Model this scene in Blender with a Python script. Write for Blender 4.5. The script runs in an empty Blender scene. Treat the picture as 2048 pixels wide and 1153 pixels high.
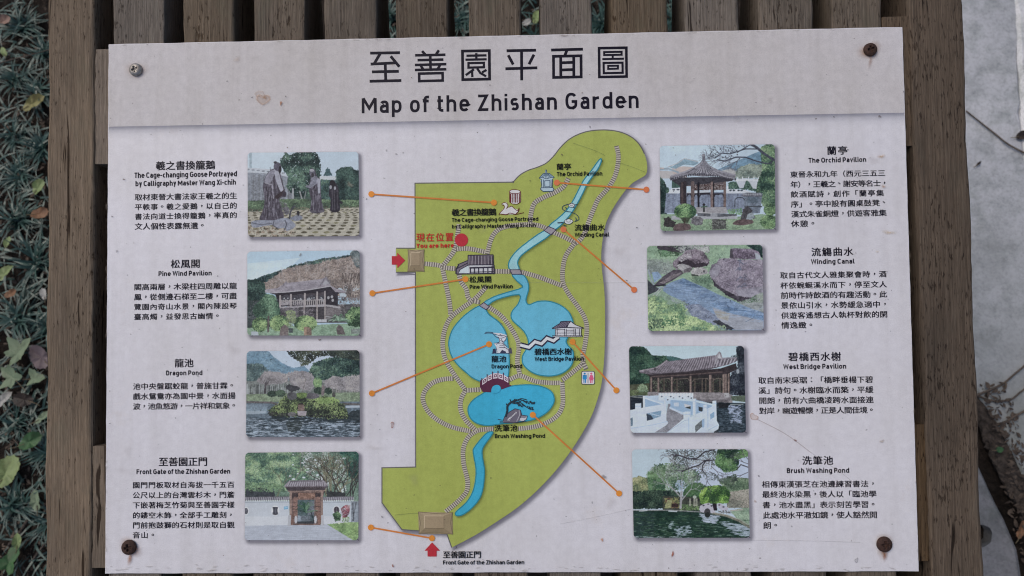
import bpy, math, random
import numpy as np
from mathutils import Vector, Matrix

# ------------------------------------------------------------------ camera, light, exposure
SC = bpy.context.scene
COL = SC.collection
TILT = math.radians(12)            # the notice board leans towards the reader
BOARD_Z = 0.80                     # height of its centre above the soil
M_BOARD = Matrix.Translation((0, 0, BOARD_Z)) @ Matrix.Rotation(TILT, 4, 'X')

LENS = 26.0
CAM_LOC = Vector((0.0319, -0.01394, 0.82751))          # in the board's own frame
CAM_ROT = (0.03363, 0.02657, -0.01202)
M_CAM_L = Matrix.Translation(CAM_LOC) @ (Matrix.Rotation(CAM_ROT[2], 4, 'Z') @ Matrix.Rotation(CAM_ROT[1], 4, 'Y') @ Matrix.Rotation(CAM_ROT[0], 4, 'X'))
M_CAM = M_BOARD @ M_CAM_L
cam = bpy.data.cameras.new('camera')
cam.lens = LENS; cam.sensor_width = 36; cam.clip_start = 0.01; cam.clip_end = 200
cam.dof.use_dof = True; cam.dof.focus_distance = 0.83; cam.dof.aperture_fstop = 7
cam_o = bpy.data.objects.new('camera', cam); COL.objects.link(cam_o)
cam_o.matrix_world = M_CAM
SC.camera = cam_o

w = bpy.data.worlds.new('World'); SC.world = w; w.use_nodes = True
nt = w.node_tree; nt.nodes.clear()
sky = nt.nodes.new('ShaderNodeTexSky'); sky.sky_type = 'NISHITA'; sky.sun_disc = False
SUN_EL, SUN_AZ = math.radians(58), math.radians(-62)    # azimuth clockwise from +Y
sky.sun_elevation = SUN_EL; sky.sun_rotation = SUN_AZ
sky.air_density = 1.0; sky.dust_density = 4.0; sky.ozone_density = 1.0
bg = nt.nodes.new('ShaderNodeBackground'); bg.inputs['Strength'].default_value = 0.10
wo = nt.nodes.new('ShaderNodeOutputWorld')
nt.links.new(sky.outputs[0], bg.inputs[0]); nt.links.new(bg.outputs[0], wo.inputs[0])
sun = bpy.data.lights.new('sun', 'SUN'); sun.energy = 0.9; sun.angle = math.radians(35); sun.color = (1.0, 0.93, 0.86)
sun_o = bpy.data.objects.new('sun', sun); COL.objects.link(sun_o)
sd = Vector((math.sin(SUN_AZ) * math.cos(SUN_EL), math.cos(SUN_AZ) * math.cos(SUN_EL), math.sin(SUN_EL)))
sun_o.rotation_euler = sd.to_track_quat('Z', 'Y').to_euler(); sun_o.location = sd * 5 
vs = SC.view_settings
vs.view_transform = 'Standard'; vs.look = 'None'; vs.gamma = 1; vs.use_curve_mapping = False
vs.exposure = 0.0
SC.cycles.pixel_filter_type = 'BLACKMAN_HARRIS'; SC.cycles.filter_width = 1.1
SC.cycles.use_denoising = True
EXPO = (0.655, 0.645, 0.675)          # how bright a white sheet on the board comes out, per channel

random.seed(7)
RNG = np.random.default_rng(11)

# ------------------------------------------------------------------ helpers
FPX = LENS / 36 * 2048
_R = np.array(M_CAM_L.to_3x3()); _C = np.array(CAM_LOC)
def bp(px, py, z=0.0):
    """where a point of the picture falls on the board plane (board frame)"""
    d = _R @ np.array([(px - 1024) / FPX, -(py - 576.5) / FPX, -1.0])
    t = (z - _C[2]) / d[2]
    p = _C + t * d
    return (float(p[0]), float(p[1]), z)
def bpn(px, py):
    px = np.asarray(px, float); py = np.asarray(py, float)
    d = np.stack([(px - 1024) / FPX, -(py - 576.5) / FPX, -np.ones_like(px)], -1) @ _R.T
    t = -_C[2] / d[..., 2]
    return _C[:2] + t[..., None] * d[..., :2]
_RW = np.array(M_CAM.to_3x3()); _CW = np.array(M_CAM.translation)
def gp(px, py, z=0.0):
    """the same on the ground, at height z (world)"""
    d = _RW @ np.array([(px - 1024) / FPX, -(py - 576.5) / FPX, -1.0])
    p = _CW + (z - _CW[2]) / d[2] * d
    return Vector((float(p[0]), float(p[1]), z))

def lin(c):
    c = np.asarray(c, float) / 255
    return np.where(c <= 0.04045, c / 12.92, ((c + 0.055) / 1.055) ** 2.4)
def ink(c):
    """printed colour (albedo) for a colour as it shows in daylight on the board"""
    return np.clip(lin(c) / np.asarray(EXPO), 0.004, 0.9)

def mesh_obj(name, V, F, mat, parent=None, col=None, smooth=False, loc=None):
    me = bpy.data.meshes.new(name)
    me.from_pydata([tuple(v) for v in V], [], F)
    if col is not None:
        a = me.color_attributes.new('Col', 'FLOAT_COLOR', 'POINT')
        c = np.ones((len(V), 4), np.float32); cc = np.asarray(col, np.float32); c[:, :cc.shape[1]] = cc
        a.data.foreach_set('color', c.ravel())
    if smooth:
        me.polygons.foreach_set('use_smooth', [True] * len(me.polygons))
    me.materials.append(mat); me.update()
    o = bpy.data.objects.new(name, me); COL.objects.link(o)
    if parent: o.parent = parent
    if loc is not None: o.location = loc
    return o

class MB:
    def __init__(s): s.V = []; s.F = []; s.C = []
    def add(s, V, F, c=(1, 1, 1, 1)):
        n = len(s.V); s.V += [tuple(v) for v in V]; s.F += [[i + n for i in f] for f in F]
        c = list(c)
        if len(c) == 3 and not hasattr(c[0], '__len__'): c = c + [1]
        if hasattr(c[0], '__len__'): s.C += [list(q) + [1] * (4 - len(q)) for q in c]
        else: s.C += [c] * len(V)
    def build(s, name, mat, parent=None, smooth=False, loc=None):
        return mesh_obj(name, s.V, s.F, mat, parent, s.C, smooth, loc)

def thing(name, label, cat, group=None, loc=(0, 0, 0), matrix=None):
    o = bpy.data.objects.new(name, None); COL.objects.link(o); o.empty_display_size = 0.05
    o.location = loc
    if matrix is not None: o.matrix_world = matrix
    o['label'] = label; o['category'] = cat
    if group: o['group'] = group
    return o
def tag(o, label, cat, group=None):
    o['label'] = label; o['category'] = cat
    if group: o['group'] = group
    return o

def spline(P, n=8, closed=False):
    P = [np.array(p, float) for p in P]; N = len(P); out = []
    for i in range(N if closed else N - 1):
        if closed: a, b, c, d = P[(i - 1) % N], P[i], P[(i + 1) % N], P[(i + 2) % N]
        else: a, b, c, d = P[max(i - 1, 0)], P[i], P[i + 1], P[min(i + 2, N - 1)]
        for k in range(n):
            t = k / n
            out.append(0.5 * ((2 * b) + (-a + c) * t + (2 * a - 5 * b + 4 * c - d) * t * t + (-a + 3 * b - 3 * c + d) * t ** 3))
    if not closed: out.append(P[-1])
    return np.array(out)

def strip(P, width, closed=False, round_=False):
    """mitred ribbon of a 2-D polyline -> (V2, F)"""
    P = np.asarray(P, float); n = len(P); h = width / 2
    hw = np.full(n, h) if np.isscalar(h) else np.asarray(h, float)
    L = []; Rr = []
    for i in range(n):
        if closed: a, b = P[i] - P[i - 1], P[(i + 1) % n] - P[i]
        else: a = P[i] - P[i - 1] if i else P[1] - P[0]; b = P[i + 1] - P[i] if i < n - 1 else P[i] - P[i - 1]
        a = a / (np.linalg.norm(a) + 1e-12); b = b / (np.linalg.norm(b) + 1e-12)
        na = np.array([-a[1], a[0]]); nb = np.array([-b[1], b[0]])
        m = na + nb; l = np.linalg.norm(m)
        m = na if l < 1e-6 else m / l
        m = m / max(0.45, float(m @ na))
        L.append(P[i] + m * hw[i]); Rr.append(P[i] - m * hw[i])
    V = []
    for l, r in zip(L, Rr): V += [l, r]
    F = [[2 * i, 2 * i + 1, 2 * i + 3, 2 * i + 2] for i in range(n - 1)]
    if closed: F.append([2 * n - 2, 2 * n - 1, 1, 0])
    return V, F

# ------------------------------------------------------------------ materials
def mat_new(name):
    m = bpy.data.materials.new(name); m.use_nodes = True
    t = m.node_tree; t.nodes.clear()
    out = t.nodes.new('ShaderNodeOutputMaterial'); b = t.nodes.new('ShaderNodeBsdfPrincipled')
    t.links.new(b.outputs[0], out.inputs[0])
    return m, t, b, out
def N(t, kind, **kw):
    n = t.nodes.new('ShaderNode' + kind)
    for k, v in kw.items():
        if k.startswith('i_'):
            key = k[2:]
            n.inputs[int(key) if key.isdigit() else key].default_value = v
        else: setattr(n, k, v)
    return n
def ramp(t, fac, stops):
    r = t.nodes.new('ShaderNodeValToRGB'); e = r.color_ramp.elements
    while len(e) < len(stops): e.new(0.5)
    for q, (p, c) in zip(e, stops):
        q.position = p; q.color = (*c, 1) if len(c) == 3 else c
    t.links.new(fac, r.inputs[0]); return r
def mixc(t, fac, a, b, mode='MIX'):
    m = N(t, 'Mix', data_type='RGBA', blend_type=mode)
    for sock, val in ((m.inputs[0], fac), (m.inputs[6], a), (m.inputs[7], b)):
        if hasattr(val, 'is_linked'): t.links.new(val, sock)
        elif np.isscalar(val): sock.default_value = val
        else: sock.default_value = (*val, 1) if len(val) == 3 else val
    return m.outputs[2]
def coords(t, scale=(1, 1, 1), kind='Object', loc=(0, 0, 0)):
    tc = N(t, 'TexCoord'); mp = N(t, 'Mapping'); mp.inputs['Scale'].default_value = scale; mp.inputs['Location'].default_value = loc
    t.links.new(tc.outputs[kind], mp.inputs[0]); return mp.outputs[0]
def noise(t, vec, scale, detail=4, rough=0.55, dist=0.0):
    n = N(t, 'TexNoise'); n.inputs['Scale'].default_value = scale; n.inputs['Detail'].default_value = detail
    n.inputs['Roughness'].default_value = rough; n.inputs['Distortion'].default_value = dist
    t.links.new(vec, n.inputs['Vector']); return n.outputs['Fac']

def weather(t, base, amount=1.0):
    """faint fading, dust film and pepper specks of the weathered print (board frame)"""
    v = coords(t)
    big = noise(t, v, 5.0, 5, 0.6)
    mid = noise(t, v, 120.0, 6, 0.72)
    fine = noise(t, v, 900.0, 3, 0.7)
    a = 0.06 * amount
    r1 = ramp(t, big, [(0.3, (1 - a * 1.5, 1 - a * 1.7, 1 - a * 2.2)), (0.7, (1.02, 1.02, 1.03))])
    r2 = ramp(t, mid, [(0.30, (1 - a * 1.5, 1 - a * 1.55, 1 - a * 1.5)), (0.62, (1.015, 1.015, 1.015))])
    r3 = ramp(t, fine, [(0.28, (1 - a * 1.7,) * 3), (0.62, (1.02, 1.02, 1.02))])
    c = mixc(t, 1.0, base, r1.outputs[0], 'MULTIPLY')
    c = mixc(t, 1.0, c, r2.outputs[0], 'MULTIPLY')
    c = mixc(t, 1.0, c, r3.outputs[0], 'MULTIPLY')
    streak = noise(t, coords(t, (9, 260, 1)), 1.0, 3, 0.6)
    r4 = ramp(t, streak, [(0.3, (1 - a * .15,) * 3), (0.6, (1, 1, 1))])
    drip = noise(t, coords(t, (55, 3.2, 1)), 1.0, 5, 0.65)          # rain streaks down the face
    r5 = ramp(t, drip, [(0.34, (1 - a * 1.0, 1 - a * 1.05, 1 - a * 1.15)), (0.56, (1, 1, 1))])
    c = mixc(t, 1.0, c, r5.outputs[0], 'MULTIPLY')
    return mixc(t, 1.0, c, r4.outputs[0], 'MULTIPLY')

def print_mat(name, alpha=False, amount=1.0, rough=0.42):
    m, t, b, out = mat_new(name)
    at = N(t, 'VertexColor', layer_name='Col')
    c = weather(t, at.outputs[0], amount)
    t.links.new(c, b.inputs['Base Color'])
    b.inputs['Roughness'].default_value = rough
    b.inputs['Specular IOR Level'].default_value = 0.12
    if alpha: t.links.new(at.outputs[1], b.inputs['Alpha'])
    return m
M_PRINT = print_mat('printed_ink', amount=1.25)
M_FILM = print_mat('printed_tint', alpha=True)
M_PHOTO = print_mat('printed_photo', amount=0.7)

def wood_mat(name, dark, midc, light, green=0.25, pit=0.0):
    m, t, b, out = mat_new(name)
    oi = N(t, 'ObjectInfo')
    comb = N(t, 'CombineXYZ')
    mul = N(t, 'Math', operation='MULTIPLY'); mul.inputs[1].default_value = 37.0
    t.links.new(oi.outputs['Random'], mul.inputs[0])
    t.links.new(mul.outputs[0], comb.inputs[0]); t.links.new(mul.outputs[0], comb.inputs[1])
    tc = N(t, 'TexCoord')
    add = N(t, 'VectorMath', operation='ADD'); t.links.new(tc.outputs['Object'], add.inputs[0]); t.links.new(comb.outputs[0], add.inputs[1])
    def mp(s):
        q = N(t, 'Mapping'); q.inputs['Scale'].default_value = s; t.links.new(add.outputs[0], q.inputs[0]); return q.outputs[0]
    grain = noise(t, mp((620, 13, 620)), 1.0, 6, 0.7, 0.35)
    fibre = noise(t, mp((1500, 60, 1500)), 1.0, 3, 0.65)
    pits = noise(t, mp((420, 90, 420)), 1.0, 4, 0.6)
    blot = noise(t, mp((14, 5, 14)), 1.0, 5, 0.6)
    moss = noise(t, mp((30, 11, 30)), 1.0, 6, 0.7)
    r = ramp(t, grain, [(0.22, dark), (0.48, midc), (0.75, light)])
    rb = ramp(t, blot, [(0.3, (0.70, 0.69, 0.68)), (0.7, (1.15, 1.10, 1.03))])
    c = mixc(t, 1.0, r.outputs[0], rb.outputs[0], 'MULTIPLY')
    rf = ramp(t, fibre, [(0.3, (0.70, 0.70, 0.70)), (0.62, (1.07, 1.07, 1.07))])
    c = mixc(t, 1.0, c, rf.outputs[0], 'MULTIPLY')
    rm = ramp(t, moss, [(0.56, (0, 0, 0)), (0.72, (green, green, green))])
    c = mixc(t, rm.outputs[0], c, (0.13, 0.14, 0.10))
    pm = N(t, 'Math', operation='MULTIPLY_ADD'); pm.inputs[1].default_value = .55; t.links.new(moss, pm.inputs[0]); t.links.new(pits, pm.inputs[2])
    pn = N(t, 'Math', operation='SUBTRACT'); pn.inputs[1].default_value = .275; t.links.new(pm.outputs[0], pn.inputs[0]); pits = pn.outputs[0]
    rp = ramp(t, pits, [(0.29 + pit, (0.36, 0.32, 0.29)), (0.39 + pit, (1, 1, 1))])
    c = mixc(t, 1.0, c, rp.outputs[0], 'MULTIPLY')
    crack = noise(t, mp((95, 5, 95)), 1.0, 3, 0.5, 0.5); rc = ramp(t, crack, [(0.315, (0.20, 0.17, 0.15)), (0.335, (1, 1, 1))]); c = mixc(t, 1.0, c, rc.outputs[0], 'MULTIPLY')
    sat = N(t, 'MapRange'); sat.inputs[3].default_value = 1.35; sat.inputs[4].default_value = 0.75; t.links.new(oi.outputs['Random'], sat.inputs[0])
    tint = N(t, 'HueSaturation'); t.links.new(sat.outputs[0], tint.inputs['Saturation'])
    mr = N(t, 'MapRange'); mr.inputs[3].default_value = 0.86; mr.inputs[4].default_value = 1.14
    t.links.new(oi.outputs['Random'], mr.inputs[0]); t.links.new(mr.outputs[0], tint.inputs['Value'])
    t.links.new(c, tint.inputs['Color'])
    t.links.new(tint.outputs[0], b.inputs['Base Color'])
    b.inputs['Roughness'].default_value = 0.82; b.inputs['Specular IOR Level'].default_value = 0.2
    h = N(t, 'Math', operation='ADD'); t.links.new(grain, h.inputs[0])
    h2 = N(t, 'Math', operation='MULTIPLY'); h2.inputs[1].default_value = 0.5; t.links.new(rp.outputs[0], h2.inputs[0])
    t.links.new(h2.outputs[0], h.inputs[1])
    bm = N(t, 'Bump'); bm.inputs['Strength'].default_value = 0.8; bm.inputs['Distance'].default_value = 0.0018
    t.links.new(h.outputs[0], bm.inputs['Height']); t.links.new(bm.outputs[0], b.inputs['Normal'])
    return m
M_SLAT = wood_mat('weathered_slat_wood', (0.064, 0.052, 0.041), (0.160, 0.134, 0.108), (0.250, 0.217, 0.182), 0.34, 0.015)
M_RAIL = wood_mat('grey_brown_rail_wood', (0.108, 0.085, 0.063), (0.212, 0.170, 0.129), (0.308, 0.254, 0.200), 0.22)
M_RAIL2 = wood_mat('brown_rail_wood_shade_toned', (0.046, 0.034, 0.025), (0.112, 0.083, 0.058), (0.175, 0.135, 0.098), 0.14, 0.03)  # browner wood, its colour also darkened for weaker light on the right

def simple_mat(name, c1, c2, scale, rough=0.8, bump=0.0, metallic=0.0, dist=0.003, spec=0.3):
    m, t, b, out = mat_new(name)
    n = noise(t, coords(t), scale, 6, 0.65)
    r = ramp(t, n, [(0.3, c1), (0.7, c2)])
    t.links.new(r.outputs[0], b.inputs['Base Color'])
    b.inputs['Roughness'].default_value = rough; b.inputs['Metallic'].default_value = metallic
    b.inputs['Specular IOR Level'].default_value = spec
    if bump:
        bm = N(t, 'Bump'); bm.inputs['Strength'].default_value = bump; bm.inputs['Distance'].default_value = dist
        t.links.new(n, bm.inputs['Height']); t.links.new(bm.outputs[0], b.inputs['Normal'])
    return m
# ------------------------------------------------------------------ the eight printed photographs, painted as colour grids
class Canvas:
    """tiny raster painter; coordinates run 0..1441 by 0..1153 as in an enlarged print"""
    K = 0.36
    def __init__(s, base, seed):
        s.h, s.w = int(1153 * s.K), int(1441 * s.K)
        s.a = np.zeros((s.h, s.w, 3)) + np.array(base, float)
        s.r = np.random.default_rng(seed)
        yy, xx = np.mgrid[0:s.h, 0:s.w]; s.X = (xx + .5) / s.K; s.Y = (yy + .5) / s.K
    def _box(s, x0, y0, x1, y1):
        return (slice(max(0, int(y0 * s.K) - 1), min(s.h, int(y1 * s.K) + 2)), slice(max(0, int(x0 * s.K) - 1), min(s.w, int(x1 * s.K) + 2)))
    def field(s, sx, sy):
        gx, gy = int(1441 / sx) + 3, int(1153 / sy) + 3
        g = s.r.random((gy, gx)); fx = s.X / sx; fy = s.Y / sy
        ix = fx.astype(int); iy = fy.astype(int); u = fx - ix; v = fy - iy
        u = u * u * (3 - 2 * u); v = v * v * (3 - 2 * v)
        return (g[iy, ix] * (1 - u) + g[iy, ix + 1] * u) * (1 - v) + (g[iy + 1, ix] * (1 - u) + g[iy + 1, ix + 1] * u) * v
    def inside(s, P, b):
        X, Y = s.X[b], s.Y[b]; m = np.zeros(X.shape, bool); n = len(P)
        for i in range(n):
            x0, y0 = P[i]; x1, y1 = P[(i + 1) % n]
            if y0 == y1: continue
            c = ((y0 > Y) != (y1 > Y)) & (X < (x1 - x0) * (Y - y0) / (y1 - y0) + x0)
            m ^= c
        return m
    def _put(s, b, m, col, n, grain=None):
        if not m.any(): return
        k = int(m.sum())
        c = np.array(col, float) + (s.r.random((k, 1)) - .5) * 2 * n
        if grain is not None: c = c + ((grain[b][m] - .5) * 2)[:, None] * n * 1.6
        s.a[b][m] = c
    def poly(s, P, col, n=4, tex=None, smooth=False, jag=0):
        P = [(float(x), float(y)) for x, y in P]
        if smooth: P = [tuple(p) for p in spline(P, 6, True)]
        if jag:
            Q = []
            for i in range(len(P)):
                a, b = np.array(P[i]), np.array(P[(i + 1) % len(P)]); m = max(1, int(np.linalg.norm(b - a) / (jag * 1.3)))
                for k in range(m): Q.append(tuple(a + (b - a) * k / m + s.r.normal(0, jag * .5, 2)))
            P = Q
        xs = [p[0] for p in P]; ys = [p[1] for p in P]; b = s._box(min(xs), min(ys), max(xs), max(ys))
        s._put(b, s.inside(P, b), col, n, s.field(*tex) if tex else None)
    def ell(s, cx, cy, rx, ry, col, n=4, rot=0.0):
        q = max(rx, ry); b = s._box(cx - q, cy - q, cx + q, cy + q)
        X = s.X[b] - cx; Y = s.Y[b] - cy; ca, sa = math.cos(rot), math.sin(rot)
        m = ((X * ca + Y * sa) / rx) ** 2 + ((-X * sa + Y * ca) / ry) ** 2 < 1
        s._put(b, m, col, n)
    def line(s, P, wd, col, n=3, a=1.0):
        P = [np.array(p, float) for p in P]
        for i in range(len(P) - 1):
            p, q = P[i], P[i + 1]
            b = s._box(min(p[0], q[0]) - wd, min(p[1], q[1]) - wd, max(p[0], q[0]) + wd, max(p[1], q[1]) + wd)
            d = q - p; L = d @ d + 1e-9
            X, Y = s.X[b], s.Y[b]; t = np.clip(((X - p[0]) * d[0] + (Y - p[1]) * d[1]) / L, 0, 1)
            dist = np.hypot(X - p[0] - t * d[0], Y - p[1] - t * d[1])
            cov = np.clip((wd / 2 - dist) * s.K + .5, 0, 1)[..., None] * a
            s.a[b] = s.a[b] * (1 - cov) + np.array(col, float) * cov
    def pts(s, P, n):
        xs = [p[0] for p in P]; ys = [p[1] for p in P]; out = []
        P = [(float(x), float(y)) for x, y in P]
        while len(out) < n:
            x = s.r.uniform(min(xs), max(xs), 400); y = s.r.uniform(min(ys), max(ys), 400)
            ins = np.zeros(400, bool)
            for i in range(len(P)):
                (x0, y0), (x1, y1) = P[i], P[(i + 1) % len(P)]
                if y0 == y1: continue
                ins ^= ((y0 > y) != (y1 > y)) & (x < (x1 - x0) * (y - y0) / (y1 - y0) + x0)
            out += list(zip(x[ins], y[ins]))
        return out[:n]
    def leaves(s, P, n, cols, size=10, asp=2.0, edge=0.0, lit=True, grow=0.0):
        """leafy mass: dabs lit from above over a dark ground tone"""
        n = int(n * 1.9); size *= .70; cols = np.array(cols, float); ys = [p[1] for p in P]; y0, y1 = min(ys), max(ys)
        f = s.field(90, 70)
        for x, y in s.pts(P, n):
            k = f[min(s.h - 1, max(0, int(y * s.K))), min(s.w - 1, max(0, int(x * s.K)))]
            v = np.clip(k * 1.5 - .25 + s.r.normal(0, .22) + (.12 - .25 * (y - y0) / (y1 - y0 + 1) if lit else 0), 0, .999) * (len(cols) - 1)
            i = int(v); c = cols[i] + (cols[i + 1] - cols[i]) * (v - i) + s.r.normal(0, 5)
            z = size * s.r.uniform(.5, 1.3)
            s.ell(x + s.r.normal(0, grow), y + s.r.normal(0, grow), z, z / asp, c, 3, s.r.uniform(0, 3.14))
    def twigs(s, p, ang, length, wd, col, depth=5, spread=.5, gravity=0.0):
        if depth == 0 or length < 6: return
        P = [np.array(p, float)]; a = ang
        for k in range(4):
            a += s.r.normal(0, .12) + gravity; P.append(P[-1] + length / 4 * np.array([math.cos(a), math.sin(a)]))
        s.line(P, wd, col)
        for k in range(2 if depth > 1 else 0):
            s.twigs(P[-1 - k], a + s.r.normal(0, .1) + (spread if k else -spread) * s.r.uniform(.5, 1.2), length * .72, wd * .66, col, depth - 1, spread, gravity)
    def ripples(s, P, n, col, l=(20, 60), wd=4, a=.6):
        for x, y in s.pts(P, n):
            q = s.r.uniform(*l); s.line([(x - q / 2, y), (x, y + s.r.normal(0, 3)), (x + q / 2, y + s.r.normal(0, 2))], wd, np.array(col) + s.r.normal(0, 8), a=a)
    def soft(s, k=1):
        for _ in range(k):
            p = np.pad(s.a, ((1, 1), (1, 1), (0, 0)), 'edge')
            s.a = (p[:-2, 1:-1] + p[2:, 1:-1] + p[1:-1, :-2] + p[1:-1, 2:] + 4 * p[1:-1, 1:-1]) / 8
    def finish(s):
        """fine texture of a real print: leaf and stone grain in the darker parts, skies left smooth, then a light sharpening"""
        lum = s.a.mean(-1); amp = np.clip((172 - lum) / 55, .10, 1)
        g = (s.field(34, 26) - .5) * .2 + (s.field(13, 11) - .5) * .26 + (s.field(6, 5) - .5) * .24
        s.a = s.a * (1 + (g * amp)[..., None]) + s.r.normal(0, 2.2, s.a.shape[:2] + (1,))
        s.soft(1); b = s.a.copy(); s.soft(3); s.a = b + (b - s.a) * .65
        m = s.a.mean((0, 1)); s.a = np.clip(m + (s.a - m) * 1.06, 14, 222)
    def sample(s, X, Y):
        fx = np.clip(X * s.K - .5, 0, s.w - 1.001); fy = np.clip(Y * s.K - .5, 0, s.h - 1.001)
        ix = fx.astype(int); iy = fy.astype(int); u = (fx - ix)[..., None]; v = (fy - iy)[..., None]; a = s.a
        return (a[iy, ix] * (1 - u) + a[iy, ix + 1] * u) * (1 - v) + (a[iy + 1, ix] * (1 - u) + a[iy + 1, ix + 1] * u) * v

DG = [(28, 44, 46), (44, 66, 64), (66, 92, 84), (88, 116, 100)]
MG = [(40, 58, 48), (70, 98, 72), (104, 136, 96), (130, 160, 112)]
BR = [(84, 80, 82), (112, 106, 106), (140, 132, 128), (160, 152, 146)]

def photo_statues():
    c = Canvas((165, 182, 196), 1)
    c.poly([(0, 0), (700, 0), (620, 330), (0, 300)], (172, 188, 200), 2, (300, 200))
    c.poly([(88, 300), (360, 300), (560, 360), (640, 420), (660, 680), (60, 690)], (124, 131, 143), 5, (40, 260))
    for k in range(60):
        x = c.r.uniform(88, 640); c.line([(x, 330 + c.r.uniform(0, 60)), (x + c.r.normal(0, 5), 650)], c.r.uniform(5, 18), (96, 100, 106), a=.35)
    c.poly([(60, 262), (400, 285), (560, 345), (560, 372), (360, 332), (60, 320)], (166, 174, 184), 4)
    for x in range(95, 520, 58): c.ell(x, 286 + (x - 95) * .1, 20, 8, (120, 128, 138))
    c.poly([(105, 80), (135, 80), (138, 270), (110, 270)], (142, 160, 172), 2)
    T = [(480, 160), (520, 95), (590, 130), (660, 90), (860, 86), (915, 170), (925, 360), (900, 500), (800, 640), (640, 610), (540, 480), (560, 360), (470, 240)]
    c.poly(T, (40, 58, 62), 6, jag=16); c.leaves(T, 1500, DG, 17, 2.4, grow=8)
    for x, y in c.pts(T, 60): c.ell(x, y, 6, 4, (150, 165, 175))
    c.poly([(965, 358), (1000, 262), (1020, 262), (1066, 358)], (58, 84, 90), 5, jag=8)
    c.poly([(920, 360), (1120, 365), (1120, 420), (920, 420)], (170, 178, 184), 3)
    c.poly([(930, 400), (1120, 410), (1120, 640), (930, 640)], (62, 88, 92), 6)
    c.leaves([(930, 400), (1030, 410), (1030, 640), (930, 640)], 200, DG, 12)
    T = [(1110, 310), (1170, 270), (1250, 250), (1320, 290), (1400, 300), (1400, 650), (1130, 640)]
    c.poly(T, (40, 58, 60), 6, jag=14); c.leaves(T, 800, DG[:3], 15, 2.2, grow=6)
    c.poly([(600, 600), (900, 600), (900, 700), (600, 700)], (66, 84, 80), 6)
    c.line([(690, 540), (720, 640)], 16, (132, 136, 140)); c.line([(760, 540), (740, 640)], 12, (120, 126, 130)); c.line([(610, 510), (612, 640)], 22, (140, 146, 152))
    H = [(60, 650), (560, 625), (1400, 640), (1400, 745), (60, 790)]
    c.poly(H, (74, 94, 76), 8); c.leaves(H, 1100, [(50, 62, 58), (84, 108, 84), (112, 138, 104)], 11, 2)
    c.leaves([(60, 740), (1400, 700), (1400, 740), (60, 800)], 260, [(74, 64, 58), (120, 112, 96)], 9)
    c.poly([(60, 775), (1400, 722), (1400, 1153), (60, 1153)], (156, 153, 140), 7, (30, 16))
    for j in range(14):
        y = 745 + j * j * 1.55 + j * 7
        for i in range(-3, 30):
            d = 36 + j * 4.6; x = 700 + (i - 11) * d * 1.5 + (j % 2) * d * .7 + j * 10
            if y < 775 - (x - 60) * .04: continue
            c.ell(x, y, d * .42, 4 + j * .75, (84, 80, 66) if c.r.random() < .8 else (120, 118, 92), 8, -.05)
    c.leaves([(90, 930), (640, 900), (640, 1050), (90, 1060)], 170, [(80, 70, 66), (140, 122, 106), (168, 158, 146)], 12)
    D, Hh, L = (70, 66, 78), (124, 122, 136), (146, 148, 162)
    def robe(P, n, x0, x1, y0, y1):
        c.poly(P, D, 5, smooth=True)
        for x, y in c.pts(P, n):
            l = c.r.uniform(40, 130); c.line([(x, y - l / 2), (x + c.r.normal(0, 9), min(y + l / 2, y1))], c.r.uniform(4, 11), Hh if c.r.random() < .6 else (48, 44, 54), a=.55)
    A = [(395, 275), (450, 290), (480, 380), (505, 480), (535, 590), (500, 600), (455, 640), (490, 760), (505, 840), (420, 868), (232, 866), (262, 760), (285, 640), (265, 480), (300, 360), (345, 300)]
    robe(A, 110, 230, 540, 280, 860)
    c.poly([(390, 280), (440, 300), (480, 440), (500, 520), (470, 540), (420, 420)], L, 6, smooth=True)
    c.poly([(300, 370), (350, 300), (400, 300), (360, 430), (285, 440)], (122, 122, 136), 5, smooth=True)
    c.poly([(395, 600), (480, 540), (520, 510), (500, 570), (430, 630)], (52, 44, 50), 4)
    c.line([(372, 470), (388, 620)], 12, (132, 130, 144)); c.line([(290, 440), (370, 460)], 10, (140, 140, 152))
    c.ell(512, 570, 24, 34, (58, 54, 66)); c.ell(433, 252, 44, 50, (84, 82, 98)); c.ell(462, 285, 18, 40, (44, 42, 50)); c.ell(408, 205, 20, 15, (62, 60, 70))
    B = [(805, 300), (860, 300), (880, 370), (925, 400), (935, 560), (950, 700), (968, 775), (815, 780), (825, 640), (800, 560), (800, 430), (820, 380)]
    robe(B, 70, 800, 960, 300, 775)
    c.poly([(830, 370), (890, 370), (880, 450), (800, 500), (755, 475), (805, 455)], (112, 114, 128), 5, smooth=True)
    c.poly([(890, 380), (925, 400), (925, 560), (900, 560)], L, 5); c.ell(835, 322, 34, 46, (92, 92, 106)); c.ell(828, 295, 26, 16, (150, 150, 160)); c.ell(838, 350, 16, 26, (54, 52, 60))
    c.ell(845, 770, 34, 14, (84, 82, 92)); c.ell(940, 770, 30, 12, (90, 88, 98))
    Cc = [(1040, 440), (1090, 425), (1130, 500), (1140, 600), (1150, 760), (1045, 765), (1050, 640), (1025, 580)]
    robe(Cc, 40, 1030, 1150, 430, 760); c.poly(Cc, (48, 46, 56), 5, smooth=True)
    for x in (1062, 1085, 1120): c.line([(x, 520), (x + 8, 750)], 9, (84, 82, 92), a=.7)
    c.ell(1066, 440, 32, 34, (40, 38, 46)); c.ell(1045, 490, 14, 22, (130, 134, 144)); c.ell(1095, 500, 12, 20, (136, 138, 148)); c.poly([(1130, 620), (1190, 670), (1170, 690), (1125, 650)], (46, 44, 54))
    G = [(130, 890), (220, 870), (380, 872), (470, 850), (560, 850), (640, 920), (620, 960), (540, 995), (520, 960), (440, 965), (380, 930), (300, 935), (160, 955)]
    c.poly(G, (126, 132, 148), 6, (30, 20), smooth=True)
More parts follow.
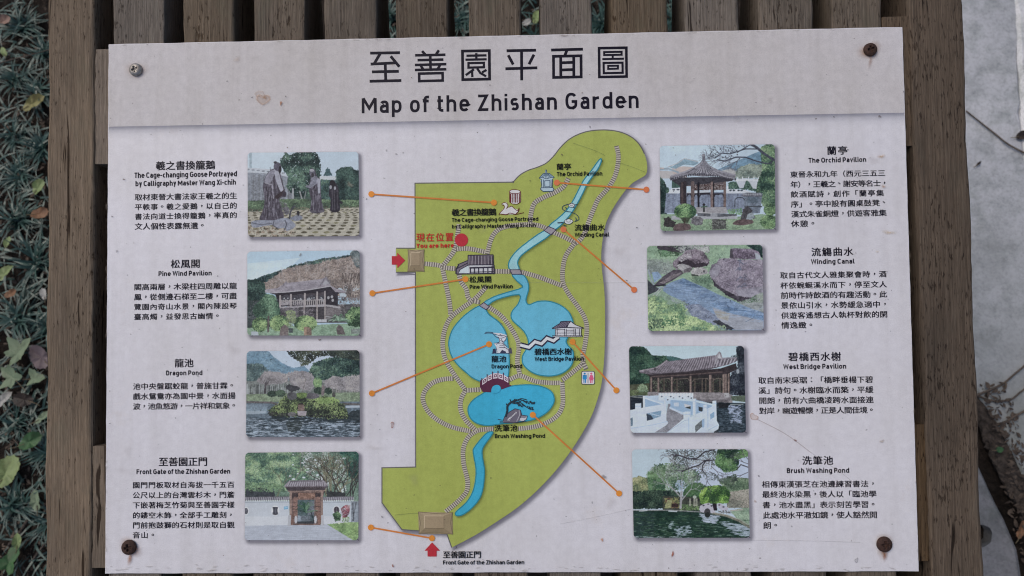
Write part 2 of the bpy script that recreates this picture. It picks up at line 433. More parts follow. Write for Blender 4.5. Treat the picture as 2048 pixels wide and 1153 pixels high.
    c.line([(390, 890), (380, 930), (430, 960)], 10, (74, 76, 90)); c.line([(520, 870), (540, 920), (510, 985)], 12, (80, 84, 98)); c.line([(140, 900), (250, 925), (370, 905)], 9, (84, 90, 104))
    c.line([(400, 790), (430, 750), (490, 735), (540, 770)], 13, (72, 70, 82)); c.ell(540, 760, 30, 50, (96, 96, 104)); c.leaves([(470, 650), (540, 680), (560, 800), (480, 780)], 70, [(70, 68, 76), (150, 152, 160)], 12, 4)
    c.line([(572, 850), (580, 780), (605, 730), (632, 708)], 18, (64, 66, 78)); c.poly([(580, 850), (640, 815), (700, 815), (722, 850), (650, 880)], (112, 118, 134), 5, smooth=True); c.ell(672, 790, 16, 30, (46, 46, 54))
    return c

def photo_tower():
    c = Canvas((150, 176, 194), 2)
    c.poly([(60, 60), (1400, 60), (1400, 230), (60, 430)], (158, 184, 202), 3, (260, 90)); c.poly([(60, 220), (700, 150), (500, 330), (60, 420)], (176, 196, 208), 3, (200, 60))
    c.poly([(80, 410), (180, 395), (330, 335), (480, 300), (620, 230), (730, 225), (770, 185), (860, 200), (930, 160), (1100, 140), (1270, 115), (1310, 65), (1400, 62), (1400, 520), (80, 560)], (56, 78, 84), 6, jag=10)
    c.leaves([(80, 420), (330, 345), (620, 240), (930, 165), (1400, 120), (1400, 300), (80, 520)], 900, DG, 13, 1.6)
    T = [(270, 440), (400, 370), (520, 280), (700, 235), (900, 220), (1000, 180), (1150, 165), (1270, 130), (1390, 150), (1390, 620), (270, 520)]
    c.poly(T, (122, 112, 108), 8, (36, 22), jag=16); c.leaves(T, 1500, [(96, 92, 92), (124, 112, 106), (146, 132, 122), (160, 148, 140)], 12, 3.2, grow=6)
    for k in range(90):
        x, y = c.pts(T, 1)[0]; c.twigs((x, y + 40), -1.57 + c.r.normal(0, .4), 50, 4, (148, 142, 140), 3)
    T = [(1260, 100), (1310, 65), (1385, 65), (1390, 280), (1340, 260)]; c.leaves(T, 200, [(70, 84, 88), (110, 120, 122)], 11)
    for k in range(12):
        x = 1180 + k * 17; c.line([(x, 640), (x + c.r.normal(0, 14), 480), (x + c.r.normal(20, 30), 330)], c.r.uniform(6, 15), (92, 84, 82))
    for k in range(10): c.ell(c.r.uniform(1150, 1380), c.r.uniform(480, 600), 26, 22, (160, 172, 182), 5)
    c.leaves([(1180, 440), (1390, 420), (1390, 590), (1180, 560)], 160, BR, 12)
    T = [(80, 410), (200, 400), (280, 440), (300, 560), (300, 700), (80, 700)]; c.poly(T, (38, 56, 58), 5, jag=12); c.leaves(T, 420, DG[:3], 15, 1.8)
    c.poly([(80, 640), (520, 640), (520, 1000), (80, 1000)], (52, 66, 66), 6); c.leaves([(80, 650), (300, 650), (300, 960), (80, 960)], 300, [(60, 66, 72), (92, 96, 104)], 12, 3)
    c.poly([(450, 720), (1390, 680), (1390, 900), (450, 900)], (78, 78, 82), 8, (50, 30)); c.leaves([(1130, 600), (1390, 600), (1390, 800), (1130, 800)], 320, [(76, 76, 84), (112, 106, 108), (128, 124, 128)], 12, 4)
    T = [(170, 700), (260, 620), (310, 560), (400, 590), (450, 680), (465, 790), (380, 860), (200, 840), (150, 770)]; c.poly(T, (56, 82, 70), 6, jag=14); c.leaves(T, 480, [(48, 70, 62), (76, 108, 88), (104, 136, 110)], 15, 1.8)
    # the two-storey pavilion
    c.poly([(400, 560), (1130, 500), (1130, 700), (1000, 700), (460, 710)], (46, 44, 52), 4)
    c.poly([(470, 590), (990, 545), (990, 690), (470, 700)], (70, 66, 72), 4)
    c.leaves([(480, 630), (730, 620), (730, 690), (480, 690)], 160, [(60, 56, 62), (138, 136, 142), (168, 168, 172)], 10)
    for x0, x1 in ((480, 575), (605, 735), (765, 870), (910, 970)):
        c.poly([(x0, 600), (x0 + 30, 580), (x1 - 30, 574), (x1, 590), (x1, 650), (x0, 660)], (66, 66, 74), 5)
        for k in range(9): c.ell(c.r.uniform(x0 + 10, x1 - 10), c.r.uniform(610, 650), 8, 7, (150, 156, 164))
    for k in range(22): x = 480 + k * 23; c.line([(x, 640), (x, 690)], 10, (150, 146, 148))
    c.line([(470, 652), (990, 632)], 12, (142, 138, 140))
    c.poly([(455, 715), (460, 735), (1000, 712), (1150, 735), (1150, 712), (1000, 684)], (150, 148, 154), 4)
    c.leaves([(470, 660), (740, 650), (740, 730), (470, 735)], 160, [(110, 106, 114), (148, 146, 154)], 9, 4)
    for x, t in ((463, 590), (588, 575), (748, 565), (890, 545), (980, 535)): c.line([(x, t), (x, 712)], 20, (150, 144, 146))
    c.poly([(990, 480), (1060, 480), (1130, 560), (1130, 700), (990, 690)], (52, 50, 58), 4)
    for x, y in ((1060, 600), (1070, 640), (1020, 610)): c.ell(x, y, 14, 18, (150, 152, 158))
    R = [(285, 530), (300, 515), (430, 500), (480, 470), (530, 432), (550, 440), (940, 395), (990, 372), (1010, 395), (1050, 470), (1100, 500), (1220, 540), (1205, 556), (1100, 545), (1040, 480), (700, 535), (400, 560), (310, 553)]
    c.poly([(300, 545), (1040, 478), (1060, 490), (1000, 530), (420, 580)], (48, 46, 54), 4); c.poly([(1040, 470), (1200, 550), (1130, 565), (1060, 500)], (46, 44, 52), 4)
    c.poly(R, (138, 134, 144), 5, (70, 14))
    for k in range(34):
        x = 480 + k * 16; c.line([(x + 30, 445 - k * 1.4), (x - 10, 545 - k * 2.1)], 4, (116, 112, 122), a=.6)
    c.line([(290, 545), (520, 548), (800, 520), (1045, 478)], 8, (164, 162, 170)); c.line([(455, 515), (535, 430)], 18, (122, 118, 128)); c.line([(925, 465), (990, 375), (1035, 440)], 16, (112, 110, 120)); c.poly([(985, 410), (1030, 440), (1020, 450), (955, 460)], (150, 152, 160))
    c.poly([(680, 720), (990, 715), (990, 880), (680, 860)], (66, 64, 70), 6); c.poly([(990, 720), (1160, 735), (1160, 800), (990, 870)], (106, 102, 106), 6)
    for x in (740, 890, 980): c.line([(x, 722), (x, 880)], 18, (142, 136, 136))
    c.poly([(870, 862), (1000, 862), (1000, 892), (870, 892)], (168, 172, 178)); c.line([(990, 830), (1070, 835)], 8, (160, 164, 170)); c.line([(990, 855), (1060, 858)], 7, (150, 156, 160))
    c.leaves([(480, 730), (860, 740), (860, 860), (480, 850)], 330, [(74, 72, 80), (110, 104, 112), (132, 128, 136)], 10, 4)
    c.poly([(60, 960), (1400, 900), (1400, 1100), (60, 1100)], (122, 150, 128), 6, (80, 20)); c.leaves([(60, 1000), (1400, 990), (1400, 1060), (60, 1060)], 300, [(106, 136, 116), (142, 166, 146)], 12, 4)
    c.poly([(130, 1000), (210, 1000), (215, 1055), (130, 1055)], (160, 172, 182)); 
    for cx, cy, rx, ry in ((228, 920, 88, 84), (455, 905, 110, 92), (755, 905, 132, 88)):
        P = [(cx + rx * math.cos(a), cy + ry * math.sin(a)) for a in np.linspace(0, 6.28, 22)]
        c.poly(P, (52, 74, 58), 5, jag=7); c.leaves(P, int(rx * 4), [(48, 68, 56), (82, 112, 78), (122, 152, 104), (146, 172, 118)], 11, 1.8)
    P = [(530, 770), (580, 740), (640, 780), (650, 880), (590, 950), (540, 930)]; c.leaves(P, 200, [(96, 116, 84), (132, 150, 108)], 12, 3)
    T = [(1210, 800), (1290, 720), (1390, 715), (1390, 950), (1250, 930)]; c.poly(T, (56, 80, 62), 6, jag=12); c.leaves(T, 260, MG, 14, 2.2)
    for k in range(26):
        a = c.r.uniform(-3.1, 0); l = c.r.uniform(60, 130); c.line([(1140, 880), (1140 + l * .6 * math.cos(a), 880 + l * .7 * math.sin(a)), (1140 + l * math.cos(a), 880 + l * .6 * math.sin(a) + 14)], 8, (130, 158, 138) if k % 2 else (86, 116, 96))
    c.line([(330, 830), (325, 1000)], 22, (86, 80, 80)); c.poly([(455, 1048), (470, 950), (520, 918), (560, 950), (562, 1048)], (104, 96, 96), 7, (20, 20)); c.poly([(560, 960), (610, 960), (608, 1015), (565, 1015)], (70, 78, 82)); c.poly([(735, 948), (780, 944), (822, 960), (828, 1045), (740, 1045)], (112, 96, 88), 5); c.poly([(735, 948), (770, 945), (770, 1045), (740, 1045)], (150, 126, 110), 5)
    c.poly([(1110, 960), (1140, 920), (1185, 950), (1215, 1035), (1120, 1035)], (92, 86, 88), 8); c.poly([(1280, 970), (1390, 965), (1390, 1030), (1280, 1025)], (116, 128, 124), 6)
    return c

def photo_island():
    c = Canvas((166, 182, 200), 3)
    c.poly([(60, 60), (330, 75), (380, 130), (470, 200), (560, 245), (620, 265), (740, 245), (800, 300), (800, 420), (60, 420)], (100, 132, 156), 4, (50, 40), jag=5); c.leaves([(60, 80), (330, 90), (470, 220), (560, 300), (60, 300)], 300, [(92, 124, 146), (116, 146, 166)], 16, 2)
    T = [(60, 225), (250, 220), (320, 290), (320, 420), (60, 460)]; c.poly(T, (72, 92, 98), 6, jag=12); c.leaves(T, 330, [(62, 82, 88), (88, 110, 112), (106, 128, 126)], 15)
    T = [(790, 330), (850, 210), (1000, 160), (1200, 120), (1400, 100), (1400, 520), (850, 520)]; c.poly(T, (50, 70, 74), 6, jag=14); c.leaves(T, 1000, DG, 17, 1.8)
    c.poly([(60, 420), (1400, 400), (1400, 610), (60, 600)], (112, 120, 120), 8, (60, 24)); 
    for k in range(70):
        x = c.r.uniform(80, 560); c.line([(x, 440 + c.r.uniform(0, 60)), (x + c.r.normal(0, 4), 575)], c.r.uniform(4, 9), (160, 168, 174) if k % 2 else (70, 76, 78), a=.7)
    for k in range(60):
        x = c.r.uniform(1000, 1380); c.line([(x, 470 + c.r.uniform(0, 40)), (x + c.r.normal(0, 4), 560)], c.r.uniform(4, 8), (150, 150, 148) if k % 2 else (84, 84, 82), a=.7)
    for P in ([(190, 420), (280, 310), (420, 310), (560, 340), (560, 430), (300, 470)], [(540, 330), (640, 300), (740, 310), (830, 330), (870, 470), (800, 540), (600, 480)], [(960, 430), (1080, 355), (1180, 380), (1290, 350), (1390, 350), (1390, 540), (1000, 500)]):
        c.poly(P, (134, 132, 138), 7, (30, 24), jag=12); c.leaves(P, 460, [(104, 102, 106), (136, 132, 136), (164, 160, 158)], 12, 5, grow=8)
    c.line([(300, 440), (282, 585)], 20, (74, 70, 76)); c.line([(300, 470), (340, 410)], 10, (80, 76, 80)); c.line([(720, 540), (760, 400), (720, 340)], 10, (112, 108, 110))
    c.ell(895, 435, 52, 62, (84, 116, 88), 6); c.leaves([(850, 390), (940, 390), (940, 490), (860, 490)], 90, MG, 11)
    c.poly([(60, 570), (1400, 548), (1400, 670), (60, 690)], (116, 134, 112), 5, (90, 16)); c.leaves([(60, 590), (1400, 560), (1400, 650), (60, 650)], 260, [(104, 120, 102), (136, 152, 126)], 12, 4)
    for cx, cy, rx, ry in ((370, 565, 56, 34), (465, 560, 60, 40), (920, 530, 70, 40), (1020, 535, 40, 40)):
        P = [(cx + rx * math.cos(a), cy + ry * math.sin(a)) for a in np.linspace(0, 6.28, 16)]; c.poly(P, (46, 58, 56), 5, jag=6); c.leaves(P, 80, [(44, 58, 54), (78, 98, 82)], 11)
    c.line([(955, 570), (960, 480)], 34, (118, 108, 112)); c.ell(1082, 580, 20, 34, (72, 72, 72))
    c.poly([(60, 665), (1400, 655), (1400, 1100), (60, 1100)], (92, 108, 122), 5, (120, 14)); c.line([(60, 660), (360, 665), (440, 690)], 22, (96, 92, 96)); c.line([(1200, 680), (1400, 690)], 24, (92, 90, 92)); c.line([(1230, 715), (1400, 712)], 26, (150, 164, 178))
    c.poly([(60, 690), (320, 690), (310, 800), (60, 800)], (112, 130, 146), 4, (60, 10)); c.poly([(60, 765), (300, 760), (300, 790), (60, 800)], (140, 156, 170), 3)
    P = [(310, 790), (420, 760), (560, 840), (1200, 850), (1290, 760), (1400, 740), (1400, 900), (900, 910), (560, 930), (380, 860)]; c.poly(P, (48, 58, 64), 6, (60, 12), jag=14)
    c.ripples([(60, 850), (1400, 880), (1400, 1060), (60, 1060)], 420, (150, 166, 184), (20, 60), 8, .7); c.ripples([(60, 840), (1400, 840), (1400, 1060), (60, 1060)], 420, (50, 62, 72), (20, 70), 8, .7)
    c.poly([(530, 880), (720, 880), (700, 990), (560, 1000)], (52, 62, 66), 6, jag=14); c.ripples([(530, 900), (720, 900), (700, 1000), (540, 1000)], 30, (120, 134, 146), (20, 50), 5)
    I = [(320, 760), (400, 700), (470, 640), (540, 590), (640, 570), (760, 590), (860, 610), (1000, 600), (1120, 650), (1200, 690), (1245, 790), (1240, 850), (1000, 850), (760, 820), (560, 830), (360, 810)]
    c.poly(I, (46, 54, 50), 6, jag=14); c.leaves(I, 1100, [(42, 48, 48), (70, 84, 66), (104, 124, 82), (132, 152, 100)], 13, 2.4, grow=6)
    c.leaves([(860, 620), (1080, 600), (1160, 660), (900, 680)], 150, [(110, 138, 84), (140, 166, 100)], 12); c.leaves([(320, 770), (700, 800), (1230, 820), (1230, 850), (340, 820)], 160, [(38, 42, 46), (72, 72, 72)], 12)
    c.poly([(530, 470), (560, 455), (690, 490), (680, 525), (600, 550), (540, 520)], (62, 64, 70), 6, jag=10); c.ell(600, 590, 60, 44, (80, 82, 88), 8); c.ell(830, 590, 90, 34, (92, 90, 98), 8)
    P = [(655, 560), (720, 548), (775, 560), (770, 600), (700, 620), (655, 595)]; c.poly(P, (112, 136, 80), 5, jag=6); c.leaves(P, 70, [(88, 112, 70), (140, 166, 92)], 9)
    c.poly([(670, 690), (740, 690), (745, 760), (668, 760)], (118, 102, 98), 6); c.poly([(660, 765), (770, 765), (760, 820), (670, 815)], (148, 142, 150), 8); c.ell(700, 685, 34, 8, (60, 56, 58)); c.ell(600, 800, 50, 24, (104, 104, 108), 8)
    P = [(540, 60), (560, 110), (620, 160), (680, 180), (710, 245), (800, 220), (900, 140), (1050, 110), (1250, 160), (1400, 180), (1400, 60)]
    c.leaves(P, 560, [(34, 40, 44), (50, 58, 54), (76, 84, 70)], 18, 2.4, lit=False); c.leaves([(1000, 60), (1400, 60), (1400, 160), (1050, 140)], 200, [(36, 44, 46), (66, 78, 70)], 18)
    c.line([(350, 172), (372, 164)], 6, (40, 44, 48)); c.ell(935, 955, 9, 20, (30, 34, 38))
    return c

def photo_gate():
    c = Canvas((120, 142, 128), 4)
    c.poly([(60, 60), (1400, 60), (1400, 620), (60, 620)], (96, 122, 108), 8, (110, 60))
    c.leaves([(55, 70), (780, 70), (780, 480), (60, 560)], 1900, [(64, 92, 82), (92, 124, 98), (122, 152, 114), (148, 172, 134)], 17, 2.6, lit=False)
    c.leaves([(700, 70), (1200, 70), (1240, 560), (800, 450)], 700, [(74, 92, 84), (116, 132, 118), (160, 172, 170), (186, 194, 200)], 14, 2.2, lit=False)
    c.leaves([(1150, 70), (1375, 70), (1375, 420), (1250, 340)], 500, [(36, 70, 66), (56, 96, 84), (84, 124, 104)], 16, 2.6)
    for k in range(30): c.ell(c.r.uniform(560, 1250), c.r.uniform(100, 440), c.r.uniform(6, 20), c.r.uniform(5, 12), (182, 192, 200))
    for k in range(12): c.twigs((c.r.uniform(900, 1180), 570), -1.57 + c.r.normal(0, .35), 190, 15, (70, 66, 62) if k % 2 else (112, 112, 92), 5, .4)
    for k in range(5): c.twigs((c.r.uniform(1200, 1330), 580), -1.4 + c.r.normal(0, .3), 170, 12, (60, 60, 60), 5, .4)
    c.twigs((430, 580), -1.2, 150, 14, (104, 110, 88), 5, .5); c.twigs((640, 380), -1.0, 130, 10, (110, 112, 104), 5, .5)
    c.poly([(60, 500), (250, 478), (400, 520), (410, 590), (60, 600)], (60, 66, 72), 5, jag=8); c.leaves([(60, 420), (500, 440), (520, 540), (60, 520)], 220, [(74, 100, 82), (116, 146, 108)], 14)
    c.poly([(1000, 520), (1210, 540), (1210, 590), (1000, 590)], (56, 60, 62), 5, jag=8)
    c.poly([(55, 640), (570, 640), (570, 925), (55, 925)], (172, 180, 190), 2, (120, 80)); c.poly([(945, 640), (1310, 640), (1310, 900), (945, 925)], (170, 180, 190), 2, (120, 80))
    c.poly([(55, 815), (570, 812), (570, 925), (55, 930)], (182, 188, 196), 2); c.poly([(945, 812), (1250, 812), (1250, 910), (945, 925)], (180, 186, 194), 2)
    for x0, x1 in ((55, 570), (945, 1310)):
        c.poly([(x0, 590), (x1, 582), (x1, 625), (x0, 632)], (102, 100, 110), 5); c.poly([(x0, 645), (x1, 640), (x1, 655), (x0, 660)], (150, 160, 172), 2)
        for x in range(x0 + 6, x1, 21): c.line([(x, 596), (x - 6, 634)], 8, (150, 152, 162)); c.ell(x - 6, 634, 7, 8, (186, 192, 200))
    c.ell(408, 748, 48, 60, (192, 198, 204), 2); c.poly([(375, 705), (440, 705), (432, 745), (442, 790), (408, 800), (374, 790), (384, 745)], (66, 68, 78), 5)
    c.ell(70, 752, 34, 48, (192, 198, 204), 2); c.ell(70, 752, 24, 36, (84, 86, 96), 5); c.ell(1113, 742, 44, 50, (192, 198, 204), 2); c.ell(1113, 742, 33, 42, (66, 62, 70), 5)
    for dx in (-20, 0, 20): c.line([(408 + dx, 712), (408 + dx, 790)], 4, (104, 106, 116)); c.line([(1113 + dx, 712), (1113 + dx, 775)], 4, (104, 100, 106))
    c.poly([(507, 700), (556, 697), (556, 730), (507, 733)], (96, 152, 188), 3); c.line([(515, 716), (548, 714)], 6, (170, 196, 210))
    c.poly([(55, 922), (1010, 905), (1330, 1085), (1330, 1153), (55, 1153)], (160, 168, 182), 5, (80, 10))
    for k in range(130): x = c.r.uniform(60, 1250); y = c.r.uniform(935, 1085); c.line([(x, y), (x + (x - 750) * .04, y + 22)], 3, (142, 148, 164), a=.6)
    P = [(1005, 905), (1375, 870), (1375, 1110), (1300, 1085)]; c.poly(P, (120, 150, 100), 6, (60, 20)); c.leaves(P, 260, [(104, 136, 90), (150, 178, 116)], 11, 3)
    c.poly([(1280, 640), (1375, 640), (1375, 880), (1280, 880)], (128, 138, 150), 6); c.line([(1300, 660), (1310, 860)], 14, (80, 84, 92)); c.line([(1340, 650), (1300, 860)], 10, (90, 96, 104))
    W, Wd, Wl = (108, 90, 86), (70, 60, 60), (138, 118, 110)
    c.poly([(570, 500), (970, 495), (950, 640), (945, 810), (925, 915), (590, 915), (575, 640)], W, 5, (14, 60))
    c.poly([(600, 545), (930, 540), (930, 575), (600, 580)], Wd, 4); c.poly([(672, 545), (870, 542), (870, 605), (672, 610)], (128, 100, 88), 6, (12, 30)); c.line([(560, 520), (970, 512)], 20, Wl)
    c.poly([(600, 570), (670, 550), (670, 590), (600, 605)], (66, 58, 60)); c.poly([(870, 550), (925, 560), (925, 600), (870, 590)], (66, 58, 60))
    for x in (585, 945): c.line([(x, 510), (x, 880)], 24, Wl)
    for x in (640, 900): c.line([(x, 610), (x, 800)], 50, (126, 100, 92)); 
    for y in (650, 700, 760): c.line([(605, y), (660, y)], 5, Wd); c.line([(870, y), (930, y)], 5, Wd)
    c.poly([(665, 625), (858, 622), (855, 895), (662, 895)], (74, 92, 96), 6); c.poly([(780, 640), (858, 640), (858, 800), (780, 800)], (98, 106, 116), 5)
    for k in range(46):
        a = -1.57 + c.r.normal(0, .75); l = c.r.uniform(60, 150); c.line([(758, 770), (758 + l * .5 * math.cos(a), 770 + l * .8 * math.sin(a)), (758 + l * math.cos(a), 770 + l * math.sin(a) * .9)], 7, (44, 74, 62) if k % 2 else (92, 124, 100))
    c.poly([(665, 800), (700, 808), (700, 880), (665, 880)], (130, 142, 158)); c.poly([(700, 805), (815, 805), (815, 870), (700, 870)], (98, 108, 118), 5); c.poly([(662, 872), (856, 870), (856, 898), (662, 898)], (58, 62, 68)); c.line([(820, 765), (852, 870)], 10, (44, 48, 54))
    for x in (600, 915): c.poly([(x - 18, 790), (x + 22, 790), (x + 14, 912), (x - 14, 912)], (118, 92, 84), 4)
    for x in (645, 870): c.ell(x, 850, 16, 44, (168, 172, 180), 4)
    c.poly([(555, 800), (590, 800), (585, 925), (550, 925)], (160, 164, 172), 4); c.poly([(935, 800), (965, 800), (970, 920), (935, 920)], (166, 170, 178), 4)
    c.poly([(510, 465), (545, 420), (580, 400), (950, 395), (985, 410), (1018, 455), (1000, 480), (530, 490)], (112, 106, 116), 5); c.poly([(520, 475), (1005, 468), (975, 510), (560, 520)], (66, 60, 66), 4)
    for k in range(17): x = 555 + k * 26; c.line([(x + (8 - k) * 1.2 + 8, 412), (x + (k - 8) * 1.5, 472)], 11, (152, 150, 160)); c.ell(x + (k - 8) * 1.5, 474, 9, 8, (92, 84, 92))
    c.line([(560, 412), (975, 404)], 9, (96, 92, 100)); c.line([(520, 462), (575, 405)], 14, (138, 134, 142)); c.line([(1008, 455), (955, 402)], 14, (138, 134, 142))
    P = [(1070, 790), (1120, 755), (1165, 790), (1160, 860), (1100, 870)]; c.poly(P, (84, 112, 84), 6, jag=8); c.leaves(P, 80, MG, 10)
    P = [(1165, 720), (1220, 680), (1265, 690), (1260, 800), (1190, 840)]; c.leaves(P, 190, [(92, 54, 66), (140, 78, 90), (172, 128, 132)], 11, 2.6, lit=False); c.leaves([(1180, 830), (1260, 820), (1260, 870), (1180, 880)], 40, MG, 9)
    c.ell(1143, 893, 14, 12, (186, 196, 170))
    return c

def photo_pavilion():
    c = Canvas((164, 184, 200), 5)
    c.poly([(60, 70), (760, 70), (700, 360), (60, 360)], (170, 190, 204), 3, (260, 120))
    c.poly([(740, 365), (880, 300), (1020, 240), (1130, 190), (1210, 160), (1300, 200), (1300, 420), (740, 420)], (96, 128, 152), 4, (50, 30))
    P = [(930, 400), (1000, 330), (1120, 300), (1260, 310), (1280, 460), (930, 470)]; c.poly(P, (112, 126, 122), 6, jag=10); c.leaves(P, 320, [(92, 108, 104), (124, 138, 128), (146, 158, 146)], 13, 1.8)
    c.poly([(60, 380), (300, 390), (380, 400), (380, 470), (60, 470)], (166, 164, 166), 4); c.poly([(205, 345), (340, 330), (500, 345), (500, 420), (220, 420)], (174, 162, 158), 4)
    c.poly([(160, 330), (220, 330), (290, 270), (350, 235), (500, 265), (515, 295), (460, 320), (340, 310), (250, 360), (205, 350)], (120, 148, 164), 5, (30, 10)); c.line([(165, 335), (270, 295), (350, 240), (505, 275)], 8, (166, 166, 170)); c.line([(60, 365), (160, 355), (280, 400)], 22, (132, 150, 164)); c.line([(60, 350), (110, 352)], 14, (172, 160, 156))
    c.poly([(780, 380), (900, 350), (940, 380), (940, 440), (800, 420)], (158, 160, 162), 4); c.line([(760, 375), (860, 345), (945, 378)], 14, (112, 126, 142))
    T = [(60, 440), (110, 500), (170, 600), (150, 880), (60, 900)]; c.poly(T, (38, 56, 56), 5, jag=14); c.leaves(T, 360, DG, 15)
    c.poly([(140, 640), (1050, 620), (1050, 860), (120, 870)], (116, 128, 150), 5, (26, 200))
    for k in range(80): x = c.r.uniform(150, 1040); c.line([(x, 650), (x + c.r.normal(0, 4), 850)], c.r.uniform(4, 10), (98, 106, 126), a=.4)
    c.poly([(155, 642), (205, 585), (305, 580), (310, 640)], (186, 194, 204), 3); c.ell(228, 600, 18, 9, (70, 78, 92)); c.ell(276, 598, 18, 9, (70, 78, 92)); c.poly([(205, 470), (305, 490), (305, 575), (205, 580)], (60, 86, 80), 6)
    c.poly([(380, 625), (640, 600), (640, 640), (380, 650)], (170, 178, 188), 3)
    c.poly([(830, 590), (1050, 600), (1140, 640), (830, 642)], (178, 186, 196), 3)
    for x in (880, 920, 975, 1010): c.ell(x, 607, 15, 9, (60, 70, 80))
    for x in (850, 948, 1040): c.line([(x, 565), (x, 610)], 15, (188, 194, 202))
    T = [(860, 520), (1000, 500), (1230, 470), (1230, 620), (1000, 590), (860, 590)]; c.poly(T, (62, 90, 84), 6, jag=10); c.leaves(T, 260, DG, 13)
    c.poly([(935, 480), (1070, 465), (1030, 580), (985, 582)], (170, 178, 190), 3); c.poly([(1080, 480), (1220, 480), (1180, 590), (1140, 585)], (170, 178, 188), 3); c.line([(930, 490), (1220, 485)], 14, (190, 196, 204))
    for x in (965, 1020, 1090, 1150, 1205): c.line([(x, 455), (x, 500)], 12, (186, 192, 200))
    T = [(1230, 110), (1300, 75), (1400, 75), (1400, 800), (1260, 790), (1180, 640), (1200, 500), (1250, 380)]; c.poly(T, (56, 82, 72), 6, jag=14); c.leaves(T, 1100, [(42, 64, 58), (72, 102, 82), (104, 134, 100), (126, 152, 118)], 15, 2)
    c.poly([(1035, 650), (1250, 640), (1220, 870), (1040, 880)], (104, 116, 132), 5); c.poly([(1080, 680), (1205, 680), (1200, 755), (1075, 750)], (84, 98, 112), 3)
    c.poly([(1005, 665), (1060, 632), (1225, 632), (1255, 665), (1240, 680), (1020, 680)], (88, 92, 104), 5)
    for k in range(11): c.ell(1030 + k * 20, 652, 8, 14, (132, 136, 146))
    c.line([(930, 800), (935, 710), (960, 690), (1020, 692), (1045, 715)], 10, (56, 62, 70)); c.line([(1050, 790), (1240, 795)], 14, (66, 72, 80))
    c.poly([(60, 880), (200, 880), (500, 900), (960, 910), (1240, 880), (1400, 900), (1400, 1100), (60, 1100)], (122, 148, 122), 6, (70, 24)); c.leaves([(60, 930), (1400, 930), (1400, 1070), (60, 1070)], 460, [(100, 128, 104), (146, 168, 134)], 12, 3); c.leaves([(850, 830), (1010, 815), (1010, 890), (860, 880)], 90, [(86, 128, 92), (120, 160, 110)], 10)
    c.poly([(200, 900), (960, 905), (960, 935), (500, 940), (200, 945)], (150, 154, 162), 4)
    # pavilion
    c.poly([(300, 540), (350, 540), (345, 760), (300, 760)], (56, 50, 56), 3)
    c.poly([(340, 500), (820, 500), (820, 545), (340, 560)], (92, 84, 88), 5); c.poly([(200, 460), (930, 450), (900, 500), (700, 520), (300, 560), (205, 495)], (58, 58, 66), 4)
    c.poly([(460, 545), (660, 530), (660, 600), (460, 610)], (70, 56, 56), 6); c.poly([(680, 535), (820, 545), (820, 600), (690, 605)], (76, 62, 60), 6)
    for k in range(150): c.ell(c.r.uniform(465, 815), c.r.uniform(540, 600), 5, 4, (132, 126, 128))
    for x, w2, col in ((355, 40, (54, 48, 54)), (445, 40, (100, 88, 88)), (512, 24, (34, 34, 42)), (668, 32, (116, 100, 98)), (686, 12, (34, 34, 40)), (815, 30, (104, 90, 88)), (325, 24, (76, 66, 68))): c.line([(x, 520), (x, 830)], w2, col)
    for x0, x1 in ((378, 430), (462, 505), (526, 650), (694, 802)):
        c.poly([(x0, 690), (x0 + 14, 660), (x1 - 14, 655), (x1, 690), (x1, 660), (x1 - 4, 640), (x0 + 4, 640), (x0, 660)], (46, 44, 52), 3)
    c.line([(690, 640), (690, 800), (815, 800)], 9, (56, 50, 56)); c.poly([(480, 800), (830, 800), (850, 870), (480, 880)], (140, 140, 146), 4); c.poly([(500, 865), (950, 880), (960, 900), (720, 915), (500, 900)], (84, 88, 96), 5); c.poly([(650, 870), (730, 870), (730, 915), (650, 915)], (132, 136, 144)); c.line([(520, 640), (640, 636)], 10, (52, 50, 58)); c.line([(510, 860), (660, 870)], 12, (160, 162, 166))
    c.ell(575, 770, 16, 14, (40, 40, 44)); c.line([(575, 780), (575, 850)], 20, (46, 50, 50)); c.line([(545, 800), (610, 790)], 12, (64, 92, 74))
    R = [(550, 195), (590, 195), (585, 255), (640, 320), (740, 372), (945, 425), (930, 470), (880, 480), (740, 440), (560, 450), (400, 430), (200, 490), (175, 475), (195, 435), (370, 380), (460, 340), (530, 290), (560, 250)]
    c.poly(R, (112, 112, 122), 5)
    for k in range(30):
        u = k / 29; x1 = 195 + u * 740; y1 = 480 - 60 * math.sin(3.14 * u) * (1 if u < .55 else .8); xt = 460 + u * 220; yt = 330 + abs(u - .5) * 110
        c.line([(xt, yt), ((xt + x1) / 2, (yt + y1) / 2 + 14), (x1, y1 - 8)], 8, (150, 150, 160) if k % 2 else (86, 86, 96)); c.ell(x1, y1, 10, 14, (72, 72, 82))
    c.line([(572, 255), (540, 300), (480, 345), (380, 385), (200, 440)], 16, (140, 140, 150)); c.line([(575, 255), (625, 320), (720, 380), (940, 430)], 16, (132, 132, 142)); c.line([(470, 350), (390, 400)], 8, (74, 74, 84)); c.line([(572, 200), (572, 262)], 34, (104, 104, 114)); c.ell(572, 205, 20, 14, (132, 132, 142))
    # branch
    for k in range(3): pass
    c.line([(1390, 260), (1330, 225), (1250, 170), (1180, 110), (1120, 78)], 30, (66, 70, 84)); c.line([(1370, 240), (1350, 290), (1290, 298), (1180, 270), (1050, 225), (940, 225), (820, 270), (730, 255)], 15, (60, 64, 78)); c.line([(1190, 130), (1050, 130), (960, 160), (880, 185), (780, 180), (700, 235)], 13, (62, 66, 80)); c.line([(1110, 80), (1040, 120), (960, 170)], 10, (64, 68, 82))
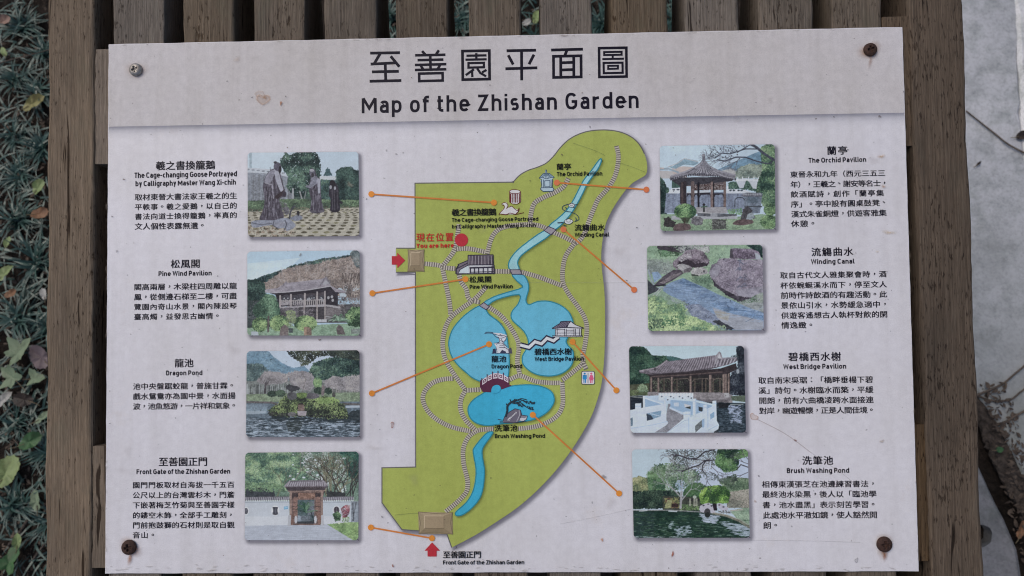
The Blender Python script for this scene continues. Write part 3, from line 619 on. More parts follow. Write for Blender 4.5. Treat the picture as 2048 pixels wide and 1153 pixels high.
    for k in range(28):
        x, y, a = [(960, 165, 3.4), (800, 180, 3.9), (1060, 128, 4.1), (760, 255, 3.4), (900, 200, 2.6), (1000, 225, 2.5), (700, 235, 3.8)][k % 7]; c.twigs((x, y), a + c.r.normal(0, .5), 80, 5, (92, 98, 112), 4, .5)
    for k in range(26): c.ell(c.r.uniform(620, 1000), c.r.uniform(90, 250), 7, 9, (72, 76, 88))
    # shrubs and stones
    for cx, cy, rx, ry, cc in ((360, 850, 128, 90, [(44, 66, 54), (70, 104, 74), (108, 144, 98), (132, 164, 116)]), (1340, 830, 75, 65, MG), (1320, 970, 95, 78, MG)):
        P = [(cx + rx * math.cos(a), cy + ry * math.sin(a)) for a in np.linspace(0, 6.28, 22)]; c.poly(P, cc[0], 4, jag=7); c.leaves(P, int(rx * 4.4), cc, 11, 1.9)
    c.poly([(300, 920), (420, 920), (390, 980), (340, 980)], (66, 76, 62), 6); c.line([(360, 930), (350, 990)], 16, (70, 66, 60))
    c.poly([(110, 940), (160, 910), (200, 950), (260, 970), (230, 1030), (120, 1030)], (58, 56, 58), 8, jag=10); c.poly([(230, 1070), (250, 1000), (330, 985), (410, 1000), (410, 1060)], (92, 78, 80), 6, smooth=True)
    c.poly([(425, 985), (440, 920), (520, 905), (565, 940), (560, 1000), (480, 1010)], (98, 98, 104), 14, (16, 16), jag=8); c.poly([(665, 950), (700, 935), (830, 945), (830, 1055), (670, 1055)], (76, 78, 78), 12, (16, 16), jag=8); c.leaves([(620, 960), (860, 960), (860, 1065), (620, 1065)], 120, [(58, 64, 60), (150, 156, 150)], 8, 4)
    c.poly([(995, 940), (1020, 830), (1070, 785), (1120, 820), (1160, 920), (1120, 950)], (70, 70, 76), 8, (20, 30), jag=8); c.poly([(1060, 940), (1080, 880), (1130, 860), (1160, 920), (1120, 945)], (130, 142, 150), 8, (20, 20)); c.poly([(905, 995), (960, 950), (1060, 940), (1140, 955), (1130, 990), (1000, 1010)], (92, 78, 80), 6, smooth=True)
    return c

def photo_stream():
    c = Canvas((124, 150, 130), 6)
    c.poly([(40, 80), (1400, 70), (1400, 500), (40, 500)], (128, 156, 132), 7, (120, 60)); c.leaves([(40, 90), (1000, 90), (800, 400), (40, 400)], 700, [(98, 124, 108), (130, 158, 130), (154, 180, 148)], 10, 2.4, lit=False)
    c.poly([(150, 95), (350, 95), (400, 150), (440, 180), (230, 150), (180, 140)], (66, 62, 70), 6, jag=8); c.leaves([(350, 95), (760, 95), (770, 170), (440, 170)], 230, [(58, 62, 66), (130, 134, 138), (172, 176, 176)], 14, 1.8, lit=False)
    c.leaves([(170, 140), (420, 170), (420, 210), (200, 220)], 120, [(56, 76, 60), (92, 130, 96)], 12); c.poly([(50, 250), (340, 300), (330, 420), (60, 420)], (116, 126, 126), 8, (40, 24)); c.leaves([(50, 240), (350, 250), (350, 420), (50, 400)], 260, [(100, 112, 110), (136, 150, 142)], 12, 2)
    c.poly([(1195, 85), (1375, 82), (1375, 240), (1260, 130)], (46, 64, 62), 6, jag=12); c.leaves([(1195, 85), (1375, 82), (1375, 230), (1270, 140)], 120, DG, 15)
    c.poly([(520, 440), (760, 420), (840, 600), (700, 580), (540, 480)], (104, 132, 112), 8, (40, 24)); c.leaves([(520, 440), (760, 420), (830, 580), (560, 480)], 190, [(80, 108, 90), (140, 164, 136)], 12)
    c.poly([(1000, 640), (1400, 620), (1400, 880), (1150, 780)], (132, 140, 142), 9, (30, 20)); c.leaves([(1100, 680), (1400, 640), (1400, 740), (1150, 760)], 150, [(78, 104, 84), (140, 152, 140)], 11)
    W = [(240, 560), (330, 510), (460, 465), (560, 510), (700, 570), (860, 650), (1050, 730), (1200, 800), (1400, 870), (1400, 1075), (900, 1060), (780, 960), (640, 860), (480, 740), (300, 660), (230, 610)]
    c.poly(W, (112, 136, 166), 5, (160, 16)); c.poly([(400, 520), (480, 470), (560, 510), (700, 580), (560, 570)], (92, 118, 150), 5, (60, 12)); c.poly([(800, 800), (1000, 870), (1390, 960), (1390, 1060), (1050, 1060), (860, 960)], (142, 148, 160), 5, (120, 24)); c.poly([(820, 840), (1000, 870), (980, 960), (860, 920)], (150, 150, 146), 6, (50, 20)); c.poly([(800, 730), (1000, 780), (1390, 900), (1390, 930), (1050, 880), (800, 790)], (98, 126, 160), 5, (120, 12))
    c.ripples([(300, 560), (560, 520), (900, 690), (1390, 880), (1390, 1000), (900, 900), (400, 660)], 130, (136, 158, 186), (40, 130), 6, .5); c.ripples([(300, 560), (560, 520), (900, 690), (1390, 880), (1390, 940), (900, 800), (400, 620)], 90, (80, 104, 138), (40, 120), 6, .5)
    c.poly([(480, 780), (640, 760), (820, 880), (930, 1000), (800, 1010), (560, 900)], (120, 132, 156), 9, (20, 14)); c.leaves([(260, 670), (560, 740), (900, 990), (740, 960), (480, 830)], 260, [(62, 68, 84), (122, 132, 150), (150, 158, 172)], 10, 4)
    c.poly([(100, 400), (170, 390), (220, 450), (130, 520)], (120, 146, 176), 5, (40, 12)); c.line([(60, 370), (100, 500), (150, 580), (260, 570)], 14, (132, 144, 160)); c.poly([(50, 480), (110, 540), (200, 600), (60, 660)], (60, 64, 72), 8)
    c.poly([(130, 545), (240, 440), (350, 370), (430, 365), (470, 410), (330, 500), (180, 565)], (82, 76, 86), 9, (30, 20)); c.poly([(190, 520), (330, 430), (440, 400), (400, 440), (240, 530)], (116, 110, 116), 6, (30, 12)); c.line([(120, 555), (260, 545)], 16, (42, 42, 50)); c.line([(110, 670), (190, 590)], 10, (150, 156, 160)); c.line([(150, 670), (215, 590)], 7, (160, 164, 166))
    def rock(P, col, hi, lo, n):
        c.poly(P, col, 7, (50, 36)); c.leaves(P, n, [lo, col, hi], 13, 1.6)
    rock([(345, 280), (420, 220), (500, 150), (600, 130), (690, 160), (765, 260), (755, 310), (640, 350), (520, 340), (380, 360), (345, 320)], (108, 98, 110), (140, 132, 144), (76, 70, 80), 420)
    c.poly([(420, 280), (520, 250), (600, 290), (760, 290), (745, 320), (620, 348), (500, 330), (380, 350)], (56, 50, 58), 7, jag=8); c.leaves([(400, 230), (560, 160), (560, 230), (430, 280)], 70, [(60, 56, 64), (168, 166, 172)], 9)
    rock([(385, 320), (450, 298), (530, 320), (570, 355), (530, 400), (470, 400), (430, 370)], (142, 142, 146), (170, 170, 172), (104, 100, 106), 60); c.poly([(470, 370), (540, 340), (572, 355), (535, 400), (475, 402)], (94, 90, 96), 6)
    rock([(550, 390), (600, 345), (680, 340), (740, 370), (750, 410), (640, 440), (560, 425)], (156, 156, 158), (180, 180, 180), (120, 118, 122), 60); c.poly([(555, 415), (640, 430), (640, 445), (560, 440)], (70, 78, 72), 5)
    rock([(1000, 240), (1005, 130), (1060, 120), (1250, 130), (1330, 160), (1355, 250)], (112, 102, 120), (138, 130, 146), (84, 76, 90), 160); c.poly([(1290, 170), (1350, 200), (1355, 250), (1300, 250)], (152, 160, 170), 5); c.poly([(1000, 240), (1005, 130), (1030, 128), (1040, 240)], (74, 70, 80), 5)
    c.poly([(780, 450), (830, 560), (960, 660), (1100, 740), (1260, 690), (1100, 640), (900, 540)], (62, 58, 68), 8, (60, 20), jag=8)
    rock([(760, 400), (790, 320), (850, 290), (880, 245), (960, 235), (1100, 250), (1380, 255), (1385, 620), (1300, 640), (1240, 690), (1090, 670), (980, 620), (880, 560), (790, 470)], (122, 115, 130), (148, 142, 156), (100, 94, 108), 900)
    c.poly([(760, 400), (850, 300), (900, 330), (860, 440), (800, 470)], (136, 134, 148), 6, (30, 30)); c.line([(930, 370), (1000, 400)], 6, (92, 84, 100)); c.line([(880, 520), (960, 500), (1060, 560)], 6, (96, 88, 106)); c.poly([(1060, 600), (1240, 580), (1380, 560), (1385, 620), (1240, 688), (1100, 670)], (136, 134, 148), 7, (30, 20))
    for j, y in enumerate((275, 350, 445, 540)):        # characters cut into the boulder
        for k in range(6): x = 1085 + c.r.uniform(0, 70) + j * 8; yy = y + c.r.uniform(-26, 26); a = c.r.choice([0, 1.57, .8, 2.4]); c.line([(x, yy), (x + 40 * math.cos(a), yy + 34 * math.sin(a))], 8, (88, 96, 116))
    c.line([(1080, 560), (1250, 545)], 6, (84, 84, 100)); c.line([(1170, 300), (1200, 290)], 8, (100, 100, 120))
    P = [(55, 690), (140, 660), (260, 720), (300, 780), (440, 760), (500, 830), (470, 890), (640, 930), (800, 1000), (860, 1080), (55, 1085)]; c.poly(P, (118, 146, 112), 8, jag=14); c.leaves(P, 1300, [(84, 118, 96), (122, 152, 110), (158, 182, 128), (178, 198, 146)], 14, 1.8, lit=False, grow=6); c.leaves([(70, 940), (240, 940), (240, 1040), (70, 1040)], 90, [(40, 56, 50), (80, 104, 84)], 12); c.leaves([(220, 900), (480, 900), (480, 1010), (220, 1010)], 110, [(60, 104, 74), (104, 142, 104)], 12)
    c.poly([(800, 960), (870, 940), (980, 1010), (1060, 1055), (980, 1060), (850, 1000)], (56, 60, 68), 8, jag=10); c.leaves([(820, 1000), (950, 1010), (960, 1070), (820, 1070)], 70, [(104, 130, 104), (150, 174, 138)], 11); c.line([(1180, 970), (1270, 925)], 7, (96, 112, 136)); c.line([(1290, 860), (1390, 790)], 5, (140, 158, 180))
    return c

def photo_bridge():
    c = Canvas((160, 182, 194), 7)
    c.poly([(40, 60), (1400, 60), (1400, 260), (40, 260)], (166, 188, 198), 2, (300, 100)); c.poly([(280, 200), (520, 185), (680, 225), (680, 300), (280, 300)], (62, 96, 96), 5, jag=8)
    T = [(45, 75), (190, 80), (250, 110), (310, 180), (470, 190), (520, 260), (420, 420), (300, 500), (260, 620), (45, 630)]; c.poly(T, (32, 54, 50), 5, jag=14); c.leaves(T, 1300, [(26, 44, 44), (42, 68, 58), (64, 94, 76)], 16, 1.9)
    c.poly([(40, 520), (300, 500), (320, 640), (40, 650)], (74, 78, 62), 7, (40, 24)); c.leaves([(45, 580), (280, 580), (280, 640), (45, 640)], 120, [(78, 94, 66), (112, 128, 88)], 11); P = [(140, 560), (190, 505), (250, 530), (265, 600), (160, 610)]; c.leaves(P, 130, [(76, 96, 76), (124, 146, 116)], 11)
    T = [(1290, 70), (1375, 70), (1400, 640), (1200, 640), (1210, 400), (1300, 300)]; c.poly(T, (36, 42, 54), 5, jag=14); c.leaves(T, 420, [(30, 34, 44), (50, 58, 68), (84, 92, 104)], 14); c.leaves([(1220, 190), (1300, 170), (1300, 220)], 30, [(60, 72, 78), (90, 100, 108)], 10)
    c.poly([(280, 420), (1210, 380), (1210, 640), (280, 640)], (48, 46, 48), 6); c.leaves([(300, 440), (1130, 440), (1130, 610), (300, 610)], 380, [(30, 32, 36), (58, 66, 56), (92, 98, 84)], 13, 2.5, lit=False)
    for x in (450, 600, 805, 890, 930, 1015, 1095): c.line([(x, 450), (x, 620)], 15, (82, 74, 68))
    for x, w2 in ((303, 20), (385, 20), (540, 22), (757, 24), (983, 30), (1140, 32), (1165, 18), (1195, 22)): c.line([(x, 380), (x, 640)], w2, (126, 110, 104)); c.line([(x + w2 * .3, 400), (x + w2 * .3, 640)], w2 * .3, (92, 80, 78))
    c.poly([(240, 400), (1100, 330), (1280, 270), (1290, 340), (1180, 395), (700, 420), (320, 440)], (54, 48, 52), 4); c.line([(310, 425), (700, 405), (1120, 370)], 14, (84, 72, 72))
    for x0, x1 in ((400, 525), (560, 740), (780, 965), (1010, 1120)): c.line([(x0, 480), (x0 + 16, 455), (x1 - 16, 445), (x1, 470)], 8, (98, 88, 84))
    R = [(165, 350), (250, 345), (350, 318), (420, 275), (475, 232), (500, 250), (1050, 178), (1085, 135), (1105, 150), (1125, 215), (1200, 215), (1285, 205), (1300, 240), (1200, 285), (1060, 320), (1000, 335), (700, 372), (300, 400), (170, 382)]
    c.poly(R, (112, 106, 116), 5, (60, 14))
    for k in range(46):
        u = k / 45; x = 330 + u * 690; c.line([(470 + u * 570, 250 - u * 70), (400 + u * 640, 300 - u * 50), (x, 385 - u * 55)], 7, (146, 142, 152) if k % 2 else (82, 76, 86), a=.75 if u > .4 else .35)
    for k in range(13): u = k / 12; x = 1045 + u * 235; c.line([(x + 10, 235 - u * 18), (x - 14, 318 - u * 60)], 9, (158, 158, 168) if k % 2 else (84, 82, 92))
    c.line([(170, 378), (400, 392), (720, 368), (1060, 318)], 9, (76, 70, 78)); c.line([(1060, 215), (1285, 208)], 14, (126, 124, 134)); c.line([(1040, 270), (1080, 150), (1112, 215)], 17, (140, 138, 146)); c.poly([(1068, 215), (1085, 160), (1112, 215)], (172, 174, 180)); c.line([(480, 240), (420, 290), (350, 325), (175, 358)], 13, (138, 132, 140)); c.ell(345, 340, 9, 20, (66, 60, 68)); c.ell(1300, 365, 18, 26, (140, 150, 160), 8)
    c.poly([(260, 600), (1130, 610), (1240, 640), (1240, 730), (820, 715), (260, 650)], (126, 122, 126), 4, (90, 12)); c.poly([(820, 690), (1215, 690), (1190, 725), (830, 712)], (98, 94, 100), 4); c.poly([(1145, 610), (1200, 610), (1205, 665), (1150, 665)], (156, 156, 160), 4); c.poly([(1220, 650), (1400, 640), (1400, 720), (1230, 700)], (84, 98, 84), 6)
    c.poly([(55, 650), (210, 650), (210, 800), (55, 815)], (38, 46, 56), 5, (60, 10)); c.line([(60, 655), (200, 668)], 9, (120, 126, 128))
    c.poly([(780, 715), (1400, 730), (1400, 1153), (1020, 1153), (1040, 800)], (40, 52, 62), 5, (80, 10)); c.ripples([(1060, 760), (1390, 750), (1390, 1065), (1080, 1065)], 220, (80, 96, 110), (14, 40), 6, .6); c.ripples([(1190, 760), (1330, 760), (1340, 960), (1220, 960)], 120, (150, 164, 190), (14, 36), 7, .7); c.line([(1215, 745), (1360, 742)], 8, (140, 150, 152)); c.poly([(1070, 730), (1200, 730), (1190, 780), (1080, 790)], (34, 36, 42), 4)
    Wt, Sh, Bl = (182, 194, 210), (150, 176, 202), (132, 162, 192)
    c.poly([(340, 1070), (470, 900), (500, 720), (560, 760), (670, 860), (680, 910), (480, 1070)], (124, 126, 136), 4, (50, 20))
    c.poly([(205, 650), (400, 640), (780, 630), (790, 720), (520, 740), (430, 740), (210, 770)], (164, 184, 204), 3)
    for x0, y0, x1, y1 in ((385, 640, 540, 640), (540, 640, 785, 640)): c.poly([(x0, y0 - 22), (x1, y1 - 22), (x1, y1 + 60), (x0, y0 + 60)], Wt, 3)
    for k in range(12): x = 400 + k * 34; c.poly([(x, 615), (x + 14, 612), (x + 16, 650), (x, 650)], (190, 202, 216), 2); c.ell(x + 24, 655 + (k % 3) * 18, 10, 8, (84, 96, 112))
    c.poly([(210, 665), (420, 735), (400, 760), (215, 775)], Bl, 3); c.poly([(205, 645), (230, 645), (230, 780), (205, 780)], Wt, 2); c.line([(215, 668), (430, 740)], 14, Wt)
    c.poly([(525, 680), (820, 690), (1010, 740), (1010, 800), (760, 870), (520, 780)], Bl, 3); c.line([(525, 682), (770, 700), (1010, 748)], 20, (176, 194, 212)); c.poly([(560, 725), (620, 722), (620, 770), (565, 765)], (172, 184, 198)); c.poly([(680, 735), (760, 760), (750, 800), (690, 780)], (180, 184, 190)); c.poly([(690, 780), (755, 765), (755, 800)], (60, 66, 70)); c.poly([(845, 770), (895, 780), (895, 830), (850, 820)], (54, 60, 68)); c.line([(520, 785), (660, 850)], 22, (170, 186, 204))
    for x, y0, y1, w2 in ((800, 680, 870, 40), (465, 650, 760, 26), (1030, 705, 960, 48), (925, 750, 820, 46), (152, 735, 810, 70), (715, 830, 960, 86)): c.poly([(x - w2 / 2, y0), (x + w2 / 2, y0 - 4), (x + w2 / 2, y1), (x - w2 / 2, y1)], Wt, 2); c.line([(x - w2 / 2, y0 + 34), (x + w2 / 2, y0 + 30)], 5, Sh); c.line([(x + w2 / 2 - 6, y0), (x + w2 / 2 - 6, y1)], 6, Sh)
    c.poly([(60, 810), (220, 780), (475, 735), (478, 930), (500, 960), (470, 990), (340, 1070), (60, 1075)], (180, 192, 208), 2, (90, 30)); c.poly([(248, 850), (420, 815), (408, 885), (250, 935)], (112, 144, 172), 4); c.poly([(248, 850), (300, 870), (330, 915), (250, 935)], (54, 66, 82), 4); c.line([(290, 850), (400, 880)], 8, (170, 188, 206)); c.poly([(62, 905), (88, 895), (90, 990), (64, 998)], (96, 120, 140), 3); c.line([(70, 1020), (330, 980), (490, 940)], 6, Sh)
    c.poly([(480, 1070), (680, 905), (760, 890), (1050, 745), (1060, 940), (1085, 980), (1075, 1030), (1000, 1075)], (178, 192, 210), 2, (90, 30)); c.poly([(805, 995), (885, 925), (890, 1000), (812, 1070)], (98, 106, 110), 5); c.poly([(885, 925), (915, 905), (912, 1010), (888, 1010)], Bl, 3); c.poly([(980, 860), (1030, 825), (1028, 890), (985, 920)], (120, 154, 184), 3); c.line([(735, 900), (735, 1070)], 9, Sh); c.line([(955, 800), (955, 1010)], 9, Sh); c.line([(490, 1062), (690, 930), (730, 925)], 7, (150, 168, 188)); c.line([(960, 1040), (1080, 980)], 7, Sh)
    return c

def photo_pond():
    c = Canvas((160, 178, 192), 8)
    c.poly([(40, 60), (700, 60), (500, 350), (40, 400)], (164, 184, 196), 2, (300, 100)); c.poly([(700, 250), (1400, 60), (1400, 480), (700, 480)], (162, 176, 196), 4, (200, 100))
    T = [(45, 400), (130, 380), (240, 400), (280, 560), (45, 560)]; c.poly(T, (104, 116, 84), 7, jag=14); c.leaves(T, 380, [(74, 90, 70), (122, 132, 92), (150, 150, 112)], 14, 1.8)
    T = [(220, 350), (320, 250), (430, 220), (560, 230), (700, 280), (820, 350), (840, 400), (700, 480), (480, 560), (250, 560)]; c.leaves(T, 1500, [(58, 84, 68), (84, 114, 84), (112, 140, 108), (146, 160, 152)], 15, 2.2, lit=False, grow=8)
    c.leaves([(230, 330), (430, 250), (430, 560), (240, 560)], 500, [(50, 82, 62), (80, 114, 78), (102, 134, 96)], 15, 2)
    T = [(45, 550), (240, 540), (480, 540), (600, 560), (560, 740), (45, 750)]; c.poly(T, (34, 50, 46), 6, jag=12); c.leaves(T, 720, [(26, 40, 40), (44, 64, 54), (66, 88, 70)], 14, 1.6)
    T = [(640, 540), (720, 460), (830, 450), (900, 490), (860, 640), (640, 650)]; c.poly(T, (52, 84, 58), 6, jag=12); c.leaves(T, 330, [(46, 74, 54), (74, 108, 70)], 15, 1.8)
    T = [(1050, 440), (1200, 390), (1400, 400), (1400, 620), (1150, 560)]; c.poly(T, (84, 106, 84), 8, jag=14); c.leaves(T, 560, [(62, 82, 66), (96, 120, 92), (128, 146, 122)], 14, 2)
    T = [(1140, 560), (1400, 520), (1400, 740), (1140, 740)]; c.poly(T, (122, 124, 112), 8, (40, 20)); c.leaves(T, 380, [(96, 100, 92), (138, 132, 122), (160, 156, 146)], 12, 3)
    c.poly([(400, 600), (900, 620), (900, 780), (400, 780)], (60, 66, 58), 7); c.leaves([(420, 630), (590, 620), (590, 740), (420, 740)], 130, [(104, 70, 62), (130, 138, 84), (104, 112, 76)], 13); c.poly([(420, 740), (450, 650), (510, 640), (500, 740)], (132, 136, 96), 6, jag=8); c.poly([(500, 690), (580, 690), (580, 730), (500, 730)], (56, 44, 44), 5); c.leaves([(600, 700), (820, 700), (820, 770), (600, 770)], 150, [(70, 98, 62), (112, 142, 90)], 11, 3); c.poly([(690, 635), (830, 630), (830, 655), (690, 660)], (44, 44, 48)); 
    for x in (715, 765, 790): c.line([(x, 640), (x, 710)], 22, (130, 134, 120)); 
    c.ell(768, 615, 22, 18, (150, 160, 150))
    P = [(820, 600), (850, 530), (920, 490), (1050, 480), (1130, 500), (1180, 570), (1150, 680), (1000, 690), (840, 690)]; c.poly(P, (56, 90, 46), 5, jag=10); c.leaves(P, 900, [(40, 68, 42), (68, 104, 54), (100, 144, 64), (132, 172, 82)], 13, 2); c.leaves([(820, 600), (850, 530), (920, 490), (870, 600), (850, 680)], 90, [(110, 150, 70), (140, 176, 84)], 12)
    # bare-barked tree
    Bk = (140, 142, 146)
    c.line([(605, 740), (612, 640), (618, 520), (622, 420)], 26, Bk); c.line([(612, 620), (540, 540), (470, 480)], 14, Bk); c.line([(612, 660), (660, 600)], 13, Bk)
    for x, y, a in ((622, 430, -1.7), (622, 430, -1.2), (618, 500, -2.2), (615, 520, -.9), (540, 540, -2.4), (470, 480, -2.6), (660, 600, -1.0)): c.twigs((x, y), a, 110, 9, (132, 136, 140), 5, .45)
    c.leaves([(330, 260), (560, 230), (800, 360), (760, 440), (420, 470)], 330, [(92, 118, 92), (128, 150, 124)], 11, 2.6, lit=False)
    c.leaves([(560, 420), (640, 420), (640, 560), (540, 500)], 60, [(120, 148, 176), (160, 176, 190)], 11)
    # overhanging branches
    c.leaves([(440, 70), (1050, 65), (1050, 200), (860, 330), (560, 290), (460, 150)], 640, [(60, 72, 68), (104, 108, 112), (140, 146, 150)], 12, 2.2, lit=False, grow=10)
    T = [(1040, 65), (1385, 65), (1385, 140), (1280, 170), (1260, 300), (1120, 330), (1000, 230)]; c.leaves(T, 800, [(30, 50, 42), (52, 82, 54), (80, 116, 70), (104, 140, 92)], 17, 2, lit=False); c.leaves([(1030, 420), (1240, 350), (1260, 420), (1120, 470)], 170, [(46, 62, 54), (76, 96, 78)], 13)
    Dk = (56, 54, 62)
    c.line([(1000, 65), (880, 95), (800, 165), (700, 175), (600, 135), (520, 140)], 15, Dk); c.line([(960, 190), (880, 200), (820, 245), (700, 285), (620, 320)], 14, Dk); c.line([(900, 190), (860, 250), (860, 310), (900, 360)], 12, Dk); c.line([(700, 175), (880, 190), (1000, 185)], 9, Dk); c.line([(1385, 270), (1300, 240), (1250, 300)], 12, Dk)
    for x, y, a in ((1385, 230, 3.4), (1380, 330, 2.8), (1385, 180, 3.8), (600, 135, 3.6), (560, 130, 4.2), (700, 170, 4.4), (900, 350, 1.4), (860, 300, 2.2), (960, 260, .9), (940, 320, .6), (760, 100, 3.9), (660, 300, 2.6)): c.twigs((x, y), a, 90, 7, (72, 70, 80), 5, .5)
    c.leaves([(830, 320), (1000, 340), (1100, 420), (900, 420)], 80, [(66, 76, 76), (120, 130, 134)], 10)
    # water, bank, bridge
    c.poly([(1180, 770), (1330, 740), (1400, 740), (1400, 960), (1250, 860)], (122, 148, 124), 6, (50, 20)); c.leaves([(1180, 790), (1400, 740), (1400, 930), (1280, 870)], 150, [(112, 136, 118), (146, 168, 144)], 11, 3)
    c.poly([(45, 765), (820, 770), (980, 800), (1200, 850), (1400, 960), (1400, 1153), (45, 1153)], (30, 54, 46), 4, (60, 30)); c.poly([(60, 790), (300, 790), (300, 1080), (60, 1080)], (36, 56, 54), 4, (50, 24))
    c.ripples([(60, 790), (1390, 860), (1390, 1080), (60, 1080)], 260, (52, 82, 60), (20, 70), 8, .6); c.ripples([(60, 900), (1000, 900), (1390, 980), (1390, 1080), (60, 1080)], 110, (96, 122, 112), (16, 50), 6, .6)
    c.ripples([(830, 810), (1050, 830), (1010, 920), (880, 900)], 120, (150, 164, 180), (20, 60), 8, .7); c.ripples([(1050, 880), (1390, 960), (1390, 1080), (1240, 1040)], 130, (140, 156, 170), (24, 70), 8, .7); c.ripples([(540, 960), (720, 940), (720, 1060), (550, 1070)], 60, (140, 158, 170), (14, 40), 9, .7); c.ripples([(470, 900), (520, 900), (520, 980), (480, 980)], 16, (130, 150, 156), (14, 34), 8, .7); c.ripples([(60, 1070), (700, 1070), (700, 1090), (60, 1090)], 30, (150, 164, 172), (20, 60), 7, .6)
    c.line([(45, 768), (480, 765), (830, 785), (980, 798)], 12, (120, 124, 126)); c.line([(130, 775), (220, 770)], 10, (170, 180, 186)); c.line([(470, 775), (560, 780)], 14, (160, 172, 180)); c.line([(980, 800), (1130, 830), (1280, 890), (1400, 965)], 22, (112, 112, 100)); c.line([(990, 792), (1150, 822), (1300, 880), (1400, 940)], 8, (146, 148, 138)); c.line([(1180, 772), (1320, 758)], 13, (156, 152, 144))
    c.poly([(820, 760), (830, 715), (880, 690), (940, 680), (985, 720), (1010, 790), (960, 800), (950, 770), (910, 745), (880, 770), (875, 795), (840, 785)], (164, 164, 176), 4, smooth=False); c.ell(915, 790, 36, 46, (62, 62, 66), 5); c.ell(915, 820, 32, 30, (40, 46, 44), 4); c.poly([(1020, 695), (1060, 685), (1150, 730), (1155, 770), (1090, 775), (1040, 740)], (160, 160, 174), 4); c.poly([(970, 690), (1020, 690), (1030, 770), (990, 770)], (40, 36, 42), 4)
    for x, y in ((870, 712), (925, 696), (962, 716), (1052, 705), (1100, 728)): c.ell(x, y, 13, 8, (66, 66, 78))
    c.leaves([(1040, 770), (1180, 770), (1180, 800), (1040, 800)], 50, [(84, 86, 88), (150, 152, 156)], 9)
    return c
# ------------------------------------------------------------------ the notice board
BW, BH, BT = 0.9, 0.60056, 0.0032
LAY = 0.00006                       # one layer of print
def L(k): return LAY * k

board = thing('notice_board', 'white rectangular garden map notice board with Chinese and English captions, screwed onto wooden slats', 'sign', matrix=M_BOARD)

def m_panel():
    m, t, b, out = mat_new('printed_panel')
    c = weather(t, (*ink((181, 177, 183)), 1) if False else N(t, 'RGB').outputs[0], 1.0)
    rgb = [n for n in t.nodes if n.type == 'RGB'][0]; rgb.outputs[0].default_value = (*ink((193, 191, 199)), 1)
    v = coords(t)
    # tea coloured blotches of old damp, sparse
    d = noise(t, v, 11.0, 6, 0.7); r = ramp(t, d, [(0.60, (0, 0, 0)), (0.80, (0.35, 0.35, 0.35))])
    c = mixc(t, r.outputs[0], c, (*ink((176, 162, 150)),))
    t.links.new(c, b.inputs['Base Color'])
    b.inputs['Roughness'].default_value = 0.40; b.inputs['Specular IOR Level'].default_value = 0.34
    return m
M_PANEL = m_panel()
M_EDGE = simple_mat('panel_edge_plastic', (0.55, 0.53, 0.52), (0.68, 0.66, 0.65), 40, 0.6)

def build_panel():
    import bmesh
    bm = bmesh.new()
    nx, ny = 90, 60
    def edge(u): return 0.00022 * math.sin(u * 61) * math.sin(u * 23 + 1)
    top = []
    for j in range(ny + 1):
        row = []
        for i in range(nx + 1):
            x = -BW / 2 + BW * i / nx; y = -BH / 2 + BH * j / ny
            if i in (0, nx): x += edge(y * 3)
            if j in (0, ny): y += edge(x * 2 + 5)
            row.append(bm.verts.new((x, y, 0)))
        top.append(row)
    for j in range(ny):
        for i in range(nx): bm.faces.new((top[j][i], top[j][i + 1], top[j + 1][i + 1], top[j + 1][i]))
    rim = [top[0][i] for i in range(nx)] + [top[j][nx] for j in range(ny)] + [top[ny][i] for i in range(nx, 0, -1)] + [top[j][0] for j in range(ny, 0, -1)]
    prev = rim
    for dz, g in ((-0.0004, 0.0003), (-BT + 0.0004, 0.0003), (-BT, 0)):
        ring = []
        for v in rim:
            s = Vector((1 if v.co.x > BW / 2 - .002 else -1 if v.co.x < -BW / 2 + .002 else 0, 1 if v.co.y > BH / 2 - .002 else -1 if v.co.y < -BH / 2 + .002 else 0, 0))
            ring.append(bm.verts.new(v.co + s * g + Vector((0, 0, dz))))
        for i in range(len(rim)):
            k = (i + 1) % len(rim); f = bm.faces.new((prev[k], prev[i], ring[i], ring[k])); f.material_index = 1
        prev = ring
    f = bm.faces.new(list(reversed(prev))); f.material_index = 1
    me = bpy.data.meshes.new('panel'); bm.to_mesh(me); bm.free()
    me.materials.append(M_PANEL); me.materials.append(M_EDGE)
    o = bpy.data.objects.new('panel', me); COL.objects.link(o); o.parent = board
    return o
panel = build_panel()

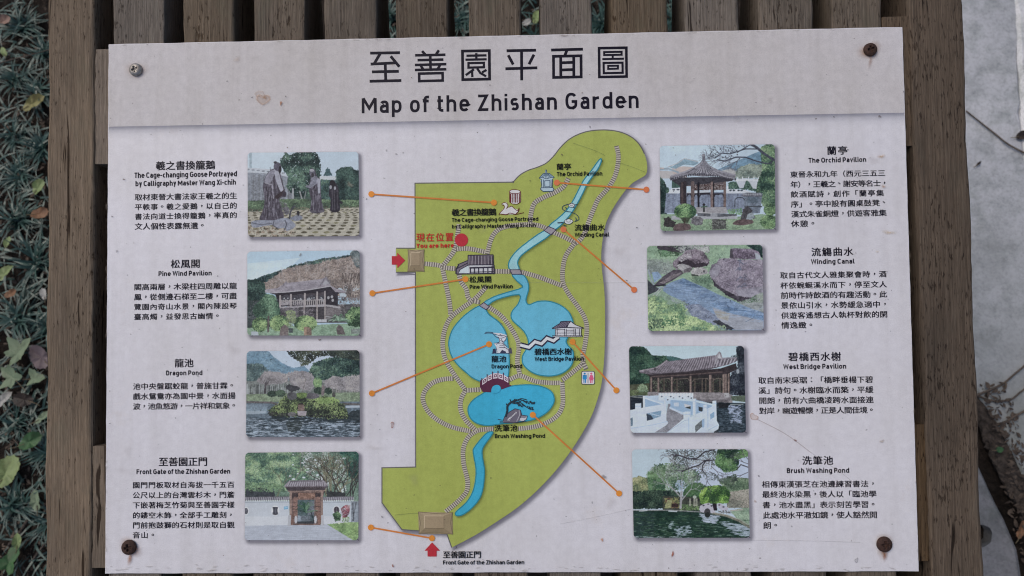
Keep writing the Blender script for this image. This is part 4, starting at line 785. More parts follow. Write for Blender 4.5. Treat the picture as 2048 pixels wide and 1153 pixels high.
# --- print helpers: picture coordinates -> board frame
def fill(mb, P, col, layer, a=1.0):
    V = [bp(x, y, 0)[:2] + (L(layer),) for x, y in P]
    ar = sum(V[i - 1][0] * V[i][1] - V[i][0] * V[i - 1][1] for i in range(len(V)))
    if ar < 0: V = V[::-1]
    mb.add(V, [list(range(len(V)))], (*ink(col), a))
def ribbon(mb, P, wd, col, layer, closed=False, a=1.0):
    V2, F = strip(P, wd, closed)
    V = [bp(x, y, 0)[:2] + (L(layer),) for x, y in V2]
    mb.add(V, F, (*ink(col), a))
def disc(mb, cx, cy, r, col, layer, n=28, a=1.0):
    fill(mb, [(cx + r * math.cos(k * 2 * math.pi / n), cy + r * math.sin(k * 2 * math.pi / n)) for k in range(n)], col, layer, a)
def halo(mb, P, dx, dy, inner, outer, col, layer, a):
    """printed soft drop shadow: a ring that fades outwards"""
    P = np.asarray(P, float); n = len(P)
    ar = 0.5 * sum(P[i - 1][0] * P[i][1] - P[i][0] * P[i - 1][1] for i in range(n)); sg = 1 if ar > 0 else -1
    V = []; C = []
    for i in range(n):
        t = P[(i + 1) % n] - P[i - 1]; t = t / (np.linalg.norm(t) + 1e-9); nn = np.array([t[1], -t[0]]) * sg
        for off, al in ((-inner, a), (0, a * .72), (outer * .5, a * .22), (outer, 0.0)):
            q = P[i] + nn * off + (dx, dy); V.append(bp(q[0], q[1])[:2] + (L(layer),)); C.append((*ink(col), al))
    F = [[4 * i + k, 4 * i + k + 1, 4 * ((i + 1) % n) + k + 1, 4 * ((i + 1) % n) + k] for i in range(n) for k in range(3)]
    mb.add(V, F, C)

# title band and the printed shade under its lower edge
mb = MB()
BAND = [(217.5, 89.5), (1803.5, 55.5), (1809.5, 225.5), (217.2, 254)]
top = [(217.5 + (1803.5 - 217.5) * k / 30, 90 + (56 - 90) * k / 30) for k in range(31)]
bot = [(1809 + (217.2 - 1809) * k / 30, 226 + (254 - 226) * k / 30) for k in range(31)]
V = [bp(*p)[:2] + (L(3),) for p in top + bot]
V = [(max(-BW / 2 + .0006, min(BW / 2 - .0006, x)), min(BH / 2 - .0006, y), z) for x, y, z in V]
mb.add(V, [[k, 61 - k, 60 - k, k + 1] for k in range(30)], (*ink((181, 177, 181)), 1))
mb.build('title_band', M_PRINT, board)
mb = MB()
y_in = bp(1013, 240)[1]
for k, (d, al) in enumerate(((0.001, .50), (-0.0016, .42), (-0.0045, .20), (-0.009, .06), (-0.015, 0.0))):
    mb.V += [(-BW / 2 + .0006, 0, 0), (BW / 2 - .0006, 0, 0)]; mb.C += [[*ink((112, 114, 132)), al]] * 2
    yl, yr = bp(217.2, 254)[1], bp(1809, 226)[1]
    mb.V[-2] = (-BW / 2 + .0006, yl + d, L(2)); mb.V[-1] = (BW / 2 - .0006, yr + d, L(2))
    if k: mb.F.append([2 * k - 2, 2 * k, 2 * k + 1, 2 * k - 1])
mb.build('title_band_shade', M_FILM, board)

# --- lettering
_cache = {}
def glyph(ch):
    key = ch
    best = None
    for off in ((0.0, 0.0001, 0.0003) if key not in _cache else ()):
        c = bpy.data.curves.new('lettering', 'FONT'); c.body = ch; c.size = 1; c.resolution_u = 2; c.offset = off; c.fill_mode = 'FRONT'
        o = bpy.data.objects.new('lettering', c); COL.objects.link(o)
        dg = bpy.context.evaluated_depsgraph_get(); dg.update()
        me = bpy.data.meshes.new_from_object(o.evaluated_get(dg))
        ar = sum(p.area for p in me.polygons)
        if best is None or ar > best * 1.004:      # some outlines fill badly: keep the fullest
            best = ar; _cache[key] = (np.array([v.co[:] for v in me.vertices]).reshape(-1, 3), [list(p.vertices) for p in me.polygons])
        bpy.data.objects.remove(o); bpy.data.curves.remove(c); bpy.data.meshes.remove(me)
    return _cache[key]
PUNCT = {'，': (.5, .40), '。': (.5, .42), '、': (.5, .45), '：': (.5, .42)}
def zh(mb, s, x0, x1, yt, yb, col, layer, bold=0.012, fit=0.95):
    """a line of Chinese set between x0..x1 (picture px); yt..yb are the tops and feet of the characters"""
    n = len(s); pitch = (x1 - x0 - (yb - yt) * 1.05) / max(1, n - 1) if n > 1 else 0
    ym = (yt + yb) / 2; xm = (x0 + x1) / 2
    A = bp(xm, yb); B = bp(xm, yt); S = (B[1] - A[1]) / 0.92
    X0 = bp(x0, ym)[0]; k = (bp(x1, ym)[0] - X0) / (x1 - x0)
    for i, ch in enumerate(s):
        V, F = glyph(ch)
        if not len(V): continue
        V = V.copy()
        if ch in PUNCT:
            cx, cy = (V[:, 0].max() + V[:, 0].min()) / 2, (V[:, 1].max() + V[:, 1].min()) / 2
            V[:, 0] += PUNCT[ch][0] - cx; V[:, 1] += PUNCT[ch][1] - cy
        ox = X0 + k * pitch * i
        for q, (ex, ey) in enumerate(((-bold, -bold * .5), (bold, -bold * .5), (0, bold * .8))):     # over-printed thrice for weight
            mb.add([(ox + (v[0] + ex - .04) * S * fit * 1.04, A[1] + (v[1] + ey + .08) * S, L(layer) + 0.000012 * q) for v in V], F, (*ink(col), 1))

def _arc(cx, cy, rx, ry, a0, a1, n=10, e=2.5):
    out = []
    for k in range(n + 1):
        a = math.radians(a0 + (a1 - a0) * k / n); ca, sa = math.cos(a), math.sin(a)
        out.append((cx + rx * math.copysign(abs(ca) ** (2 / e), ca), cy + ry * math.copysign(abs(sa) ** (2 / e), sa)))
    return out
XH = .755
def roman(h):
    """round-cornered single-stroke road-sign alphabet; h = half stroke, cap height 1. glyph -> (advance, strokes)"""
    a, x, c = _arc, XH - h, 1 - h
    w = .585; r = w / 2 - h; m = w / 2; xm = XH / 2; ry = XH / 2 - h
    cw = .70; cr = cw / 2 - h; cm = cw / 2
    bowl = a(m, xm, r, ry, 0, 360, 28)
    S = {}
    S['o'] = (w, [bowl])
    S['n'] = (w, [[(h, 0), (h, XH)], a(m, x - .24, r, .24, 180, 0, 12) + [(w - h, 0)]])
    S['h'] = (w, [[(h, 0), (h, 1.0)], a(m, x - .24, r, .24, 180, 0, 12) + [(w - h, 0)]])
    S['u'] = (w, [[(w - h, 0), (w - h, XH)], a(m, h + .24, r, .24, 0, -180, 12) + [(h, XH)]])
    S['r'] = (.40, [[(h, 0), (h, XH)], a(.40 - h * .2, x - .26, .40 - 1.2 * h, .26, 180, 90, 8)])
    S['m'] = (.86, [[(h, 0), (h, XH)], a(h + .185, x - .2, .185, .2, 180, 0, 10) + [(h + .37, 0)], a(h + .555, x - .2, .185, .2, 180, 0, 10) + [(h + .74, 0)]])
    S['a'] = (.53, [a(.265, x - .2, .265 - h, .2, 150, 0, 10)[0:] + [(.53 - h, 0)], [(.53 - h, XH * .58 - h * .2), (.24, XH * .58 - h * .2)] + a(.24, (XH * .58 - h * .2 + h) / 2, .24 - h, (XH * .58 - h * 1.2) / 2, 90, 270, 10) + [(.30, h), (.53 - h, h + .06)]])
    S['d'] = (w, [a(m, xm, r, ry, 0, 360, 28), [(w - h, 0), (w - h, 1.0)]])
    S['b'] = (w, [a(m, xm, r, ry, 0, 360, 28), [(h, 0), (h, 1.0)]])
    S['p'] = (w, [a(m, xm, r, ry, 0, 360, 28), [(h, XH), (h, -.26)]])
    S['g'] = (w, [a(m, xm, r, ry, 0, 360, 28), [(w - h, XH)] + [(w - h, -.02)] + a(m, -.04, r, .22 - h * .6, 0, -140, 9)])
    S['e'] = (w, [[(h, xm), (w - h, xm)] + a(m, xm, r, ry, 0, 320, 24)])
    S['c'] = (.52, [a(m, xm, r, ry, 50, 310, 20)])
    S['s'] = (.49, [a(.245, x - .155, .245 - h, .155, 35, 240, 12) + a(.245, h + .165, .245 - h, .165, 60, -145, 12)])
    S['t'] = (.36, [[(.13, .97), (.13, .25)] + a(.31, .25, .18, .25 - h, 180, 270, 7) + [(.36, h)], [(.0, x), (.34, x)]])
    S['f'] = (.36, [[(.13, 0), (.13, .76)] + a(.30, .76, .17, .24 - h, 180, 90, 7) + [(.37, c)], [(0, x), (.35, x)]])
    S['i'] = (2 * h, [[(h, 0), (h, XH)], [(h, .86), (h, .86 + 2 * h * .92)]])
    S['l'] = (2 * h + .09, [[(h, 1.0), (h, .18), (h + .03, h + .02), (2 * h + .10, h)]])
    S['y'] = (.52, [[(h * .9, XH), (.26, h * 1.6)], [(.52 - h * .9, XH), (.20, -.25)]])
    S['w'] = (.80, [[(h * .8, XH), (.22, h), (.40, XH - .06), (.58, h), (.80 - h * .8, XH)]])
    S['v'] = (.52, [[(h * .8, XH), (.26, h * .9), (.52 - h * .8, XH)]])
    S['-'] = (.34, [[(.02, .40), (.32, .40)]])
    S['M'] = (.90, [[(h, 0), (h, c)], [(h * 1.1, c), (.45, .30), (.90 - h * 1.1, c)], [(.90 - h, c), (.90 - h, 0)]])
    S['Z'] = (.64, [[(.03, c), (.64 - h * 1.3, c), (h * 1.3, h), (.63, h)]])
    S['G'] = (.70, [a(cm, .5, cr, .5 - h, 40, 300, 22)[0:] + a(cm, h + .24, cr, .24, 300, 360, 5) + [(cw - h, .47), (cm + .02, .47)]])
    S['C'] = (.66, [a(cm, .5, cr, .5 - h, 42, 318, 24)])
    S['O'] = (.70, [a(cm, .5, cr, .5 - h, 0, 360, 30)])
    S['D'] = (.63, [[(h, h), (h, c), (.30, c)] + a(.30, .5, .33 - h, .5 - h, 90, -90, 18) + [(h, h)]])
    S['B'] = (.62, [[(.32, .53), (h, .53), (h, c), (.32, c)] + a(.32, .53 + (c - .53) / 2, .27 - h, (c - .53) / 2, 90, -90, 10), [(.30, .53)] + a(.33, (.53 + h) / 2, .29 - h, (.53 - h) / 2, 90, -90, 10) + [(h, h), (h, .53)]])
    S['P'] = (.60, [[(h, 0), (h, c), (.30, c)] + a(.30, (c + .42) / 2, .30 - h, (c - .42) / 2, 90, -90, 12) + [(h, .42)]])
    S['F'] = (.54, [[(h, 0), (h, c), (.54, c)], [(h, .50), (.48, .50)]])
    S['T'] = (.56, [[(0, c), (.56, c)], [(.28, c), (.28, 0)]])
    S['W'] = (.96, [[(h * .8, 1), (.26, h), (.48, .92), (.70, h), (.96 - h * .8, 1)]])
    S['Y'] = (.60, [[(h * .7, 1), (.30, .46), (.60 - h * .7, 1)], [(.30, .5), (.30, 0)]])
    S['X'] = (.60, [[(h * .7, 1), (.60 - h * .7, 0)], [(.60 - h * .7, 1), (h * .7, 0)]])
    S[' '] = (.13, [])
    return S
def en(mb, s, x0, x1, yt, yb, col, layer, stroke=0.18, gap=0.13):
    """cap tops at yt, baseline at yb (picture px at mid line); fitted to x0..x1"""
    S = roman(stroke / 2); xm = (x0 + x1) / 2
    A = bp(xm, yb); H = bp(xm, yt)[1] - A[1]
    X0 = bp(x0, yb)[0]; Wd = bp(x1, yb)[0] - X0
    tot = sum(S[ch][0] + gap for ch in s) - gap
    k = Wd / tot; x = 0; j = 0
    for ch in s:
        adv, ST = S[ch]
        for P in ST:
            # widths differ between stems and bars when condensed, so offset in board space
            Q = [(X0 + (x + px) * k, A[1] + py * H) for px, py in P]
            V2, F = strip(Q, stroke * (H * .5 + k * .5))
            mb.add([(q[0], q[1], L(layer) + 0.000012 * (j % 4)) for q in V2], F, (*ink(col), 1)); j += 1
        x += adv + gap
INK = (22, 20, 33); INK2 = (16, 16, 22)

# title
mb = MB()
def zt(P, wd=19.5, closed=False, j=[0]):
    P = [(700 + x / 3.4133, 70 + y / 3.4133) for x, y in P]
    V2, F = strip(P, wd / 3.4133, closed); j[0] += 1
    mb.add([bp(x, y)[:2] + (L(5) + 0.000012 * (j[0] % 5),) for x, y in V2], F, (*ink(INK), 1))
for P in ([(138, 126), (341, 123)], [(207, 128), (166, 197)], [(141, 201), (318, 192)], [(278, 147), (337, 219)], [(241, 200), (244, 312)], [(150, 254), (333, 250)], [(134, 318), (351, 313)]): zt(P)
for P in ([(492, 112), (514, 136)], [(607, 106), (588, 134)], [(445, 141), (652, 137)], [(461, 174), (638, 170)], [(443, 207), (658, 201)], [(548, 134), (550, 240)], [(484, 212), (500, 238)], [(614, 208), (600, 234)], [(443, 241), (658, 236)]): zt(P, 18)
zt([(472, 266), (632, 262), (633, 313), (473, 317)], 18, True)
zt([(768, 112), (951, 109), (953, 303), (770, 307)], 19, True)
for P in ([(795, 144), (932, 141)], [(862, 126), (863, 170)], [(788, 171), (933, 168)], [(846, 236), (790, 277)], [(834, 250), (835, 290)], [(868, 230), (890, 262), (929, 284)], [(932, 240), (902, 258)]): zt(P, 16)
zt([(809, 194), (914, 192), (914, 222), (809, 225)], 16, True)
for P in ([(1069, 110), (1270, 106)], [(1171, 108), (1172, 312)], [(1080, 140), (1114, 204)], [(1256, 136), (1222, 202)], [(1061, 233), (1279, 226)]): zt(P)
for P in ([(1373, 105), (1590, 99)], [(1482, 104), (1466, 142)], [(1438, 148), (1439, 292)], [(1527, 147), (1528, 290)], [(1438, 192), (1527, 189)], [(1438, 241), (1527, 238)]): zt(P)
zt([(1389, 148), (1577, 144), (1578, 288), (1390, 292)], 19, True)
zt([(1700, 92), (1886, 89), (1888, 286), (1702, 289)], 18, True); zt([(1735, 119), (1854, 117), (1854, 137), (1735, 139)], 14, True)
for P in ([(1793, 140), (1793, 163)], [(1722, 167), (1870, 164)]): zt(P, 14)
zt([(1731, 193), (1860, 191), (1861, 260), (1732, 263)], 15, True); zt([(1762, 213), (1829, 212), (1829, 232), (1762, 234)], 13, True)
en(mb, 'Map of the Zhishan Garden', 723.5, 1277.5, 189, 222, INK, 5, 0.168, 0.185)
mb.build('title_text', M_PRINT, board)

# captions: heading, english, body
CAPS = [
 [('z', '羲之書換籠鵝', 312, 430, 322.5, 340), ('e', 'The Cage-changing Goose Portrayed', 269, 474, 344.5, 355), ('e', 'by Calligraphy Master Wang Xi-chih', 271, 472, 361.5, 371.5),
  ('b', '取材東晉大書法家王羲之的生', 270, 473, 387, 400), ('b', '平軼事。羲之愛鵝，以自己的', 270, 473, 407, 419.5), ('b', '書法向道士換得籠鵝，率真的', 270, 473, 426, 438.5), ('b', '文人個性表露無遺。', 270, 411, 446, 459)],
 [('z', '松風閣', 342, 400, 519.5, 536.5), ('e', 'Pine Wind Pavilion', 317, 423.5, 543, 552), ('b', '閣高兩層，木梁柱四周雕以龍', 268.5, 472.5, 567, 580), ('b', '鳳，從側邊石梯至二樓，可盡', 268.5, 472.5, 587, 600), ('b', '覽園內奇山水景，閣內陳設琴', 268.5, 472.5, 607, 619.5), ('b', '臺高燭，益發思古幽情。', 268.5, 441, 627, 639.5)],
 [('z', '龍池', 349.6, 387, 718, 735), ('e', 'Dragon Pond', 332, 405, 742, 751), ('b', '池中央盤踞蛟龍，普施甘霖。', 266.5, 470, 766, 779), ('b', '戲水鴛鴦亦為園中景，水面揚', 266.5, 470, 786, 799), ('b', '波，池魚悠游，一片祥和氣象。', 266.5, 474, 806, 819)],
 [('z', '至善園正門', 318, 415, 915, 932.5), ('e', 'Front Gate of the Zhishan Garden', 273, 460.5, 939, 948.3), ('b', '園門門板取材自海拔一千五百', 265.7, 468, 964, 976.5), ('b', '公尺以上的台灣雲杉木，門簷', 265.7, 468, 984, 996.8), ('b', '下嵌著梅芝竹菊與至善園字樣', 265.7, 468, 1004, 1016.8), ('b', '的鏤空木飾，全部手工雕刻，', 265.7, 468, 1024.3, 1037), ('b', '門前抱鼓獅的石材則是取自觀', 265.7, 468, 1044.2, 1057), ('b', '音山。', 265.7, 312, 1064.3, 1077)],
 [('z', '蘭亭', 1654, 1694, 293, 310), ('e', 'The Orchid Pavilion', 1617, 1732.5, 316, 325.3), ('b', '東晉永和九年（西元三五三', 1580.7, 1769, 341.7, 354.3), ('b', '年），王羲之、謝安等名士，', 1581, 1775, 361.8, 374.6), ('b', '飲酒賦詩，創作「蘭亭集', 1581.5, 1766, 381.6, 394.3), ('b', '序」。亭中設有圓桌鼓凳、', 1582, 1774, 401, 414), ('b', '漢式朱雀銅燈，供遊客雅集', 1582.5, 1771.5, 421, 434), ('b', '休憩。', 1582.5, 1632, 441.3, 454.6)],
 [('z', '流觴曲水', 1623, 1705.5, 495.5, 512.5), ('e', 'Winding Canal', 1622, 1709, 519, 528.2), ('b', '取自古代文人雅集聚會時，酒', 1560.6, 1771.5, 543.5, 556.3), ('b', '杯依蜿蜒溪水而下，停至文人', 1561, 1772, 563.8, 576.7), ('b', '前時作詩飲酒的有趣活動。此', 1561.5, 1772.5, 583.6, 596.8), ('b', '景依山引水，水勢緩急適中，', 1562, 1776, 603.6, 616.7), ('b', '供遊客遙想古人執杯對飲的閑', 1562.5, 1773.5, 623.8, 636.8), ('b', '情逸緻。', 1563, 1628, 644.2, 657.5)],
 [('z', '碧橋西水榭', 1577, 1681, 705, 722.3), ('e', 'West Bridge Pavilion', 1566.5, 1692.5, 729, 738.3), ('b', '取自南宋吳琚：「橋畔垂楊下碧', 1517, 1744.5, 753.8, 767), ('b', '溪」詩句。水榭臨水而築，平緩', 1517, 1745, 774, 787.3), ('b', '開朗，前有六曲橋凌跨水面接連', 1518, 1745.5, 794.2, 807.5), ('b', '對岸，幽遊暢懷，正是人間佳境。', 1518.5, 1749, 814.6, 827.8)],
 [('z', '洗筆池', 1604.7, 1665.5, 912.6, 930), ('e', 'Brush Washing Pond', 1573.5, 1698.5, 937, 946.4), ('b', '相傳東漢張芝在池邊練習書法，', 1524, 1752, 962, 975.2), ('b', '最終池水染黑，後人以「臨池學', 1524.5, 1751.5, 982.2, 995.4), ('b', '書，池水盡黑」表示刻苦學習。', 1525.3, 1752.5, 1003.2, 1016.5), ('b', '此處池水平澈如鏡，使人豁然開', 1526, 1753, 1023.7, 1037.2), ('b', '朗。', 1526.6, 1558, 1044.3, 1058)],
]
for cap in CAPS:
    mb = MB()
    for kind, s, x0, x1, yt, yb in cap:
        if kind == 'z': zh(mb, s, x0, x1, yt, yb, INK, 3, 0.024, 1.02)
        elif kind == 'b': zh(mb, s, x0, x1, yt, yb, INK, 3, 0.022, 1.09)
        else: en(mb, s, x0, x1, yt - .6, yb, INK, 3, 0.20, 0.10)
    mb.build('caption', M_PRINT, board)

# --- photographs on the board
def rrect(q, r=7.5, n=5):
    """rounded quad in picture px, from corners TL TR BR BL"""
    q = [np.array(p, float) for p in q]; out = []
    for i in range(4):
        p, a, b = q[i], q[i - 1], q[(i + 1) % 4]
        da = (a - p) / np.linalg.norm(a - p); db = (b - p) / np.linalg.norm(b - p)
        for k in range(n + 1):
            t = k / n; out.append((1 - t) ** 2 * (p + da * r) + 2 * t * (1 - t) * p + t * t * (p + db * r))
    return np.array(out)
PHOTOS = [
 (photo_statues, (480, 290), [(88, 92), (1365, 82), (1378, 1052), (92, 1062)], 'printed photo of three robed bronze statues on grass paving'),
 (photo_tower, (480, 490), [(85, 80), (1380, 65), (1385, 1048), (85, 1045)], 'printed photo of a two-storey timber pavilion before a wooded hill'),
 (photo_island, (480, 690), [(78, 75), (1378, 62), (1382, 1062), (70, 1062)], 'printed photo of a planted islet in a pond'),
 (photo_gate, (480, 892), [(62, 80), (1368, 66), (1365, 1088), (55, 1088)], 'printed photo of a roofed gate in a white wall'),
 (photo_pavilion, (1308, 276), [(65, 95), (1390, 75), (1400, 1055), (75, 1075)], 'printed photo of a small tiled garden pavilion'),
 (photo_stream, (1286, 476), [(45, 95), (1375, 80), (1392, 1065), (60, 1075)], 'printed photo of boulders beside a narrow canal'),
 (photo_bridge, (1250, 680), [(45, 75), (1370, 70), (1395, 1070), (65, 1072)], 'printed photo of a waterside pavilion behind a white zigzag bridge'),
 (photo_pond, (1256, 888), [(45, 65), (1380, 62), (1405, 1082), (65, 1085)], 'printed photo of a dark pond with a small white arched bridge'),
]
PH_SAT, PH_MIX, PH_GAIN = 0.80, 0.03, 1.0
for fn, (ox, oy), q, lab in PHOTOS:
    cv = fn(); cv.finish()
    sc = 250 / 1441
    quad = [(ox + x * sc, oy + y * sc) for x, y in q]
    nx, ny = 264, 202
    u, v = np.meshgrid(np.linspace(0, 1, nx + 1), np.linspace(0, 1, ny + 1))
    Q = np.array(q, float)
    Z = ((Q[0] * (1 - u[..., None]) + Q[1] * u[..., None]) * (1 - v[..., None]) + (Q[3] * (1 - u[..., None]) + Q[2] * u[..., None]) * v[..., None])
    col = cv.sample(Z[..., 0], Z[..., 1])
    g = col.mean(-1, keepdims=True); col = g + (col - g) * PH_SAT
    col = (col * (1 - PH_MIX) + np.array((150, 156, 162)) * PH_MIX) * PH_GAIN
    XY = bpn(ox + Z[..., 0] * sc, oy + Z[..., 1] * sc)
    V = np.concatenate([XY.reshape(-1, 2), np.full(((nx + 1) * (ny + 1), 1), L(4))], 1)
    # rounded corners: leave out the cells beyond the corner circle
    W_, H_ = np.linalg.norm(np.subtract(quad[1], quad[0])), np.linalg.norm(np.subtract(quad[3], quad[0])); R_ = 7.5
    cu, cvv = np.meshgrid((np.arange(nx) + .5) / nx * W_, (np.arange(ny) + .5) / ny * H_)
    ddx = np.maximum(0, np.maximum(R_ - cu, cu - (W_ - R_))); ddy = np.maximum(0, np.maximum(R_ - cvv, cvv - (H_ - R_)))
    keep = np.hypot(ddx, ddy) <= R_
    J, I = np.nonzero(keep); b0 = J * (nx + 1) + I
    F = np.stack([b0 + nx + 1, b0 + nx + 2, b0 + 1, b0], 1)
    cc = np.clip(lin(np.clip(col, 0, 255)) / np.asarray(EXPO), .004, .9).reshape(-1, 3)
    o = mesh_obj('printed_photo', V.tolist(), F.tolist(), M_PHOTO, board, cc)
    o['label'] = lab
    mb = MB(); halo(mb, rrect(quad), 4.5, 5, 9, 8, (88, 86, 102), 2, .62)
    mb.build('printed_photo_shade', M_FILM, o)

# --- the plan of the garden
GREEN = (154, 164, 88); BLUE1, BLUE2, BLUE3 = (146, 194, 212), (98, 170, 198), (62, 160, 195); TEAL = (46, 126, 146); GREY = (96, 94, 96)
bulge = spline([(1026, 365), (1040, 350.5), (1057, 341), (1075, 335), (1092, 327), (1107, 313), (1120, 296.5), (1136, 281), (1155, 270), (1177, 263), (1203, 260.5), (1228, 262), (1250, 268), (1268, 278.5), (1281, 293), (1290, 312), (1294.5, 332), (1292, 349), (1280, 357.5), (1266, 366), (1252, 380), (1237, 400), (1224, 421), (1213, 444), (1207, 468), (1203.5, 495), (1202.5, 515), (1204.5, 545), (1208.5, 580), (1210, 620), (1210, 660), (1209, 705), (1206.5, 740), (1202, 773), (1194, 802), (1184, 830), (1169, 859), (1150, 890), (1125, 925), (1097, 958), (1065, 990), (1030, 1019), (990, 1046), (950, 1071), (903.5, 1095.5)], 5)
OUT = [(830, 367), *[tuple(p) for p in bulge], (893, 1066), (804, 1059.5), (764, 1006), (764, 936), (831.5, 934.5), (831, 545), (792, 545), (792, 497), (830.5, 497)]
gmap = MB(); fill(gmap, OUT, GREEN, 3)
ribbon(gmap, [(792, 497), (830.5, 497), (830, 367), (1026, 365)] + [tuple(p) for p in bulge[:75]], 2.1, GREY, 4)
ribbon(gmap, [(903.5, 1095.5), (893, 1066), (804, 1059.5), (764, 1006), (764, 936), (831.5, 934.5), (831, 545), (792, 545)], 2.1, GREY, 4)
plan = gmap.build('garden_plan', M_PRINT, board)
mb = MB(); halo(mb, spline(OUT, 1, True) if False else OUT, 4, 5, 8, 8, (74, 72, 92), 2, .62); mb.build('garden_plan_shade', M_FILM, plan)

def water(P, col, layer=4, sm=4):
    Q = [tuple(p) for p in spline(P, sm, True)] if sm else P
    mb = MB(); fill(mb, Q, col, layer + 1); ribbon(mb, Q, 2.3, TEAL, layer + 2, True); o = mb.build('printed_pond', M_PRINT, plan)
    mb = MB(); halo(mb, Q, 2.5, 2.5, 4, 5, (92, 104, 66), layer, .55); mb.build('printed_pond_shade', M_FILM, plan); return o
water([(1198, 320.5), (1181.5, 343.5), (1166, 363), (1144, 405.5), (1124.5, 430), (1097, 453.5), (1111, 459.5), (1139, 432), (1161, 396), (1175.5, 366.6), (1195, 340), (1203, 321)], BLUE1, sm=3)
water([(1089, 461.5), (1044, 493), (1025, 512), (1017, 528), (1020.6, 540), (1038, 540), (1035, 526), (1042, 512), (1064, 495), (1100, 470)], BLUE1, sm=3)
water([(1024, 549), (1034, 562.6), (1045, 575), (1015, 585), (988, 594), (968, 605.6), (975, 611), (993, 599.5), (1038, 589.5), (1036.4, 608), (1025.5, 621), (1022, 632), (1026.7, 643), (1048, 663), (1057, 684), (1052, 700), (1045, 713), (1046, 728), (1058, 741), (1075, 749.6), (1097, 752.5), (1117, 749.6), (1132, 742), (1143, 730), (1147, 715), (1145, 701), (1136, 692), (1132, 683), (1136, 674), (1145, 650), (1144.5, 639), (1136, 623), (1119, 610), (1097, 603), (1075, 603.5), (1058, 610), (1052, 603), (1053, 594), (1057, 580), (1056.5, 568), (1052, 557), (1044, 549.5)], BLUE2, sm=3)
water([(959, 612), (930, 630.6), (908, 655), (899.7, 674), (897.5, 691), (903, 712), (915.5, 730), (932, 745), (947, 757), (972, 766), (1008, 764), (1016, 754.5), (1018.5, 723), (1016, 691), (1011, 664.6), (998, 645), (979, 630.6), (973, 622), (972, 618)], BLUE2, sm=3)
water([(966.5, 787), (949.5, 797.7), (938.5, 810), (936, 822), (941, 836.6), (954, 847), (976, 851.5), (1002, 848), (1030, 845.5), (1061, 841), (1080, 834), (1097, 822), (1107, 807), (1108, 795), (1102, 783), (1085, 774), (1061, 770), (1030, 771.5), (1003, 776), (985, 776)], BLUE3, sm=3)
water([(976, 865), (964, 876), (949, 895), (946.5, 905), (952, 938), (950.7, 963), (945, 985), (933, 1005), (913, 1023), (911, 1029.5), (916, 1032), (927, 1029), (944, 1016), (959.5, 996.6), (966.5, 974), (969, 944), (967.7, 931), (964, 907), (968, 892), (986, 866)], BLUE3, sm=3)

mb_p = MB(); tick = [0]
def path(P, wd=9.2):
    Q = spline(P, 14)
    seg = np.r_[0, np.cumsum(np.linalg.norm(np.diff(Q, axis=0), axis=1))]; tot = seg[-1]
    n = max(4, int(tot / 2.15)); s = np.linspace(0, tot, n)
    X = np.interp(s, seg, Q[:, 0]); Y = np.interp(s, seg, Q[:, 1]); C = np.stack([X, Y], 1)
    V2, F = strip(C, wd); tick[0] += 1; z = L(8) + .00001 * (tick[0] % 6)
    V = [bp(x, y)[:2] + (z,) for x, y in V2]
    # alternate pale and dark treads, each its own face
    for i, f in enumerate(F): mb_p.add([V[k] for k in f][::1], [[0, 1, 2, 3]], (*ink((178, 172, 162) if i % 2 else (108, 103, 100)), 1))
for P in (
 [(849, 528), (866, 529.5), (879, 531.5), (885, 535)], [(884, 534), (897, 518), (908, 502), (913, 484), (918, 449)], [(912, 499), (928, 497.5), (945, 499), (971, 504.5)],
 [(974, 509), (977, 497), (981, 482), (989, 467), (1004, 456), (1034, 450.5), (1072, 450.5), (1094, 458)], [(1060, 445), (1062.5, 425), (1069, 407), (1086, 396), (1110, 385), (1127, 374), (1136.6, 357)],
 [(1232.5, 292.5), (1236.5, 311), (1235, 333), (1228, 357), (1214, 379), (1197, 398), (1187.5, 418), (1178, 442), (1170, 465), (1160, 480), (1149, 488)], [(1106, 465), (1129, 475), (1148, 485)],
 [(1150, 486), (1132, 511), (1125.5, 538), (1126, 566), (1137, 588), (1155.5, 613.6), (1169, 635.5), (1173.5, 657), (1170.5, 686), (1165.5, 711), (1165, 727), (1147, 743.5), (1124, 761)],
 [(989, 543), (1021, 543.5)], [(1042, 544.5), (1073, 553), (1102, 563.5), (1124, 572)], [(885, 535.5), (911, 538)], [(885, 537), (889, 556), (895, 584.5), (899.7, 611), (901, 630)],
 [(918, 549), (922, 564), (932, 578), (936, 595), (943, 602)], [(973, 573), (960, 588), (944, 603), (925, 616), (903, 634), (891, 655), (885.5, 681.6), (887.5, 708), (896, 730), (911, 753), (931, 781)],
 [(946, 602), (960, 605)], [(977, 614), (1003, 633), (1022, 657), (1034.5, 680), (1037.5, 698), (1034.5, 723), (1040, 751)], [(1018, 760), (1039, 752), (1060, 759), (1074, 763.5), (1098, 766), (1121, 766)],
 [(1124, 764), (1125.5, 788), (1125, 810), (1116.6, 829), (1097, 844), (1070, 853.6), (1036, 858)], [(988, 858), (972, 859), (954, 862), (936, 875.5), (926.5, 899), (927.6, 929), (934, 955.6), (935.5, 970), (932, 985), (916, 1003), (891, 1024)],
 [(931, 781), (922, 799), (921.5, 820), (932, 841.5), (952, 861)], [(932, 781), (962, 779.5)], [(907, 757.6), (886, 759), (864, 767), (848.5, 785), (846.5, 803), (857, 824), (877, 841.5), (906, 855), (942, 863)], [(1167, 727), (1172.5, 739)]):
    path(P)
mb_p.build('printed_path', M_PRINT, plan)

